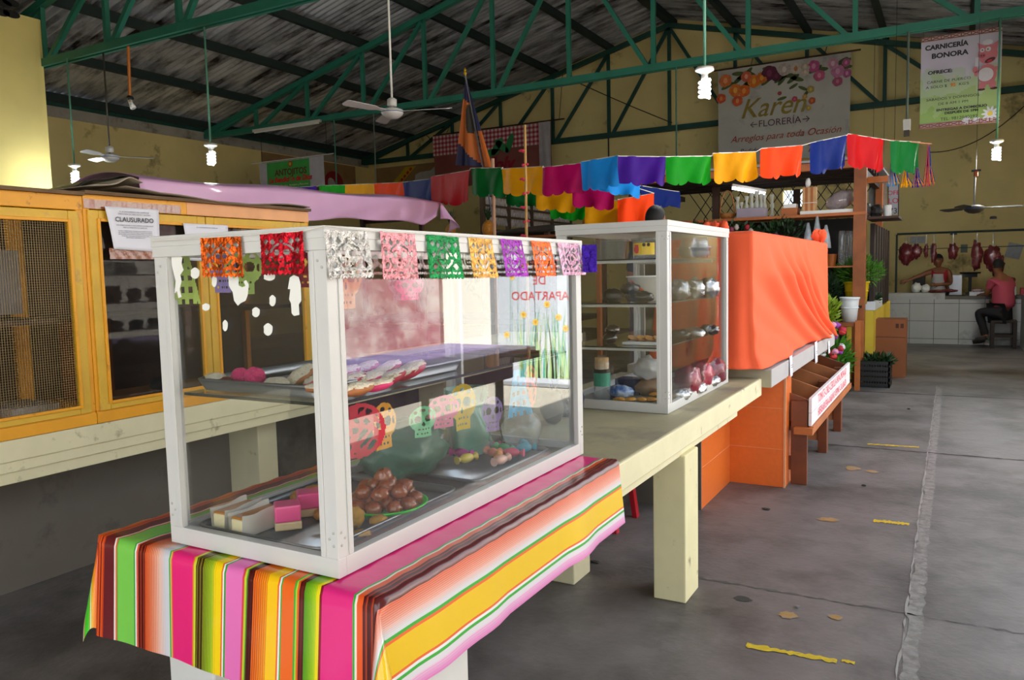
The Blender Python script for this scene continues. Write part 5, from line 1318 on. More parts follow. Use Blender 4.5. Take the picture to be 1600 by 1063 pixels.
for (x, z, a_) in ((-11.1, 5.05, .9), (-10.95, 5.05, -.7), (-11.3, 4.9, .1), (-10.7, 5.1, 1.2)): m.disc((x, YGm - .045, z), .28, .10, 14, a=a_)
m.build('printed_leaf', mat('leaf_green_print', '2f8a50', 0.6, var=.2), gb)
text('Moly', .5, mat('wine_lettering', 'a01c34', 0.6), gb, (-11.1, YGm - .055, 4.55), RF, shear=.3, bold=.02)
MB().tube([(gx0, YGm, gz1 + .02), (gx1 + .4, YGm, gz1 + .02)], .02, 6).build('banner_rod', DWOOD, gb)
cable([Vector((-12.8, YGm, gz1 + .02)), Vector((-12.8, 19.43, zt(-12.8) - .05))], .008, 'wire holding the left end of the gingham banner')
cable([Vector((-9.2, YGm, gz1 + .02)), Vector((-9.2, 19.43, zt(-9.2)))], .008, 'wire holding the right end of the gingham banner')
# snack stall banner
YA = 13.6
ab = thing('snack_banner', 'green and white snack stall banner hanging at the left', 'banner', (-13.4, YA, 3.7))
ax0, ax1, az0, az1 = -14.45, -12.42, 3.60, 4.30
panel(ab, 'banner_cloth', (ax0, YA, az1 - .02), (ax1, YA, az1 - .02), (ax0, YA, az0), mat('pale_lilac_cloth', 'b8b4bc', 0.6), .006, 1)
MB().box(ax0 + .27, ax1 - .42, YA - .022, YA - .02, az0 + .02, az1 - .04).build('green_field', mat('green_print', '3ca04c', 0.5, var=.1), ab)
text('ANTOJITOS', .2, mat('brown_lettering', '5c2c1c', 0.6), ab, (-13.42, YA - .03, 4.0), RF, sx=.95, bold=.006)
text('La Bendici\u00f3n de Dios', .17, mat('red_lettering', 'c8202c', 0.6), ab, (-13.45, YA - .03, 3.84), RF, shear=.25, bold=.008, sx=.92)
text('Menudo, Tamales, Antojitos y Panuchos', .07, mat('pale_lettering', 'd8dcb0', 0.6), ab, (-13.45, YA - .03, 3.70), RF)
MB().disc((-13.42, YA - .03, 4.18), .07, .07, 16).build('red_emblem', mat('red_emblem', 'b03c24', 0.6), ab); MB().disc((-13.42, YA - .034, 4.18), .04, .04, 12).build('yellow_emblem', mat('daisy_yellow', 'c0a83c', 0.6), ab)
MB().tube([(ax0 - .25, YA, az1), (ax1 + .3, YA, az1)], .012, 6).build('banner_rod', PORC, ab)
for x in (ax0 + .1, ax1 + .1): cable([Vector((x, YA, az1)), Vector((x, YA, CH_Z))], .006, 'wire at the %s end of the green snack banner' % ('left' if x < -14 else 'right'))
# cow banner on gable and round sign on the left wall
wb = thing('meat_banner', 'tan butcher banner with a white cow and a yellow stripe on the far wall', 'banner', (-14.6, 19.3, 4.0))
MB().box(-16.0, -13.05, 19.83, 19.848, 3.85, 4.93).build('banner_cloth', mat('tan_print', '9a7850', 0.6, var=.25, scale=3), wb)
MB().prism([(-15.9, 19.822, 3.9), (-15.55, 19.822, 3.9), (-14.4, 19.822, 4.88), (-14.8, 19.822, 4.88)], (0, .008, 0)).build('yellow_stripe', mat('yellow_stripe', 'c8a81c', 0.6), wb)
for k in range(9): 
    x = -15.55 + k * .115; z = 3.98 + k * .098
    MB().bar((x, 19.815, z), (x + .07, 19.815, z + .07), .07, .01, up=(0, 1, 0)).build('red_print', RED, wb)
cwm = mat('cow_white', 'b8b4b0', 0.6)
cow = [(-14.45, 4.45), (-14.42, 4.62), (-14.25, 4.68), (-13.85, 4.70), (-13.68, 4.82), (-13.60, 4.72), (-13.48, 4.70), (-13.52, 4.60), (-13.66, 4.56), (-13.70, 4.42), (-13.78, 4.36), (-13.78, 4.12), (-13.86, 4.12), (-13.90, 4.34), (-14.2, 4.34), (-14.24, 4.12), (-14.32, 4.12), (-14.36, 4.36), (-14.42, 4.34)]
MB().prism([(x, 19.815, z) for x, z in cow], (0, .01, 0)).build('cow_picture', cwm, wb)
MB().disc((-13.15, 19.822, 4.40), .1, .22, 16).build('red_disc', mat('deep_red_print', '9c1c28', 0.6), wb)
w2 = thing('wall_banner', 'tan banner with a red disc and white cow on the left wall', 'banner', (-16.2, 17.5, 4.0))
MB().box(-16.27, -16.26, 15.4, 19.2, 3.85, 4.95).build('banner_cloth', mat('tan_print', '9a7850', 0.6, var=.25, scale=3), w2)
MB().disc((-16.25, 18.2, 4.35), .42, .36, 20, 'yz').build('red_disc', mat('deep_red_print', '9c1c28', 0.6), w2)
MB().disc((-16.245, 18.1, 4.30), .16, .22, 14, 'yz', a=.5).disc((-16.25, 16.2, 4.35), .35, .3, 12, 'yz').build('white_print', cwm, w2)

# purple and orange flag
fg = thing('hanging_flag', 'dark blue and orange flag drooping from a gold tipped pole', 'flag', at_y(765, 345, 8.6))
tp = at_y(727, 118, 8.6); bp_ = at_y(772, 350, 8.6)
MB().tube([tp, bp_, Vector((bp_.x + .02, bp_.y, 0))], .012, 8).build('flag_pole', mat('grey_flag_pole', '5c5c64', 0.5), fg)
MB().lathe([(0, .10), (.018, .07), (.008, .05), (.022, .03), (.008, 0)], tp, 10).build('gold_finial', mat('gold_finial', 'd8b020', 0.3, metal=.5), fg)
fcols = [('1c1c48', 0, .22), ('c8681c', .22, .80), ('1c1c48', .80, 1.0)]
def ffn(u, v):
    L_ = at_y(727 + (712 - 727) * v, 125 + (258 - 125) * v, 8.6); R2 = at_y(727 + (771 - 727) * (v * .98 + .02), 120 + (262 - 120) * v, 8.6)
    p = L_ + (R2 - L_) * u; p.y += .05 * math.sin(u * 12) * v; return p
m = MB(); nu, nv = 30, 40
for j in range(nv):
    for i in range(nu):
        u = (i + .5) / nu; v = (j + .5) / nv
        s = (v * .75 + (.5 - u) * .22 * (1 if v > .5 else -.6))
        c = 'c8681c'
        if u > .62 + .25 * v * (1 - v) and v < .6: c = '1c1c48'
        if v < .22 + .1 * u: c = '1c1c48'
        if v > .74 + .35 * u: c = '1c1c48'
        if ell(u, v, .5, .46, .2, .17): c = '2c2418'
        if ell(u, v, .72, .62, .10, .2) and int(v * 26) % 2: c = '3c3a1c'
        q4 = [ffn(i / nu, j / nv), ffn((i + 1) / nu, j / nv), ffn((i + 1) / nu, (j + 1) / nv), ffn(i / nu, (j + 1) / nv)]
        m.add(q4, [(0, 1, 2, 3)], c)
m.build('flag_cloth', mat('flag_print', 'ffffff', 0.6, var=0, attr=True, trl=.2), fg)

# ================================================================ PAPER GARLANDS ACROSS THE STALLS
PLC = {'red': 'b80410', 'green': '046428', 'yellow': 'eca408', 'magenta': 'b40c5c', 'light blue': '1c84d4', 'purple': '40148c', 'bright green': '0c9418', 'orange': 'f4440c', 'dark blue': '0a2470'}
def pl_mat(c): return mat('garland_' + c.replace(' ', '_'), PLC[c], 0.5, var=.08, bump=.3, bscale=22, trl=.12, spec=.12)
def garland(label, items, group='plastic paper flag garlands over the stalls'):
    t = thing('papel_picado_garland', label, 'garland', at_d(items[0][0], items[0][1], items[0][5]), group)
    pts = []
    for (a, b, c, d, c_, dep, dep2, h) in items:
        A = at_d(a, b, dep); B = at_d(c, d, dep2); pts += [A, B]
        o = sheet(A, B, h, pl_mat(c_), 'paper_flag', t, .022, 2.0, 36, 16, None, int(a + b), 0.0, 0.0, .10, 4, .012)
        o['label'] = c_ + ' paper flag'
    MB().tube(pts, .004, 5).build('string', STR, t)
    return t
garland('long garland of coloured plastic flags from the left across to the bamboo cane', [
    (455, 293, 495, 291, 'purple', 13.4, 12.8, .14), (497, 290, 538, 289, 'bright green', 12.8, 12.2, .20), (538, 289, 583, 287, 'yellow', 12.2, 11.6, .26), (583, 287, 631, 285, 'orange', 11.6, 10.8, .28), (629, 285, 677, 279, 'dark blue', 10.8, 10.0, .35), (675, 276, 734, 266, 'red', 9.9, 9.0, .36), (735, 263, 786, 262, 'green', 8.9, 8.5, .30),
    (783, 264, 849, 260, 'yellow', 8.4, 7.9, .27), (847, 262, 915, 254, 'magenta', 7.8, 7.5, .27)])
garland('upper garland of coloured plastic flags in front of the flower stall', [
    (908, 253, 966, 243, 'light blue', 7.5, 7.2, .27), (966, 244, 1040, 245, 'purple', 7.2, 7.3, .25), (1041, 245, 1112, 244, 'bright green', 7.3, 7.5, .25), (1114, 240, 1182, 237, 'yellow', 7.5, 7.6, .27), (1190, 232, 1255, 227, 'orange', 7.7, 7.9, .29), (1268, 223, 1324, 211, 'dark blue', 8.0, 8.2, .32), (1325, 209, 1382, 218, 'red', 8.2, 8.5, .33), (1393, 220, 1438, 222, 'green', 8.6, 8.9, .34)])
garland('lower sagging garland behind the cane and the long garland', [
    (790, 293, 850, 296, 'green', 10.0, 9.9, .22), (838, 292, 900, 298, 'yellow', 9.6, 9.4, .26), (860, 316, 915, 320, 'bright green', 10.2, 10.0, .20), (895, 284, 960, 290, 'magenta', 9.0, 8.8, .27), (915, 312, 985, 314, 'yellow', 9.3, 9.0, .29), (965, 312, 1022, 302, 'orange', 8.9, 8.9, .32), (935, 275, 1000, 285, 'light blue', 8.4, 8.4, .16), (1000, 290, 1062, 300, 'dark blue', 9.4, 9.6, .2)])
# cut tinsel tassels at the right end
for i, (px, py, c1) in enumerate(((1395, 240, 'light blue'), (1415, 262, 'yellow'), (1433, 262, 'purple'), (1451, 226, 'magenta'))):
    p = at_d(px, py, 8.8); L_ = (.36, .22, .22, .46)[i]
    t = thing('tinsel_tassel', 'shiny %s tinsel tassel at the right end of the garlands' % c1, 'tassel', p, 'tinsel tassels at the garland end')
    for k, c in enumerate((c1, 'yellow', 'dark blue')):
        m = MB()
        for j in range(8):
            x = (j - 4) * .006 + k * .004; m.tube([p + Vector((x * .3, 0, 0)), p + Vector((x, .01 * math.sin(j), -L_ * .5)), p + Vector((x * 2.0 + .02 * math.sin(j * 2), .01, -L_ + .02 * k))], .004, 4)
        m.build('tinsel_strand', pl_mat(c), t)
a = at_d(1382, 218, 8.8); b = at_d(1456, 225, 8.8); tag(MB().tube([a, b], .006, 5).build('garland_stick', mat('peach_stick', 'c8805c', 0.6)), 'peach coloured stick end of the upper garland', 'stick')
# bamboo cane with pink ribbons
q0 = at_y(820, 195, 6.5); q1 = at_y(821, 370, 6.5)
t = thing('bamboo_cane', 'thin bamboo cane wound with pink ribbon standing before the garlands', 'cane', (q1.x, 6.5, 0))
MB().tube([(q0.x, 6.5, q0.z), (q1.x, 6.5, 0)], [.012, .018], 8).build('cane', mat('bamboo', 'c79a5c', 0.5, var=.2), t, smooth=True)
m = MB()
for k in range(9):
    z = q0.z - .25 - k * .13; m.lathe([(.016, 0), (.024, .012), (.018, .026)], (q1.x, 6.5, z), 8); m.blob((q1.x - .03 + .06 * (k % 2), 6.5, z + .02), (.022, .01, .012), .2, k, 8, 6)
m.build('pink_ribbon', mat('pink_ribbon', 'e0405c', 0.5), t)

# ================================================================ FLOWER STALL
FY = 11.1
fs_ = thing('flower_stall', 'brown wooden flower stall frame with shelves and a slatted roof', 'market stall', (-2.5, 12.2, 0))
SW = mat('stall_brown_wood', '8a4c22', 0.55, var=.3, scale=5, bump=.1)
SD = mat('stall_dark_wood', '2a1a12', 0.6, var=.3)
def sp_(px, py, Y=FY): return at_y(px, py, Y)
MB().box(-1.14, -.99, FY - .05, FY + .07, 0, 2.86).build('post', SW, fs_, bevel=.004)
MB().box(-4.20, -4.08, FY - .05, FY + .05, 0, 3.05).build('post', DWOOD, fs_, bevel=.004, label='weathered dark post')
MB().box(-3.30, -3.20, FY + 1.2, FY + 1.3, 0, 2.8).build('post', DWOOD, fs_)
MB().box(-2.3, -2.2, FY + 2.4, FY + 2.5, 0, 2.8).build('post', DWOOD, fs_)
MB().box(-1.08, -.98, FY + 2.4, FY + 2.5, 0, 2.8).build('post', OWOOD, fs_, bevel=.004)
MB().box(-4.25, -.95, FY - .04, FY + .03, 2.80, 2.90).build('front_beam', OWOOD, fs_, bevel=.004)
MB().box(-1.10, -.70, FY + .3, FY + .36, 2.62, 2.70).build('side_beam', OWOOD, fs_)
MB().box(-4.2, -4.12, FY, FY + 2.5, 2.72, 2.8).box(-1.1, -1.02, FY, FY + 2.5, 2.72, 2.8).build('side_rafter', SD, fs_)
MB().box(-4.4, -.9, FY - .1, FY + 2.7, 2.90, 2.93).build('roof_sheet', mat('grey_stall_roof', 'c8c6ca', 0.6, var=.1, trl=.5), fs_)
for k in range(6):
    y = FY + .35 + k * .38
    MB().box(-4.2, -1.0, y, y + .07, 2.83, 2.90).build('roof_slat', SD, fs_)
MB().box(-4.05, -1.0, FY - .06, FY + .5, 2.195, 2.235).build('shelf', OWOOD, fs_, bevel=.003)
MB().box(-1.0, -.62, FY + .1, FY + .9, 2.14, 2.17).build('shelf', DWOOD, fs_, label='dark side shelf')
MB().box(-1.5, -1.0, FY - .02, FY + .5, 1.525, 1.545).build('shelf', OWOOD, fs_)
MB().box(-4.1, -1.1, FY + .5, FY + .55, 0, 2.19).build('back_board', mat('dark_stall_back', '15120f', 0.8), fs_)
MB().box(-1.5, -1.02, FY - .1, FY + .5, 1.00, 1.03).build('shelf', SD, fs_)
MB().box(-4.1, -1.5, FY, FY + .5, .85, .9).build('shelf', SD, fs_)
# wire lattice behind
m = MB()
for i in range(34):
    x = -4.1 + i * .17
    for s in (1, -1):
        xa, xb = x, x + s * .45
        if -4.15 < xb < -1.0 and xa < -1.0: m.bar((xa, FY + 2.5, 2.2), (xb, FY + 2.5, 2.85), .012)
m.build('wire_lattice', BLACK, fs_)
# weathered shutter and low yellow wall on the aisle side
sh = thing('folded_shutter', 'dark brown folded shutter panel on the aisle side of the flower stall', 'shutter', (-.93, 13.0, .95))
for k in range(14):
    y = 11.55 + k * .22
    MB().box(-.98 - .01 * (k % 2), -.93 - .012 * (k % 2), y, y + .21, .95, 2.10).build('shutter_board', mat('shutter_brown_%d' % (k % 3), ('2c1d1a', '3a2a24', '332620')[k % 3], 0.7, var=.2), sh)
tag(MB().box(-1.25, -.92, 11.5, 14.7, 0, .94).build('low_wall', mat('bright_yellow_wall', 'd8b838', 0.8, var=.1, scale=3)), 'low bright yellow wall beneath the brown shutter', 'low wall')
# things on the stall
def blk(label, cat, name, px0, px1, py0, py1, m, Y=FY, d=.25, grp=None, bev=.004):
    a = at_y(px0, py1, Y); b = at_y(px1, py0, Y)
    return tag(MB().box(a.x, b.x, Y, Y + d, a.z, b.z).build(name, m, bevel=bev), label, cat, grp)
S0 = 2.236
def sblk(label, cat, name, px0, px1, h, m, Y=FY, d=.25, z=S0):
    a = at_y(px0, 330, Y); b = at_y(px1, 330, Y)
    return tag(MB().box(a.x, b.x, Y, Y + d, z, z + h).build(name, m, bevel=.004), label, cat)
sblk('lavender grey box of white candles on the stall shelf', 'box', 'candle_box', 1151, 1194, .13, mat('lavender_box', '9c90a0', 0.6))
CAN = mat('white_wax', 'd6d8cc', 0.4, var=.1, trl=.2)
for i, (px, h, r) in enumerate(((1152, .30, .03), (1158, .22, .028), (1166, .30, .03), (1174, .34, .032), (1182, .36, .034), (1189, .32, .03), (1194, .30, .03), (1206, .30, .028))):
    p = at_y(px, 325, FY + .28); pr = []
    for k in range(13): pr.append((r * (.75 + .25 * math.cos(k * 1.1)), S0 + .02 + h * k / 12 + .0))
    tag(MB().lathe([(0, S0)] + [(r, S0 + .01)] + pr + [(0, S0 + .02 + h)], (p.x, FY + .30, 0), 12).build('white_candle', CAN, smooth=True), 'knobbly white candle behind the lavender grey box', 'candle', 'white candles on the flower stall shelf')
p = at_y(1165, 294, FY + .6)
tl2 = thing('fluorescent_lamp', 'lit fluorescent tube lamp under the flower stall roof', 'lamp', (p.x, FY + .7, 2.66))
MB().bar((p.x - .20, FY + .65, 2.72), (p.x + .22, FY + .85, 2.62), .05, .04).build('tube', BULB, tl2)
MB().bar((p.x - .21, FY + .66, 2.76), (p.x + .23, FY + .86, 2.66), .08, .04).build('lamp_housing', PORC, tl2)
MB().tube([(p.x, FY + .75, 2.74), (p.x, FY + .75, 2.90)], .008, 6).build('hanger', BLACK, tl2)
ld = bpy.data.lights.new('tube_glow', 'POINT'); ld.energy = 4; ld.shadow_soft_size = .1; lo = bpy.data.objects.new('tube_glow', ld); COL.objects.link(lo); lo.parent = tl2; lo.location = (0, -.05, -.12)
# basket with tall handle
p = at_y(1135, 330, FY + .1)
t = thing('wicker_basket', 'wicker basket with a tall hooped handle on the stall shelf', 'basket', (p.x, FY + .15, S0))
WK = mat('wicker', 'a0642c', 0.6, var=.3, scale=30, bump=.5)
MB().lathe([(0, 0), (.08, 0), (.12, .08), (.11, .08), (.07, .01)], (p.x, FY + .15, S0), 18).build('basket_bowl', WK, t, smooth=True)
MB().tube([(p.x - .10 * math.cos(a), FY + .15, S0 + .07 + .33 * math.sin(a)) for a in [k * PI / 14 for k in range(15)]], .010, 6).build('handle', WK, t, smooth=True)
# wooden slat bundle, small crate, tray, wrapped basket
a = at_y(1253, 330, FY); b = at_y(1274, 330, FY)
t = thing('slat_bundle', 'upright bundle of pale wooden slats tied with string', 'bundle', ((a.x + b.x) / 2, FY + .1, S0 + .045))
for k in range(5):
    x = a.x + (b.x - a.x) * k / 5
    MB().box(x, x + .034, FY + .02, FY + .16, S0 + .046, S0 + .36).build('wooden_slat', (LWOOD, OWOOD)[k % 2], t)
MB().box(a.x - .003, b.x + .003, FY + .015, FY + .165, S0 + .15, S0 + .158).build('string', STR, t)
tag(MB().blob((a.x + .06, FY + .09, S0 + .42), (.035, .03, .06), .3, 1).build('white_bottle', WPLA, smooth=True), 'small white bundle on top of the wooden slats', 'bundle')
sblk('long white foam tray along the right end of the stall shelf', 'tray', 'foam_tray', 1250, 1333, .045, WPLA, FY - .02, .3)
m = sblk('small slatted wooden crate on the stall shelf', 'crate', 'small_crate', 1220, 1246, .10, OWOOD, FY + .02, .2)
sblk('small white box on the wooden crate', 'box', 'white_box', 1224, 1244, .055, WPLA, FY + .04, .14, S0 + .101)
p = at_y(1312, 315, FY + .1)
t = thing('wrapped_basket', 'shallow basket wrapped in crinkled clear film leaning on the stall shelf', 'basket', (p.x, FY + .1, S0 + .05))
MB().blob((p.x, FY + .14, S0 + .17), (.19, .10, .12), .2, 5, 24, 14, R3('Y', -.45), 3).build('clear_film', mat('crinkled_film', 'a89ca0', 0.15, var=.3, scale=12, bump=.8, coat=1, alpha=.75), t, smooth=True)
MB().blob((p.x, FY + .14, S0 + .15), (.14, .07, .08), .3, 8, 16, 10).build('basket_contents', WK, t, smooth=True)
# hanging greenery and dried flowers below the shelf
def foliage(c, r, n, size, seed, flat_=.35):
    rd = random.Random(seed); m = MB()
    for i in range(n):
        while True:
            u = Vector((rd.uniform(-1, 1), rd.uniform(-1, 1), rd.uniform(-1, 1)))
            if u.length < 1: break
        p = Vector((c[0] + u.x * r[0], c[1] + u.y * r[1], c[2] + u.z * r[2]))
        d = (u + Vector((0, 0, .5)) + Vector((rd.uniform(-.5, .5), rd.uniform(-.5, .5), rd.uniform(-.5, .5)))).normalized()
        s = d.cross(Vector((rd.uniform(-1, 1), rd.uniform(-1, 1), rd.uniform(-1, 1)))).normalized()
        L = size * rd.uniform(.6, 1.3); w = L * flat_
        m.add([p, p + d * L * .5 + s * w * .5, p + d * L, p + d * L * .5 - s * w * .5], [(0, 1, 2, 3)])
    return m
LF1 = mat('leaf_dark_green', '1f3d1a', 0.5, var=.4, scale=10); LF2 = mat('leaf_fresh_green', '4c8a22', 0.5, var=.35, scale=10, trl=.2); LF3 = mat('leaf_yellow_green', '8aa428', 0.5, var=.3, scale=10, trl=.2)
t = thing('hanging_greenery', 'dark artificial greenery with small pink and red flowers hanging under the stall shelf', 'greenery', (-3.0, FY, 1.9))
foliage((-3.0, FY - .05, 2.03), (.75, .12, .15), 900, .08, 1).build('leaves', LF1, t)
rd = random.Random(9)
for k in range(16):
    x = rd.uniform(-3.6, -1.9); z = rd.uniform(1.95, 2.15); MB().blob((x, FY - .18, z), (.035, .03, .04), .4, k, 10, 7).build('small_flower', flat(('8c3c50', 'a81c28', 'b8a8a0', '5c2c48')[k % 4]), t, smooth=True)
foliage((-2.05, FY - .02, 2.0), (.30, .12, .18), 400, .08, 5).build('leaves', LF1, t)
# cut glass vases and clear film bouquets
for i, (px, h) in enumerate(((1262, .34), (1276, .42), (1290, .30))):
    p = at_y(px, 370, FY - .15); z = at_y(px, 372, FY - .15).z
    tag(MB().lathe([(.0, 0), (.07, 0), (.05, h * .5), (.015, h), (.0, h)], (p.x, FY - .12, 1.78), 12).build('film_cone', mat('clear_film_cone', 'c4ccd4', 0.1, var=.3, scale=15, bump=.6, coat=1, alpha=.55), smooth=True), ('left', 'tallest middle', 'right')[i] + ' cone of clear shiny film above the orange cloth', 'wrapping', 'film cones behind the orange cloth')
    MATS['clear_film_cone']
for i, px in enumerate((1315, 1324, 1332)):
    p = at_y(px, 388, FY + .1)
    tag(MB().lathe([(.03, 0), (.045, .02), (.045, .40), (.035, .46), (.034, .46)], (p.x, FY + .12 + i * .1, 1.546), 16).build('glass_vase', CLEARB, smooth=True), ('left', 'middle', 'right')[i] + ' tall clear vase behind the stall post', 'vase', 'tall clear vases on the stall')
# buckets and plants
def bucket(cx, cy, z, r0, r1, h, m, label, rim=True):
    t = thing('bucket', label, 'bucket', (cx, cy, z))
    MB().lathe([(0, 0), (r0, 0), (r0 + (r1 - r0) * .8, h * .8), (r1, h), (r1 + .008, h), (r1 + .008, h - .02), (r1 - .006, h - .03), (r0 - .006, .01), (0, .01)], (cx, cy, z), 26).build('bucket_body', m, t, smooth=True)
    MB().lathe([(r0 + (r1 - r0) * .55 + .004, h * .55), (r0 + (r1 - r0) * .58 + .01, h * .57), (r0 + (r1 - r0) * .6 + .004, h * .59)], (cx, cy, z), 26).build('rib', m, t, smooth=True)
    return t
YB_ = mat('yellow_bucket_plastic', 'd8b41c', 0.4, var=.05); WB_ = mat('white_bucket_plastic', 'd8dce0', 0.4, var=.04)
p = at_y(1335, 478, 11.0)
bucket(p.x - .01, 11.33, 1.035, .125, .155, .30, YB_, 'yellow bucket of green plants behind the brown stall post')
f = foliage((p.x + .02, 11.33, 1.46), (.28, .2, .17), 1100, .09, 22, .12); tag(f.build('fern_plant', LF2), 'feathery green plant in the yellow bucket', 'plant')
f = foliage((p.x - .35, 11.25, 1.25), (.14, .15, .2), 400, .08, 29, .2); tag(f.build('green_plant', LF1), 'dark green plant at the left of the stall post', 'plant')
tag(MB().lathe([(.05, 0), (.07, .16), (0, .16)], (p.x - .32, 11.3, 1.546), 14).build('small_pot', mat('orange_brown_pot', 'a85c1c', 0.6)), 'small orange pot on the stall shelf behind the orange cloth', 'pot')
q = at_y(1331, 503, 10.7)
ws = thing('flower_bench', 'narrow brown wooden bench for buckets of flowers', 'bench', (q.x, 10.7, 0))
MB().box(q.x - .35, q.x + .08, 10.5, 10.9, q.z - .05, q.z).build('bench_top', SW, ws, bevel=.003)
MB().box(q.x + .06, q.x + .12, 10.48, 10.54, 0, q.z + .03).box(q.x + .06, q.x + .12, 10.86, 10.92, 0, q.z).build('leg', OWOOD, ws); MB().box(q.x - .35, q.x - .29, 10.48, 10.54, 0, q.z - .05).build('leg', OWOOD, ws)
bucket(q.x - .03, 10.7, q.z + .001, .085, .115, .31, WB_, 'white ribbed plastic bucket on the flower bench')
wp = at_y(1360, 530, 11.2)
t = thing('white_planter', 'white slotted window box planter on the low yellow wall', 'planter', (-.98, 11.6, .942))
MB().box(-1.06, -.90, 11.4 + .1, 12.7, .942, 1.06).build('planter_box', WB_, t, bevel=.004)
foliage((-.99, 12.1, 1.09), (.08, .5, .06), 260, .07, 77).build('leaves', LF1, t)
# flowers at the cloth's far end
ft = thing('flower_bunches', 'bunches of mixed flowers and leaves standing at the far end of the orange cloth', 'flowers', (q.x - .25, 10.3, 0))
foliage((q.x - .28, 10.25, .95), (.17, .15, .20), 420, .10, 31, .3).build('leaves', LF3, ft)
foliage((q.x - .17, 10.2, .40), (.20, .15, .28), 600, .13, 32, .25).build('leaves', LF2, ft)
rd = random.Random(4)
for k in range(26):
    c = ('e8e4ec', 'a84cb8', 'd83c3c', 'f0a0c0', 'e8e8d8', 'c02840')[k % 6]
    x = q.x + rd.uniform(-.30, -.02); z = rd.uniform(.12, .92)
    MB().blob((x, 10.05 + rd.uniform(-.03, .05), z), (.042, .03, .036), .5, k, 12, 8, None, 4).build('blossom', flat(c, .6, trl=.1), ft, smooth=True)
MB().lathe([(0, 0), (.14, 0), (.17, .22), (.16, .22), (.13, .01)], (q.x - .25, 10.28, 0), 20).build('flower_pot', DARK, ft, smooth=True)
# boxes on the floor
p = at_y(1392, 583, 12.1)
t = thing('cardboard_box', 'tall brown cardboard box on the floor beside the yellow wall', 'box', (p.x, 12.1, 0))
KR = mat('kraft_cardboard', '8a5230', 0.8, var=.08, scale=3)
MB().box(p.x - .20, p.x + .19, 11.9, 12.3, 0, .80).build('box_body', KR, t, bevel=.005)
MB().box(p.x + .06, p.x + .10, 11.896, 11.899, .68, .74).box(p.x + .12, p.x + .16, 11.896, 11.899, .68, .74).box(p.x - .14, p.x + .02, 11.896, 11.899, .06, .30).build('printed_mark', mat('box_print', '4c2c1c', 0.8), t)
MB().box(p.x - .20, p.x + .19, 11.897, 11.899, .55, .556).build('box_seam', mat('box_print', '4c2c1c', 0.8), t)
bx0, bx1 = at_y(1341, 600, 10.9).x, at_y(1391, 600, 10.9).x
t = thing('produce_crate', 'black slotted plastic crate with green leaves on the floor', 'crate', ((bx0 + bx1) / 2, 11.0, 0))
m = MB()
for k in range(5): z = .01 + k * .07; m.box(bx0, bx1, 10.80, 10.82, z, z + .045).box(bx0, bx1, 11.18, 11.20, z, z + .045).box(bx0, bx0 + .02, 10.8, 11.2, z, z + .045).box(bx1 - .02, bx1, 10.8, 11.2, z, z + .045)
n = 12
for k in range(n + 1): x = bx0 + (bx1 - bx0 - .012) * k / n; m.box(x, x + .012, 10.802, 10.818, 0, .335)
m.box(bx0, bx1, 10.8, 11.2, 0, .015); m.build('crate_body', BLACK, t)
foliage(((bx0 + bx1) / 2, 11.0, .33), (.22, .17, .06), 320, .08, 55).build('leaves', LF1, t)
# framed sign at the right end of the stall and small lettered sheet
t = thing('price_board', 'narrow white lettered price board hung at the right end of the stall', 'sign', at_y(1397, 315, 12.2))
a = at_y(1388, 336, 12.2); b = at_y(1404, 290, 12.2)
MB().box(a.x, b.x, 12.2, 12.22, a.z, b.z).build('board', mat('grey_white_board', 'a8a8b0', 0.6), t)
MB().box(a.x - .01, a.x, 12.19, 12.23, a.z - .02, b.z + .02).box(b.x, b.x + .01, 12.19, 12.23, a.z - .02, b.z + .02).build('board_frame', BLACK, t)
zc = (a.z + b.z) / 2; xc = (a.x + b.x) / 2
text('OFE', .085, RED, t, (xc, 12.195, zc + .10), RF); text('LO', .10, RED, t, (xc, 12.195, zc - .01), RF); text('73', .11, INK, t, (xc, 12.195, zc - .15), RF)
MB().tube([(xc, 12.21, b.z), (xc, 12.21, 5.2)], .003, 4).build('hanging_wire', BLACK, t)
t = thing('notice_sheet', 'grey lettered sheet pinned behind the right end of the stall', 'notice', at_y(1370, 300, 13.5))
a = at_y(1357, 345, 13.6); b = at_y(1386, 262, 13.6); MB().box(a.x, b.x, 13.6, 13.61, a.z, b.z).build('sheet', mat('grey_sheet', '8e8c88', 0.6, var=.2, scale=14), t)
MB().tube([(a.x + .05, 13.6, b.z), (a.x + .05, 13.6, CH_Z)], .003, 4).tube([(b.x - .05, 13.6, b.z), (b.x - .05, 13.6, CH_Z)], .003, 4).build('hanging_wire', BLACK, t)
# clutter on the side shelf
for i, (px, r, c, lb) in enumerate(((1350, .10, '4c4844', 'round grey bundle at the right end of the stall shelf'), (1368, .08, '2c2a28', 'dark bundle on the side shelf'))):
    p = at_y(px, 320, FY + .3); tag(MB().blob((p.x, FY + .4, 2.172 + r), (r, r, r), .4, i, 16, 10).build('round_bundle', flat(c)), lb, 'bundle')
tag(MB().lathe([(0, 0), (.05, 0), (.05, .16), (0, .16)], (at_y(1382, 325, FY).x, FY + .5, 2.171), 14).build('wrapping_roll', PORC), 'short roll of black and white wrapping on the side shelf', 'roll')

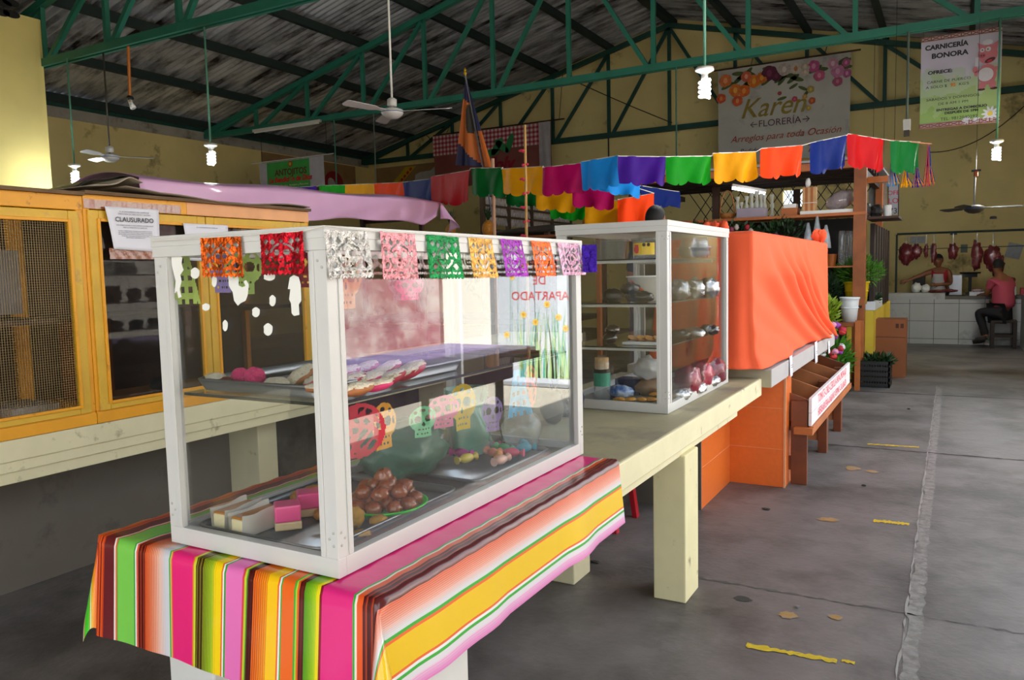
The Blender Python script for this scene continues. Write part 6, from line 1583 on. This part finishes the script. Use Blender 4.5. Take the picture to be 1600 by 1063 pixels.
# ================================================================ STALLS BEHIND THE NEAR CASES
ds = thing('dark_stall', 'dark tarp roofed fruit stall between the pink sheet and the flower stall', 'market stall', (-6.5, 10.2, 0))
MB().grid(lambda u, v: (-8.2 + 3.7 * u, 9.15 + 2.0 * v, 2.08 + .10 * math.sin(u * 9) * v + .10 * math.sin(v * 3)), 30, 12).build('dark_tarp', DT, ds, smooth=True, solid=.004)
for x in (-8.1, -6.1, -4.62):
    for y in (9.2, 11.1): MB().box(x - .03, x + .03, y - .03, y + .03, 0, 2.07).build('post', DWOOD, ds)
MB().box(-8.1, -4.6, 9.16, 9.22, 1.95, 2.02).build('roof_beam', SW, ds)
MB().box(-8.1, -4.6, 9.3, 10.9, .85, .92).build('stall_counter', SD, ds)
MB().grid(lambda u, v: (-6.6 + 1.5 * u, 9.14, 1.97 - .10 * v - .05 * math.sin(u * 5)), 16, 3).build('blue_tarp', mat('blue_tarp', '1c4c9c', 0.5, var=.2), ds)
# pineapples on cords
PNA = mat('pineapple_skin', 'b87818', 0.6, var=.35, scale=40, bump=1, bscale=60)
PZ = at_y(763, 372, 9.0).z
MB().box(-8.1, -3.75, 8.9, 9.1, PZ - .03, PZ).build('display_shelf', SW, ds)
MB().box(-8.1, -8.05, 8.92, 8.98, 0, PZ - .03).box(-3.82, -3.77, 8.92, 8.98, 0, PZ - .03).build('shelf_post', SW, ds)
for i, (px, r) in enumerate(((763, .085), (704, .075), (920, .08))):
    x = at_y(px, 360, 9.0).x; p = Vector((x, 9.0, PZ + r * 1.4))
    t = thing('pineapple', ('pineapple standing left of the bamboo cane', 'pineapple low behind the tip of the pink sheet', 'pineapple half hidden right of the cane')[i], 'fruit', Vector((x, 9.0, PZ)), 'pineapples on the dark stall shelf')
    MB().blob(p, (r, r, r * 1.4), .05, i).build('fruit_body', PNA, t, smooth=True)
    m = MB(); rd = random.Random(i)
    for k in range(30):
        a = k * 2.4; l = rd.uniform(.12, .24); o_ = rd.uniform(.02, .12)
        b0 = p + Vector((0, 0, r * 1.3)); tip = b0 + Vector((o_ * math.cos(a), o_ * math.sin(a), l)); s = Vector((-math.sin(a), math.cos(a), 0)) * .014
        m.add([b0 - s, b0 + s, tip], [(0, 1, 2)])
    m.build('leaf_crown', LF1, t)
p = at_y(771, 300, 8.4); tag(MB().tube([(p.x, 8.4, 0), (p.x, 8.4, 2.95)], .022, 8).build('wooden_pole', mat('pinkish_stick', 'c09070', 0.6)), 'pale wooden pole holding up the middle of the long garland', 'pole')
# breeze block style screen whose solid zigzag strips are painted pale as daylight through gaps
VX = -8.35
lt = thing('vent_screen', 'brown screen with rows of pale pinkish zigzag strips painted as daylit openings behind the stalls', 'screen', (VX, 15.4, 0))
VS = mat('painted_daylight_zigzag', 'faeef0', 0.6, var=.15, scale=20, trl=.3); VB = mat('brown_screen', '5c4838', 0.7, var=.2)
y0v, y1v = at_x(754, 320, VX).y, 17.9
for r_i in range(4):
    z = 3.26 - r_i * .204
    MB().box(VX - .02, VX + .02, y0v, y1v, z + .066, z + .11).build('screen_rail', VB, lt)
    for s_i in range(4):
        ya = y0v + (y1v - y0v) * s_i / 4 + .06; yb = y0v + (y1v - y0v) * (s_i + 1) / 4 - .06
        m = MB(); n = 16; pts = []
        for k in range(n + 1): pts.append((VX, ya + (yb - ya) * k / n, z - .09 + (.145 if k % 2 else 0)))
        for k in range(n): m.bar(pts[k], pts[k + 1], .026, .04)
        m.build('zigzag_strip', VS, lt)
MB().box(VX - .03, VX + .03, y0v - .02, y1v, 3.38, 3.66).build('screen_board', VB, lt); MB().box(VX - .03, VX + .03, y0v - .02, y1v, 0, 2.46).build('screen_board', VB, lt)
for k in range(5): y = y0v + (y1v - y0v) * k / 4; MB().box(VX - .04, VX + .04, y - .05, y + .05, 0, 3.66).build('screen_post', VB, lt)

# ================================================================ BUTCHER'S STALL
BY = 17.15
bt = thing('butcher_counter', 'white tiled butcher counter in front of the far yellow wall', 'counter', (.1, BY + .3, 0))
TILE = mat('white_wall_tile', 'b9b8b4', 0.35, var=.08, scale=2, dark='8f8c84', dark_amt=.3, dscale=2)
MB().box(-1.15, 1.25, BY, BY + .6, 0, .90).build('tiled_front', TILE, bt)
MB().box(-1.2, -.13, BY - .02, BY + .65, .90, .98).build('counter_slab', TILE, bt, bevel=.003, label='tiled raised slab')
MB().box(-.13, 1.28, BY - .02, BY + .65, .86, .92).build('counter_slab', mat('grey_concrete_slab', '6c675f', 0.7, var=.2), bt, bevel=.003)
g = MB()
for x in [-1.15 + .42 * k for k in range(6)]: g.box(x - .005, x + .005, BY - .003, BY - .001, 0, .86)
for z in (.10, .44, .78): g.box(-1.15, 1.25, BY - .003, BY - .001, z - .005, z + .005)
g.build('grout_line', mat('dark_grout', '6a6862', 0.9), bt)
MB().box(1.10, 1.27, BY - .9, BY, 0, .95).build('tiled_return', TILE, bt)
MB().box(-1.1, 1.25, 18.6, 19.3, .80, .88).box(-1.1, -1.0, 18.7, 19.2, 0, .8).box(1.15, 1.25, 18.7, 19.2, 0, .8).build('back_counter', TILE, bt)
fr = thing('meat_rail', 'dark pipe frame above the butcher counter for hanging meat', 'frame', (.1, BY + .4, .95))
zR = at_y(1500, 363, BY + .4).z
MB().tube([(-1.0, BY + .4, zR + .01), (1.28, BY + .4, zR)], .022, 8).tube([(-1.0, BY + .4, zR), (-1.0, BY + .4, .98)], .02, 8).tube([(1.26, BY + .4, zR), (1.26, BY + .4, .92)], .02, 8).tube([(-1.0, BY + .4, zR - .30), (1.26, BY + .4, zR - .3)], .008, 6).build('pipe_frame', mat('dark_pipe', '26332e', 0.5), fr)
MEAT = mat('dark_red_meat', '6c1c24', 0.35, var=.4, scale=10, dark='b8848a', dark_amt=.35, dscale=9, coat=.3)
for i, (px, py, w, h) in enumerate(((1416, 398, .13, .20), (1432, 393, .09, .14), (1447, 392, .04, .13), (1459, 396, .05, .19), (1489, 393, .08, .16), (1526, 400, .09, .26), (1551, 402, .13, .22), (1557, 412, .12, .22))):
    p = at_y(px, py, BY + .4)
    t = thing('hanging_meat', ('largest dark red cut at the left end of the meat rail', 'second cut from the left on the meat rail', 'thin dark strip of meat left of the butcher', 'long narrow strip of meat just above the butcher', 'pale marbled cut right of the butcher', 'long ragged red cut right of the steel scale', 'big fatty cut above the seated man', 'lower fatty cut behind the seated man')[i], 'meat', p, 'cuts of meat on the rail')
    MB().blob(p, (w, w * .6, h), .45, i * 3, 20, 14, None, 2.6).build('meat_cut', MEAT, t, smooth=True)
    MB().tube([p + Vector((0, 0, h * .8)), Vector((p.x, BY + .4, zR - .3 if p.z + h < zR - .32 else zR))], .006, 5).build('hook', STEEL, t)
def bt_box(label, cat, name, px0, px1, py0, py1, m, Y, d=.1):
    a = at_y(px0, py1, Y); b = at_y(px1, py0, Y)
    return tag(MB().box(a.x, b.x, Y, Y + d, a.z, b.z).build(name, m), label, cat)
def onz(label, cat, name, px0, px1, h, m, Y, d, z):
    a = at_y(px0, 450, Y); b = at_y(px1, 450, Y)
    return tag(MB().box(a.x, b.x, Y, Y + d, z, z + h).build(name, m, bevel=.005), label, cat)
onz('square stainless steel scale box behind the butcher', 'scale', 'steel_scale', 1483, 1503, .42, mat('brushed_steel', 'b0b0b4', 0.35, metal=.6), 18.7, .3, .881)
t = thing('black_scale', 'black counter scale with raised pan beside the steel scale', 'scale', (.25, 18.8, .881))
a = at_y(1505, 420, 18.8); b = at_y(1528, 400, 18.8)
MB().box(a.x, b.x, 18.75, 18.95, 1.25, 1.32).box((a.x + b.x) / 2 - .03, (a.x + b.x) / 2 + .03, 18.8, 18.9, .9, 1.25).box(a.x + .05, b.x - .05, 18.75, 18.95, .881, .93).build('scale_body', BLACK, t)
MB().lathe([(0, 0), (.18, 0), (.20, .03)], ((a.x + b.x) / 2, 18.85, 1.321), 20).build('scale_pan', DARK, t, smooth=True)
onz('black box at the left of the butcher', 'box', 'black_box', 1426, 1445, .44, mat('matte_black', '0e0e10', 0.6), 17.95, .2, .861)
tag(MB().box(-.95, -.55, 17.82, 18.2, 0, .86).build('work_table', TILE), 'low tiled table behind the butcher counter on the left', 'table')
# papers on the wall
for i, (px0, px1, py0, py1, lb, rot) in enumerate(((1422, 1446, 369, 381, 'small white lettered sign on the wall above the left meat', 0), (1409, 1426, 383, 398, 'pale paper behind the left cut of meat', 0), (1453, 1460, 383, 402, 'narrow white paper beside the meat strips', 0), (1501, 1512, 382, 395, 'grey electric box on the wall above the scale', 0), (1572, 1597, 380, 404, 'tilted white paper on the wall at the right', .25))):
    a = at_y(px0, py1, 19.83); b = at_y(px1, py0, 19.83)
    c = Vector(((a.x + b.x) / 2, 19.83, (a.z + b.z) / 2)); m = MB(); m.M = Matrix.Translation(c) @ Matrix.Rotation(rot, 4, 'Y')
    m.box((a.x - b.x) / 2, (b.x - a.x) / 2, -.01, .015, (a.z - b.z) / 2, (b.z - a.z) / 2)
    o = m.build('wall_paper_sheet' if i != 3 else 'electric_box', mat('dim_paper', 'aeb0b8', 0.7, var=.15, scale=14) if i != 3 else mat('grey_electric_box', '6c7468', 0.6)); tag(o, lb, 'paper' if i != 3 else 'electric box')
for i, (px, py) in enumerate(((1552, 342), (1490, 367))):
    p = at_y(px, py, 19.8); tag(MB().lathe([(0, 0), (.07, 0), (.06, .05), (0, .06)], (p.x, 19.8, p.z), 14).build('wall_fitting', mat('grey_fitting', '5c5a60', 0.6)), ('small grey round fitting high on the right wall', 'small grey fitting on the wall above the pipe frame')[i], 'fitting')
# meat and bags on the counter
for i, (px, w, h, m_, lb) in enumerate(((1432, .09, .10, WPLA, 'white plastic bag on the left of the butcher counter'), (1446, .08, .08, WPLA, 'smaller white bag on the butcher counter'), (1462, .16, .03, MEAT, 'flat cut of meat on the butcher counter before the butcher'), (1482, .16, .03, MEAT, 'second flat cut of meat to the right of the first'))):
    p = at_y(px, 455, BY + .25); zt_ = .981 if p.x + w < -.1 else .921
    if p.x > -.3 and i > 1: zt_ = .981 if p.x < -.25 else .99
    tag(MB().blob((p.x, BY + .25, zt_ + h * .95), (w, .12, h), .3, i, 16, 10).build('counter_bag' if i < 2 else 'counter_meat', m_, smooth=True), lb, 'bag' if i < 2 else 'meat')
onz('small white tray of goods near the seated man', 'tray', 'goods_tray', 1515, 1542, .07, PAPER, BY + .1, .3, .921)
onz('dark red joint of meat behind the small white tray', 'meat', 'meat_joint', 1520, 1536, .12, MEAT, BY + .42, .12, .921)
onz('red plastic basin at the right end of the butcher counter', 'basin', 'red_basin', 1595, 1606, .14, RP, BY + .1, .25, .921)
onz('white plastic jar on the butcher counter right of the seated man', 'jar', 'white_jar', 1578, 1588, .16, WPLA, BY + .3, .12, .921)

# ================================================================ PEOPLE
SKIN = mat('brown_skin', '8a5638', 0.55, var=.06)
def skinned(name, J, E_, m, parent, sub=2):
    keys = list(J); idx = {k: i for i, k in enumerate(keys)}
    off = WL[parent] if parent is not None else Vector((0, 0, 0))
    me = bpy.data.meshes.new(name)
    me.from_pydata([tuple(Vector(J[k][0]) - off) for k in keys], [(idx[a], idx[b]) for a, b in E_], [])
    o = bpy.data.objects.new(name, me); COL.objects.link(o)
    o.modifiers.new('skin', 'SKIN')
    if not me.skin_vertices: me.skin_vertices.new()
    sv_ = me.skin_vertices[0].data
    for k in keys:
        r = J[k][1]; sv_[idx[k]].radius = (r, r) if not isinstance(r, tuple) else r
        sv_[idx[k]].use_root = (idx[k] == 0)
    s = o.modifiers.new('sub', 'SUBSURF'); s.levels = sub; s.render_levels = sub
    dg = bpy.context.evaluated_depsgraph_get(); dg.update()
    nm = bpy.data.meshes.new_from_object(o.evaluated_get(dg))
    COL.objects.unlink(o); bpy.data.objects.remove(o)
    nm.materials.clear(); nm.materials.append(m)
    for p in nm.polygons: p.use_smooth = True
    o = bpy.data.objects.new(name, nm); COL.objects.link(o); o.parent = parent; WL[o] = off
    return o
def fingers(J, E_, wrist, key, hd, side):
    """palm and five unequal fingers"""
    W = Vector(wrist); d = Vector(hd).normalized(); s = Vector(side).normalized(); n = d.cross(s)
    J[key + 'palm'] = (W + d * .05, .027); E_.append((key, key + 'palm'))
    for i, (o_, L_) in enumerate(((-.028, .070), (-.010, .080), (.010, .075), (.027, .058))):
        a = key + 'f%d' % i
        J[a + 'a'] = (W + d * .085 + s * o_, .010); J[a + 'b'] = (W + d * (.085 + L_ * .5) + s * o_ * 1.1 + n * .010, .009); J[a + 'c'] = (W + d * (.085 + L_ * .85) + s * o_ * 1.15 + n * .028, .0075)
        E_ += [(key + 'palm', a + 'a'), (a + 'a', a + 'b'), (a + 'b', a + 'c')]
    J[key + 't1'] = (W + d * .045 - s * .045, .011); J[key + 't2'] = (W + d * .085 - s * .060 + n * .01, .009)
    E_ += [(key + 'palm', key + 't1'), (key + 't1', key + 't2')]
def head_bits(t, hc, face, m_hair, hair_drop=.02):
    f = Vector(face).normalized(); s = f.cross(Vector((0, 0, 1))).normalized(); hc = Vector(hc)
    R = Matrix((s, f, Vector((0, 0, 1)))).transposed()
    # hair cap
    mb = MB(); vs = []; fsx = []
    n, k = 20, 9
    for i in range(k + 1):
        ph = PI * .62 * i / k
        for j in range(n):
            a = 2 * PI * j / n; u = Vector((math.sin(ph) * math.cos(a), math.sin(ph) * math.sin(a), math.cos(ph)))
            if u.y > .25 and u.z < .45: u = Vector((u.x, .25 + (u.y - .25) * .2, max(u.z, .30)))
            vs.append(hc + R @ Vector((u.x * .090, u.y * .105 - .008, u.z * .125 + .015)))
    for i in range(k):
        for j in range(n): fsx.append((i * n + j, (i + 1) * n + j, (i + 1) * n + (j + 1) % n, i * n + (j + 1) % n))
    mb.add(vs, fsx); mb.build('hair', m_hair, t, smooth=True)
    e = MB(); e.blob(hc + f * .086 + s * .032 + Vector((0, 0, .012)), (.012, .008, .007), n=8, m=6).blob(hc + f * .086 - s * .032 + Vector((0, 0, .012)), (.012, .008, .007), n=8, m=6)
    e.build('eyes', mat('dark_eye', '1c1410', 0.4), t)
    MB().blob(hc + f * .090 + Vector((0, 0, -.052)), (.022, .008, .006), n=10, m=6, rot=R).build('mouth', mat('lip', '6c3428', 0.5), t)
def head_joints(J, E_, neck, hc, face):
    f = Vector(face).normalized(); hc = Vector(hc); s = f.cross(Vector((0, 0, 1))).normalized()
    J['hl'] = (hc - Vector((0, 0, .07)) + f * .015, .062); J['hm'] = (hc + Vector((0, 0, .0)), .088); J['ht'] = (hc + Vector((0, 0, .07)), .074)
    J['no'] = (hc + f * .095 - Vector((0, 0, .015)), .014); J['no2'] = (hc + f * .112 - Vector((0, 0, .025)), .010)
    J['el'] = (hc + s * .085, .016); J['el2'] = (hc + s * .098, .012); J['er'] = (hc - s * .085, .016); J['er2'] = (hc - s * .098, .012)
    E_ += [(neck, 'hl'), ('hl', 'hm'), ('hm', 'ht'), ('hm', 'no'), ('no', 'no2'), ('hm', 'el'), ('el', 'el2'), ('hm', 'er'), ('er', 'er2')]

# seated man, back three-quarters towards us, leaning on the counter
MY = 16.65
mp = at_y(1566, 500, MY); mx = mp.x
sm = thing('person', 'man in salmon pink shirt and dark trousers seated on a stool at the counter', 'person', (mx, MY, 0))
HX = mx + .02
hip = (HX, MY, .66)
J = {'pel': (hip, .12), 'bel': ((HX - .01, MY + .01, .86), .16), 'che': ((HX - .03, MY + .03, 1.08), .16), 'sho': ((HX - .05, MY + .05, 1.24), .11), 'nek': ((HX - .085, MY + .07, 1.33), .055)}
E_ = [('pel', 'bel'), ('bel', 'che'), ('che', 'sho'), ('sho', 'nek')]
head_joints(J, E_, 'nek', (HX - .11, MY + .09, 1.47), (-.55, .8, -.05))
# arms
J.update({'ls': ((HX - .20, MY - .06, 1.20), .062), 'le': ((HX - .27, MY + .06, .97), .046), 'lw': ((HX - .33, MY + .24, .955), .030),
          'rs': ((HX + .12, MY + .16, 1.20), .062), 're': ((HX + .08, MY + .30, .98), .046), 'rw': ((HX - .10, MY + .40, .955), .030)})
E_ += [('sho', 'ls'), ('ls', 'le'), ('le', 'lw'), ('sho', 'rs'), ('rs', 're'), ('re', 'rw')]
fingers(J, E_, J['lw'][0], 'lw', (-.4, .9, 0), (.9, .4, 0)); fingers(J, E_, J['rw'][0], 'rw', (-1, .2, 0), (.2, 1, 0))
# legs
J.update({'lh': ((HX - .08, MY - .09, .64), .10), 'lk': ((HX - .42, MY - .10, .66), .070), 'la': ((HX - .26, MY - .14, .22), .042), 'lf': ((HX - .38, MY - .15, .17), .036),
          'rh': ((HX - .02, MY + .10, .64), .10), 'rk': ((HX - .36, MY + .12, .62), .070), 'ra': ((HX - .28, MY + .10, .16), .042), 'rf': ((HX - .42, MY + .10, .10), .036)})
E_ += [('pel', 'lh'), ('lh', 'lk'), ('lk', 'la'), ('la', 'lf'), ('pel', 'rh'), ('rh', 'rk'), ('rk', 'ra'), ('ra', 'rf')]
skinned('body', J, E_, SKIN, sm)
def inflate(keys, ed, dr): return {k: (J[k][0], J[k][1] + dr) for k in keys}, ed
Jc, Ec = inflate(('pel', 'bel', 'che', 'sho'), None, .02)
Jc['pel'] = (Vector(hip) + Vector((0, 0, .02)), .205)
Jc['bel'] = (J['bel'][0], .19); Jc['sho'] = (J['sho'][0], .145); Jc['col'] = (Vector(J['sho'][0]) * .45 + Vector(J['nek'][0]) * .55, .085)
Jc['lsl'] = (Vector(J['ls'][0]) , .080); Jc['lsm'] = (Vector(J['ls'][0]) * .4 + Vector(J['le'][0]) * .6, .068)
Jc['rsl'] = (Vector(J['rs'][0]) - Vector((.03, 0, .01)), .074); Jc['rsm'] = (Vector(J['rs'][0]) * .4 + Vector(J['re'][0]) * .6, .068)
skinned('shirt', Jc, [('pel', 'bel'), ('bel', 'che'), ('che', 'sho'), ('sho', 'col'), ('sho', 'lsl'), ('lsl', 'lsm'), ('sho', 'rsl'), ('rsl', 'rsm')], mat('salmon_pink_shirt', 'b8485c', 0.8, var=.06), sm)
Jt, _ = inflate(('pel', 'lh', 'lk', 'rh', 'rk'), None, .012)
Jt['pel'] = (hip, .185); Jt['la_'] = (J['la'][0], .055); Jt['ra_'] = (J['ra'][0], .055)
skinned('trousers', Jt, [('pel', 'lh'), ('lh', 'lk'), ('lk', 'la_'), ('pel', 'rh'), ('rh', 'rk'), ('rk', 'ra_')], mat('dark_trousers', '16161c', 0.8), sm)
for k in ('l', 'r'):
    a = Vector(J[k + 'a'][0]); b = Vector(J[k + 'f'][0])
    MB().tube([a - Vector((0, 0, .02)), (a + b) / 2 - Vector((0, 0, .02)), b - Vector((.05, 0, .02))], [.048, .05, .035], 10).build('shoe', mat('dark_shoe', '2a2626', 0.5), sm, smooth=True)
head_bits(sm, (HX - .11, MY + .09, 1.47), (-.55, .8, -.05), mat('greying_black_hair', '1c1a1a', 0.8))
st = thing('wooden_stool', 'dark wooden four legged stool under the seated man', 'stool', (HX, MY, 0))
MB().box(HX - .20, HX + .20, MY - .18, MY + .18, .46, .505).build('seat', SD, st, bevel=.004)
for sx in (-1, 1):
    for sy in (-1, 1): MB().box(HX + sx * .17 - .03, HX + sx * .17 + .03, MY + sy * .14 - .03, MY + sy * .14 + .03, 0, .46).build('leg', SD, st)
MB().box(HX - .15, HX + .15, MY - .155, MY - .125, .20, .25).box(HX - .15, HX + .15, MY + .125, MY + .155, .20, .25).build('stretcher', SD, st)

# butcher standing behind the counter, arm reaching left
QY = 17.98
bp2 = at_y(1468, 430, QY); bxx = bp2.x
bm = thing('person', 'butcher in red shirt and white apron reaching left behind the counter', 'person', (bxx, QY, 0))
J = {'pel': ((bxx, QY, .93), .13), 'bel': ((bxx, QY, 1.06), .125), 'che': ((bxx, QY, 1.24), .14), 'sho': ((bxx - .01, QY, 1.40), .10), 'nek': ((bxx - .02, QY - .01, 1.47), .05)}
E_ = [('pel', 'bel'), ('bel', 'che'), ('che', 'sho'), ('sho', 'nek')]
head_joints(J, E_, 'nek', (bxx - .03, QY - .02, 1.60), (-.25, -.95, -.1))
J.update({'ls': ((bxx - .17, QY - .01, 1.38), .058), 'le': ((bxx - .36, QY - .10, 1.30), .044), 'lw': ((bxx - .56, QY - .16, 1.22), .030),
          'rs': ((bxx + .17, QY, 1.38), .058), 're': ((bxx + .20, QY - .10, 1.14), .044), 'rw': ((bxx + .0, QY - .22, 1.13), .030),
          'lh': ((bxx - .09, QY, .86), .09), 'lk': ((bxx - .10, QY, .48), .06), 'la': ((bxx - .10, QY + .02, .09), .042), 'lf': ((bxx - .10, QY - .12, .045), .04),
          'rh': ((bxx + .09, QY, .86), .09), 'rk': ((bxx + .10, QY, .48), .06), 'ra': ((bxx + .10, QY + .02, .09), .042), 'rf': ((bxx + .10, QY - .12, .045), .04)})
E_ += [('sho', 'ls'), ('ls', 'le'), ('le', 'lw'), ('sho', 'rs'), ('rs', 're'), ('re', 'rw'), ('pel', 'lh'), ('lh', 'lk'), ('lk', 'la'), ('la', 'lf'), ('pel', 'rh'), ('rh', 'rk'), ('rk', 'ra'), ('ra', 'rf')]
fingers(J, E_, J['lw'][0], 'lw', (-1, -.3, -.3), (0, 0, 1)); fingers(J, E_, J['rw'][0], 'rw', (-1, -.3, 0), (0, 0, 1))
skinned('body', J, E_, SKIN, bm)
Jc = {k: (J[k][0], J[k][1] + .014) for k in ('pel', 'bel', 'che', 'sho')}
Jc['l'] = (Vector(J['ls'][0]) + Vector((.03, 0, 0)), .068); Jc['r'] = (Vector(J['rs'][0]) - Vector((.03, 0, 0)), .068)
skinned('red_shirt', Jc, [('pel', 'bel'), ('bel', 'che'), ('che', 'sho'), ('sho', 'l'), ('sho', 'r')], mat('red_shirt', 'a81828', 0.8), bm)
Jt = {'pel': ((bxx, QY, .90), .145)}; Et = []
for k in 'lr':
    for q_ in 'hka': Jt[k + q_] = (J[k + q_][0], J[k + q_][1] + .015)
    Et += [('pel', k + 'h'), (k + 'h', k + 'k'), (k + 'k', k + 'a')]
skinned('trousers', Jt, Et, mat('dark_trousers', '16161c', 0.8), bm)
m = MB(); m.grid(lambda u, v: (bxx - .02 + (.10 + .10 * v) * math.sin((u - .5) * 2.6), QY - (.155 + .02 * v) * math.cos((u - .5) * 2.2) - .01, 1.34 - .75 * v), 16, 16)
m.build('apron', mat('white_apron', 'b9b6b4', 0.8, var=.06), bm, smooth=True, solid=.004)
head_bits(bm, (bxx - .03, QY - .02, 1.60), (-.25, -.95, -.1), mat('black_hair', '0e0c0c', 0.7))

# vendor whose black hair shows above the second case
VY = 6.9
vp = at_y(1025, 335, VY); vx = vp.x
vm = thing('person', 'dark haired vendor standing behind the second case with only the head showing', 'person', (vx, VY, 0))
hz_ = at_y(1025, 322, VY).z - .13
k_ = hz_ - 1.60
J = {'pel': ((vx, VY, .93), .13), 'bel': ((vx, VY, 1.06), .125), 'che': ((vx, VY, 1.30), .14), 'sho': ((vx, VY, 1.42 + k_), .09), 'nek': ((vx, VY, 1.48 + k_), .05)}
E_ = [('pel', 'bel'), ('bel', 'che'), ('che', 'sho'), ('sho', 'nek')]
head_joints(J, E_, 'nek', (vx, VY, 1.60 + k_), (.3, .95, 0))
J.update({'ls': ((vx - .18, VY, 1.40 + k_), .055), 'le': ((vx - .24, VY - .02, 1.12 + k_), .042), 'lw': ((vx - .25, VY + .06, .88 + k_), .030),
          'rs': ((vx + .18, VY, 1.40 + k_), .055), 're': ((vx + .24, VY - .02, 1.12 + k_), .042), 'rw': ((vx + .25, VY + .06, .88 + k_), .030),
          'lh': ((vx - .09, VY, .86), .09), 'lk': ((vx - .10, VY, .48), .06), 'la': ((vx - .10, VY + .02, .09), .042), 'lf': ((vx - .10, VY + .14, .045), .04),
          'rh': ((vx + .09, VY, .86), .09), 'rk': ((vx + .10, VY, .48), .06), 'ra': ((vx + .10, VY + .02, .09), .042), 'rf': ((vx + .10, VY + .14, .045), .04)})
E_ += [('sho', 'ls'), ('ls', 'le'), ('le', 'lw'), ('sho', 'rs'), ('rs', 're'), ('re', 'rw'), ('pel', 'lh'), ('lh', 'lk'), ('lk', 'la'), ('la', 'lf'), ('pel', 'rh'), ('rh', 'rk'), ('rk', 'ra'), ('ra', 'rf')]
fingers(J, E_, J['lw'][0], 'lw', (0, .1, -1), (0, 1, 0)); fingers(J, E_, J['rw'][0], 'rw', (0, .1, -1), (0, 1, 0))
skinned('body', J, E_, SKIN, vm)
Jc = {k: (J[k][0], J[k][1] + .014) for k in ('pel', 'bel', 'che', 'sho')}
Jc['l'] = (J['ls'][0], .068); Jc['r'] = (J['rs'][0], .068); Jc['l2'] = (J['le'][0], .056); Jc['r2'] = (J['re'][0], .056)
skinned('dark_shirt', Jc, [('pel', 'bel'), ('bel', 'che'), ('che', 'sho'), ('sho', 'l'), ('sho', 'r'), ('l', 'l2'), ('r', 'r2')], mat('dark_shirt', '20242c', 0.8), vm)
Jt = {'pel': ((vx, VY, .90), .145)}; Et = []
for k in 'lr':
    for q_ in 'hka': Jt[k + q_] = (J[k + q_][0], J[k + q_][1] + .015)
    Et += [('pel', k + 'h'), (k + 'h', k + 'k'), (k + 'k', k + 'a')]
skinned('trousers', Jt, Et, mat('dark_trousers', '16161c', 0.8), vm)
head_bits(vm, (vx, VY, 1.60 + k_), (.3, .95, 0), mat('black_hair', '0e0c0c', 0.7))
